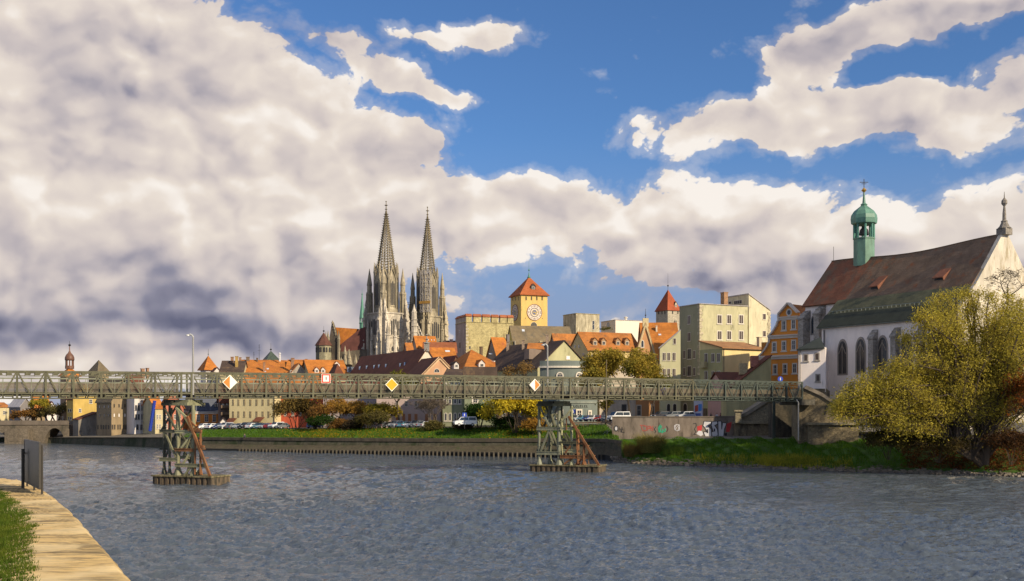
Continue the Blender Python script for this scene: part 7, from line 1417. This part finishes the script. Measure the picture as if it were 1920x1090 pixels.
def inside_top(px):
    for a, b in zip(outline, outline[1:]):
        if a[0] <= px <= b[0]: t = (px - a[0]) / (b[0] - a[0]); return a[1] * (1 - t) + b[1] * t
    return 999
for i in range(190):
    px = rr.uniform(1570, 1975); top = inside_top(px); bot = 838 - abs(px - 1720) * .05 if px > 1610 else 800
    t = rr.random() ** .8; py = (top + 26) * (1 - t) + (bot - 22) * t
    lob.append((Lb(px, py, 113 + rr.uniform(-4.5, 5)), rr.uniform(1.8, 3.0), 1))
for i in range(26):
    t = (i + .5) / 26; px = 1568 + t * 400; lob.append((Lb(px, inside_top(px) + 20, 113 + rr.uniform(-3, 4)), 1.5, 1))
willow('willow_tree', 'huge spreading willow with thin yellow-green autumn leaves in front of the white church', Lb(1838, 868, 112), lob, 170000, .17, LW, 5, [Lb(1850, 862, 112), Lb(1835, 866, 112), Lb(1822, 862, 111.5), Lb(1858, 800, 112), Lb(1852, 740, 112.5), Lb(1790, 835, 111)])
mb = MB()
for a, b, ra, rb_ in ((Lb(1845, 872, 112), Lb(1850, 800, 112), .75, .5), (Lb(1850, 800, 112), Lb(1852, 735, 112.5), .5, .34), (Lb(1840, 872, 112), Lb(1790, 832, 111), .5, .3), (Lb(1790, 832, 111), Lb(1740, 800, 111), .3, .18), (Lb(1858, 815, 112), Lb(1890, 760, 111.5), .35, .2), (Lb(1852, 735, 112.5), Lb(1800, 640, 113), .3, .12), (Lb(1852, 735, 112.5), Lb(1860, 620, 113), .3, .12)): mb.tube(a, b, ra, rb_, 9)
mb.build('main_stem', BARK, bpy.data.objects['willow_tree'])
# bare tree by the gable, red shrub far right, undergrowth
tree('tree', 'leafless dark twiggy tree in front of the church gable, top right', 'tree', gz(1886, 600, 118), mtr(100, 118), 1.15, 0, .4, .1, LW, 91, depth=5, start=.28, kids=3, r0=.2, tilt=1.0)
tree('bush', 'red-brown autumn shrub at the right edge of the bank', 'bush', gz(1950, 850, 108), mtr(170, 108), .75, 7000, 1.1, .17, LRED, 92, ntr=4, start=.25)
tree('bush', 'dark bushy undergrowth left of the willow stems', 'bush', gz(1665, 862, 113.5), mtr(52, 113), 1.7, 9000, 1.0, .15, leaf_mat((.05, .05, .02), (.07, .06, .02), (.09, .075, .02)), 93, ntr=7, start=.3, depth=3, r0=.06)
tree('bush', 'dark bushy undergrowth beneath the willow stems', 'bush', gz(1760, 868, 112.5), mtr(50, 112), 1.9, 8000, 1.0, .15, leaf_mat((.06, .05, .02), (.09, .06, .02), (.05, .05, .015)), 94, ntr=7, start=.3, depth=3, r0=.06)
tree('bush', 'shaded scrub right of the willow trunk', 'bush', gz(1895, 872, 111), mtr(60, 111), 1.5, 6000, 1.0, .15, leaf_mat((.10, .045, .02), (.06, .04, .02), (.14, .06, .02)), 95, ntr=6, start=.3, depth=3, r0=.06)
pts = []
for i in range(16000): px = rr.uniform(1690, 1990); p = bank_pt(px, rr.uniform(.06, 1)); pts.append((p.x, p.y, p.z + .1))
leaves('leaf_litter', pts, len(pts), .25, .15, leaf_mat((.17, .06, .02), (.10, .045, .02), (.24, .09, .02)), None, 6, og=Vector(pts[0])); tag(bpy.data.objects['leaf_litter'], 'red-brown fallen leaves covering the bank under the willow', 'leaves', kind='stuff')
# grasses on the right bank and big tussock at its left end
def arc_grass(name, label, cx, cy_t, n, hgt, rad, m_, seed, kind=None):
    r = random.Random(seed); mb = MB(); c = bank_pt(cx, cy_t)
    for i in range(n):
        a = r.uniform(0, 2 * PI); d = r.random() ** .6 * rad; b = c + Vector((math.cos(a) * d * .5, math.sin(a) * d * .35, -.1)); h = hgt * r.uniform(.45, 1.05); o = Vector((math.cos(a), math.sin(a) * .8, 0)) * h * r.uniform(.15, .75); w_ = .035; p0, p1, p2 = b, b + Vector((0, 0, h * .6)) + o * .35, b + Vector((0, 0, h * r.uniform(.6, .95))) + o
        s_ = Vector((-math.sin(a), math.cos(a), 0)) * w_; mb.poly([p0 - s_, p0 + s_, p1 + s_ * .8, p1 - s_ * .8]); mb.poly([p1 - s_ * .8, p1 + s_ * .8, p2])
    o = mb.build(name, m_); tag(o, label, 'grass', kind=kind); return o
GA = leaf_mat((.26, .22, .06), (.15, .17, .04), (.42, .33, .10)); GB = leaf_mat((.09, .17, .03), (.07, .13, .02), (.18, .20, .04))
arc_grass('tall_grass', 'large arching olive tussock in front of the left end of the graffiti wall', 1222, .35, 1700, 4.6, 5.0, GA, 1); arc_grass('tall_grass', 'tawny reed clump at the waterline right of the right trestle', 1188, .18, 900, 3.4, 3.6, leaf_mat((.24, .16, .05), (.15, .12, .04), (.32, .22, .07)), 2)
arc_grass('tall_grass', 'green arching reeds right of the large tussock', 1262, .25, 900, 3.0, 3.6, GB, 3)
pts = []
for i in range(46000):
    px = rr.uniform(1168, 1700) if i % 3 else rr.uniform(1168, 1620); t = rr.random(); p = bank_pt(px, .05 + .95 * t); pts.append((p.x, p.y, p.z + .02 + .35 * math.sin(px * .13 + t * 9) * math.sin(px * .041 + 3 * t) * (0 if t < .03 else 1)))
tag(blades('bank_grass', pts, .12, .42, .045, leaf_mat((.085, .19, .018), (.11, .20, .018), (.055, .12, .014)), .6, 3), 'uneven green grass covering the right bank', 'grass', kind='stuff')
pts = []
for i in range(3600):
    px = rr.choice((rr.gauss(1450, 38), rr.gauss(1490, 25), rr.gauss(1455, 20), rr.uniform(1300, 1600))); p = bank_pt(px, abs(rr.gauss(.13, .07))); pts.append((p.x, p.y, p.z))
tag(blades('bank_weeds', pts, .3, 1.1, .07, leaf_mat((.34, .32, .04), (.17, .20, .03), (.55, .46, .04)), .7, 4), 'yellowish weeds along the stony foot of the right bank', 'weeds', kind='stuff')
pts = []
for i in range(16000):
    px = rr.uniform(345, 1160); pr = prof(px); t = rr.random(); p = pr[5].lerp(pr[6], t); pts.append((p.x, p.y, p.z))
tag(blades('far_grass', pts, .15, .5, .08, leaf_mat((.075, .16, .016), (.10, .17, .016), (.05, .10, .014)), .5, 5), 'grass tufts on the far bank behind the river wall', 'grass', kind='stuff')
# ================================================================ vehicles
TYRE = mat('paint', (.02, .02, .02), .8, .1, bump=0); RIM = mat('metal', (.4, .4, .4), .4, .1, bump=0); CGL = mat('glass', (.03, .04, .05), .08, spec=.8); HL = mat('paint', (.75, .75, .72), .2, .05, bump=0); TL = mat('paint', (.45, .02, .02), .3, .05, bump=0)
def carpaint(c): return mat('paint', c, .25, .08, bump=0, spec=.7)
def vehicle(kind, paint):
    """built at the origin, front towards -Y"""
    root = empty('parked_car' if kind != 'van' else 'parked_van', (0, 0, 0))
    if kind == 'car': Lh, W2, low, top = 2.12, .86, [(-2.12, .30), (-2.15, .62), (-1.95, .78), (-1.0, .95), (1.75, .98), (2.08, .88), (2.12, .35)], [(-1.05, .93), (-.35, 1.43), (.95, 1.46), (1.75, .97)]
    elif kind == 'suv': Lh, W2, low, top = 2.25, .90, [(-2.25, .38), (-2.28, .80), (-2.1, .98), (-1.1, 1.1), (2.1, 1.12), (2.24, 1.0), (2.25, .4)], [(-1.15, 1.08), (-.55, 1.66), (1.7, 1.70), (2.15, 1.1)]
    else: Lh, W2, low, top = 2.5, .97, [(-2.5, .38), (-2.52, .9), (-2.3, 1.12), (-1.75, 1.25), (2.46, 1.25), (2.5, .4)], [(-1.78, 1.22), (-1.05, 2.02), (2.3, 2.06), (2.47, 1.24)]
    mb = MB(); mb.prism([(-W2, y_, z_) for y_, z_ in low], (2 * W2, 0, 0)); W3 = W2 - .06
    n = len(top); b = len(mb.v)
    mb.v += [(-W3, y_, z_) if z_ < 1.3 else (-W3 + .12, y_, z_) for y_, z_ in top] + [(W3, y_, z_) if z_ < 1.3 else (W3 - .12, y_, z_) for y_, z_ in top]
    mb.addf(b, [tuple(range(n)), tuple(range(n, 2 * n))] + [(i, (i + 1) % n, n + (i + 1) % n, n + i) for i in range(n)]); mb.build('body', paint, root)
    g = MB(); (y0, z0), (y1, z1), (y2, z2), (y3, z3) = top
    def q4(a, b_, c_, d_): g.poly([a, b_, c_, d_])
    ws = W3 - .18; g.prism([(-ws, y0 + .08, z0 + .06), (ws, y0 + .08, z0 + .06), (ws - .06, y1 - .05, z1 - .05), (-ws + .06, y1 - .05, z1 - .05)], Vector((0, -.06, .05))); o = g.build('windscreen', CGL, root)
    g = MB(); g.prism([(-ws, y3 - .08, z3 + .08), (ws, y3 - .08, z3 + .08), (ws - .06, y2 + .06, z2 - .1), (-ws + .06, y2 + .06, z2 - .1)], Vector((0, .07, .05))); g.build('rear_window', CGL, root)
    for s_ in (-1, 1):
        g = MB(); xo = s_ * (W3 + .012); xi = s_ * (W3 - .10); ym = (y1 + y2) / 2
        for ya, yb, yc, yd in ((y0 + .22, y1 + .06, ym - .05, ym - .05), (ym + .05, ym + .05, y2 - .05, y3 - .22)):
            g.prism([(xo, ya, z0 + .06), (xo, yd, z0 + .06), (xi, yc, z1 - .10), (xi, yb, z1 - .10)], (s_ * .015, 0, 0))
        g.build('side_window', CGL, root)
        for yy in (-Lh * .62, Lh * .60):
            w_ = MB(); w_.tube((s_ * (W2 - .18), yy, .32), (s_ * (W2 + .02), yy, .32), .33, n=14); wo_ = w_.build('wheel', TYRE, root); w_ = MB(); w_.tube((s_ * (W2), yy, .32), (s_ * (W2 + .035), yy, .32), .2, n=10); w_.build('rim', RIM, wo_)
        h_ = MB(); h_.box((s_ * (W2 - .22), -Lh - .02, low[1][1] + .02), (.36, .1, .16)); h_.build('headlight', HL, root); h_ = MB(); h_.box((s_ * (W2 - .18), Lh, low[1][1] + .1), (.26, .08, .2)); h_.build('tail_light', TL, root)
        h_ = MB(); h_.box((s_ * (W2 + .08), y0 + .25, z0 + .08), (.16, .1, .12)); h_.build('mirror', paint, root)
    h_ = MB(); h_.box((0, -Lh - .04, .5), (.9, .06, .2)); h_.build('grille', TYRE, root); h_ = MB(); h_.box((0, -Lh - .075, .42), (.5, .02, .11)); h_.build('number_plate', HL, root)
    return root
PC = {k: carpaint(v) for k, v in dict(white=(.70, .70, .70), silver=(.42, .43, .45), blue=(.03, .06, .22), dark=(.04, .04, .05), grey=(.16, .17, .18), red=(.32, .03, .03), teal=(.10, .25, .32), green=(.04, .10, .07)).items()}
protos = {}
def place(kind, col, p, rot, label, group, cat='car'):
    key = (kind, col)
    if key not in protos: protos[key] = vehicle(kind, PC[col]); o = protos[key]
    else: o = copy_tree(protos[key])
    o.location = p; o.rotation_euler = (0, 0, rot); tag(o, label, cat, group); return o
G1 = 'cars parked along the far bank'
row = [(381, 'car', 'white', 'white car at the left end of the row before the orange house'), (399, 'car', 'white', 'white car second in the row, right of the gap'), (412, 'car', 'blue', 'dark blue car between the white and the silver car'), (424, 'suv', 'silver', 'silver estate car by the maroon-roofed porch'), (437, 'car', 'grey', 'grey car right of the maroon-roofed porch'), (450, 'car', 'silver', 'silver car below the middle of the cream house'), (462, 'suv', 'dark', 'black car right of the middle of the cream house'), (474, 'car', 'white', 'white car left of the brown-roofed porch'), (486, 'car', 'teal', 'teal car in front of the brown-roofed porch'), (498, 'car', 'silver', 'pale silver car under the last windows of the cream house'), (509, 'car', 'red', 'dark red car at the right corner of the cream house'), (519, 'suv', 'white', 'white car before the left edge of the red house'), (529, 'car', 'grey', 'grey car just left of the olive-brown tree'),
 (590, 'suv', 'blue', 'blue car beside the arched doorway'), (627, 'car', 'white', 'white car glimpsed left of the orange bushy tree'), (658, 'car', 'red', 'dark red car half hidden behind the hedge bush'),
 (719, 'car', 'grey', 'grey car leftmost of the row by the green-gold tree'), (731, 'car', 'dark', 'black car left of the green-gold trunk'), (743, 'suv', 'silver', 'silver car directly left of the green-gold trunk'), (757, 'car', 'teal', 'bright teal car right of the green-gold trunk'), (769, 'car', 'white', 'white car between the teal and the grey car'), (781, 'suv', 'grey', 'grey car left of the bare many-stemmed tree'), (796, 'car', 'silver', 'silver car behind the bare many-stemmed tree'), (1003, 'car', 'white', 'white car seen through the right trestle')]
for i, (px, k, c, lab) in enumerate(row):
    pr = prof(px); p = pr[6].lerp(pr[5], -.15); k_ = (px - 960) / F; Yd = pr[6].y + 3.2; p = Vector((k_ * Yd, Yd, pr[6].z + .12)); place(k, c, p, math.radians(-28 + (i * 37 % 11) - 5 + (180 if i % 3 == 1 else 0)), lab, G1)
G2 = 'cars parked right of the right trestle'
for i, (px, c, lab) in enumerate(((1080, 'silver', 'silver car leftmost of the row right of the right trestle'), (1089, 'teal', 'pale teal car second in the row right of the right trestle'), (1099, 'blue', 'blue car in the middle of the row beside the slim street tree'), (1110, 'white', 'white car left of the slim street tree'), (1121, 'red', 'red car directly left of the slim street tree'), (1131, 'grey', 'grey car behind the slim street tree'))):
    Yd = 240; z_ = HC - (790.5 - HY) / F * Yd; place('car', c, Vector(((px - 960) / F * Yd, Yd, z_)), math.radians(-30 + i * 3), lab, G2)
Yd = 224; p = Vector(((1160 - 960) / F * Yd, Yd, HC - (790 - HY) / F * Yd)); place('van', 'white', p, math.radians(-62), 'white van with a blue windscreen behind the left end of the graffiti wall', None, 'van')
Yd = 232; p = Vector(((872 - 960) / F * Yd, Yd, HC - (799 - HY) / F * Yd)); place('van', 'white', p, math.radians(-75), 'white camper van parked against the grey green house', None, 'van')
for px, c, lab in ((1240, 'dark', 'black car whose roof shows above the graffiti wall, left'), (1262, 'grey', 'dark grey car whose roof shows above the middle of the graffiti wall'), (1284, 'silver', 'silver blue car whose roof shows above the graffiti wall, right')):
    Yd = 222; place('suv', c, Vector(((px - 960) / F * Yd, Yd, HC - (786.5 - HY) / F * Yd)), math.radians(-60), lab, 'cars behind the graffiti wall')
# ---------------------------------------------------------------- people
SKIN = mat('paint', (.45, .26, .18), .6, .08, bump=0)
def skin_obj(name, verts, edges, rad, m_, parent, sub=1):
    og = ORG[parent.name]; me = bpy.data.meshes.new(name); me.from_pydata([tuple(Vector(v)) for v in verts], edges, []); me.update()
    o = bpy.data.objects.new(name, me); COL.objects.link(o); o.parent = parent; ORG[o.name] = og; me.materials.append(m_)
    sk = o.modifiers.new('skin', 'SKIN'); sk.use_smooth_shade = True
    if not me.skin_vertices: bpy.context.view_layer.objects.active = o
    lay = me.skin_vertices[0].data
    for i, r in enumerate(rad): lay[i].radius = (r, r) if not isinstance(r, tuple) else r
    lay[0].use_root = True
    sb_ = o.modifiers.new('sub', 'SUBSURF'); sb_.levels = sb_.render_levels = sub; return o
def person(label, p, rot, shirt, trousers, hairc, pose='walk', group=None):
    root = empty('person', p, label, 'person', group); root.rotation_euler = (0, 0, rot)
    st_ = {'walk': .16, 'stand': .05}.get(pose, .1)
    J = dict(pel=(0, 0, .95), w=(0, 0, 1.1), ch=(0, -.01, 1.34), nk=(0, -.01, 1.50), hd0=(0, -.02, 1.60), hd1=(0, -.03, 1.70), hd2=(0, -.02, 1.78))
    hips = [(.10, 0, .92), (-.10, 0, .92)]
    if pose == 'sit': knee = [(.12, -.46, .93), (-.12, -.46, .93)]; ank = [(.12, -.52, .50), (-.12, -.52, .50)]; toe = [(.12, -.70, .46), (-.12, -.70, .46)]; hand = [(.16, -.40, 1.0), (-.16, -.40, 1.02)]; elb = [(.28, -.12, 1.12), (-.28, -.12, 1.12)]
    elif pose == 'ride': knee = [(.11, -.34, .62), (-.11, -.28, .80)]; ank = [(.11, -.20, .22), (-.11, -.08, .42)]; toe = [(.11, -.40, .18), (-.11, -.26, .40)]; hand = [(.22, -.62, 1.05), (-.22, -.62, 1.05)]; elb = [(.26, -.36, 1.14), (-.26, -.36, 1.14)]
    else: knee = [(.11, -st_, .50), (-.11, st_ * .3, .50)]; ank = [(.11, -st_ * .9, .09), (-.11, st_ * 1.9, .12)]; toe = [(.12, -st_ - .16, .04), (-.12, st_ * 1.5, .03)]; hand = [(.30, -.12, .82), (-.30, .10, .84)]; elb = [(.27, .05, 1.10), (-.27, .02, 1.10)]
    V_ = [J['pel'], J['w'], J['ch'], J['nk'], J['hd0'], J['hd1'], J['hd2']]; R_ = [(.15, .11), (.13, .10), (.17, .11), .055, .075, .095, .06]; E_ = [(0, 1), (1, 2), (2, 3), (3, 4), (4, 5), (5, 6)]
    for s_ in (0, 1):
        b = len(V_); V_ += [hips[s_], knee[s_], ank[s_], toe[s_]]; R_ += [.085, .058, .038, .032]; E_ += [(0, b), (b, b + 1), (b + 1, b + 2), (b + 2, b + 3)]
        sx = 1 if s_ == 0 else -1; b = len(V_); V_ += [(sx * .20, -.01, 1.42), elb[s_], hand[s_], tuple(Vector(hand[s_]) + Vector((0, -.06, -.08)))]; R_ += [.058, .042, .028, .03]; E_ += [(2, b), (b, b + 1), (b + 1, b + 2), (b + 2, b + 3)]
    skin_obj('body', V_, E_, R_, SKIN, root)
    tv = [J['pel'], J['w'], J['ch'], (0, -.01, 1.46)]; tr_ = [(.175, .135), (.155, .125), (.195, .135), .085]; te = [(0, 1), (1, 2), (2, 3)]
    for s_ in (0, 1): sx = 1 if s_ == 0 else -1; b = len(tv); tv += [(sx * .20, -.01, 1.42), elb[s_], tuple(Vector(elb[s_]).lerp(Vector(hand[s_]), .85))]; tr_ += [.075, .058, .045]; te += [(2, b), (b, b + 1), (b + 1, b + 2)]
    skin_obj('jacket', tv, te, tr_, mat('paint', shirt, .85, .2, bump=0), root)
    tv = [(0, 0, .98)]; tr_ = [(.165, .125)]; te = []
    for s_ in (0, 1): b = len(tv); tv += [hips[s_], knee[s_], tuple(Vector(knee[s_]).lerp(Vector(ank[s_]), .93))]; tr_ += [.102, .075, .058]; te += [(0, b), (b, b + 1), (b + 1, b + 2)]
    skin_obj('trousers', tv, te, tr_, mat('paint', trousers, .85, .2, bump=0), root)
    mb = MB(); mb.lathe((0, 0, 0), [(.02, 1.79 - .01), (.02, 1.8)], 6); hm_ = MB(); hm_.lathe((0, .015, 1.69), [(.06, -.07), (.098, -.02), (.108, .05), (.085, .105), (.03, .135)], 10)
    me = bpy.data.meshes.new('hair'); me.from_pydata(hm_.v, [], hm_.f); me.update(); o = bpy.data.objects.new('hair', me); COL.objects.link(o); me.materials.append(mat('paint', hairc, .8, .2, bump=0)); o.parent = root; ORG[o.name] = ORG[root.name]
    for s_ in (-1, 1): 
        me = bpy.data.meshes.new('shoe'); q_ = MB(); t_ = Vector(toe[0 if s_ > 0 else 1]); a_ = Vector(ank[0 if s_ > 0 else 1]); q_.bar(a_ + Vector((0, .04, -.03)), t_ + Vector((0, -.04, .0)), .10, .09); me.from_pydata(q_.v, [], q_.f); me.update(); o = bpy.data.objects.new('shoe', me); COL.objects.link(o); me.materials.append(TYRE); o.parent = root; ORG[o.name] = ORG[root.name]
    return root
s = bs(1258); pb_ = bp(s, BWID * .45, ZD - .1)
rbk = TH + PI / 2
bic = empty('bicycle', pb_, 'dark blue bicycle ridden across the footbridge', 'bicycle'); bic.rotation_euler = (0, 0, rbk + PI)
def lmesh(name, mb, m_, root):
    me = bpy.data.meshes.new(name); me.from_pydata(mb.v, [], mb.f); me.update(); o = bpy.data.objects.new(name, me); COL.objects.link(o); me.materials.append(m_); o.parent = root; ORG[o.name] = ORG[root.name]; return o
for yy in (-.52, .52):
    mb = MB(); n = 22
    for i in range(n): a0, a1 = 2 * PI * i / n, 2 * PI * (i + 1) / n; mb.tube((0, yy + .33 * math.cos(a0), .34 + .33 * math.sin(a0)), (0, yy + .33 * math.cos(a1), .34 + .33 * math.sin(a1)), .022, n=5)
    for i in range(8): a0 = PI * i / 4; mb.tube((0, yy, .34), (0, yy + .32 * math.cos(a0), .34 + .32 * math.sin(a0)), .006, n=3)
    lmesh('wheel', mb, TYRE, bic)
mb = MB(); BLU = mat('paint', (.03, .08, .35), .4, .1, bump=0)
for a, b in (((0, .52, .34), (0, .0, .30)), ((0, .0, .30), (0, -.40, .82)), ((0, .15, .85), (0, -.40, .82)), ((0, .0, .30), (0, .17, .95)), ((0, .52, .34), (0, .15, .85)), ((0, -.52, .34), (0, -.38, .98))): mb.tube(a, b, .022, n=6)
lmesh('frame', mb, BLU, bic); mb = MB(); mb.tube((-.24, -.46, 1.02), (.24, -.46, 1.02), .016, n=5); lmesh('handlebar', mb, TYRE, bic); mb = MB(); mb.box((0, .2, .96), (.14, .26, .06)); lmesh('saddle', mb, TYRE, bic)
person('person in a bright blue jacket riding a bicycle across the footbridge', pb_ + Vector((0, 0, .04)), rbk + PI, (.06, .12, .55), (.04, .05, .12), (.06, .04, .03), 'ride')
person('person in dark clothes walking on the footbridge, right of the cyclist', bp(bs(1291), BWID * .5, ZD - .1), rbk, (.04, .035, .04), (.03, .03, .04), (.04, .03, .02), 'walk')
for px, sh_, tr2, lab, ro in ((1333, (.05, .05, .06), (.03, .03, .05), 'person in black in front of the pale yellow shop front, left of the others', .4), (1344, (.65, .62, .6), (.08, .08, .12), 'person in a white top outside the pale yellow shop front', -.5), (1351, (.25, .08, .08), (.05, .05, .06), 'person in a dark red jacket, rightmost outside the shop front', .9)):
    Yd = 226; person(lab, Vector(((px - 960) / F * Yd, Yd, HC - (781.5 - HY) / F * Yd - 1.0)), ro, sh_, tr2, (.05, .03, .02), 'stand')
pr = prof(460); person('person in dark clothes sitting on the lip of the far river wall', pr[4] + Vector((0, -.62, -.86)), .1, (.03, .04, .06), (.02, .02, .03), (.03, .02, .02), 'sit')
# ---------------------------------------------------------------- small street furniture
def road_sign(px, py, Yd, kind, label):
    z_ = HC - (py - HY) / F * Yd; p = Vector(((px - 960) / F * Yd, Yd, z_)); r = empty('road_sign', p, label, 'road sign'); mb = MB(); mb.tube(p + Vector((0, 0, -3)), p + Vector((0, 0, .4)), .05, n=6); mb.build('post', IRON, r); mb = MB()
    if kind == 'sq': mb.box(p + Vector((0, -.08, 0)), (.9, .04, .9))
    else: mb.tube(p + Vector((0, -.1, 0)), p + Vector((0, -.06, 0)), .5, n=16)
    mb.build('plate', mat('paint', (.04, .08, .45), .5, .05, bump=0), r); mb = MB(); mb.box(p + Vector((0, -.13, 0)), (.16, .03, .5)); mb.build('mark', SIGNW, r)
road_sign(1075, 772, 232, 'sq', 'blue square parking sign by the grey green house'); road_sign(871, 778, 226, 'sq', 'small blue sign above the camper van'); road_sign(1463, 711, 196, 'ro', 'round blue road sign in front of the orange baroque gable house')
mb = MB(); p = P(1134, 824, 150); 
tag_ = empty('stair_rail', p, 'grey sloping handrail beside the left end of the graffiti wall', 'handrail')
for dy in (0, 4): mb.bar(P(1131, 814 + dy * .0, 151), P(1147, 799, 151), .06) if dy == 0 else mb.bar(P(1131, 819, 151), P(1147, 804, 151), .06)
for t in (0, .5, 1): q_ = P(1131 + 16 * t, 814 - 15 * t, 151); mb.bar(q_, q_ - Vector((0, 0, 1.1)), .06)
mb.build('rail', mat('metal', (.35, .33, .28), .4, .2, bump=0), tag_)
mb = MB()   # low vehicle guard rail on the bank
a, b = P(1076, 793.5, 158), P(1146, 791.5, 156); mb.bar(a, b, .08, .3)
for k in range(9): q_ = a.lerp(b, k / 8); mb.bar(q_, q_ - Vector((0, 0, .8)), .1)
tag(mb.build('guard_rail', mat('plaster', (.20, .13, .08), .9, .3)), 'low rusty guard rail in front of the cars right of the right trestle', 'guard rail')
mb = MB(); p = P(1137, 706, 150); q_ = P(1137, 675, 150); mb.tube(P(1137, 785, 152), P(1137, 675, 152), .13, .1, 7); tag(mb.build('wooden_pole', mat('plaster', (.16, .12, .07), .9, .2)), 'plain brown pole standing above the bridge left of the golden street tree', 'pole')
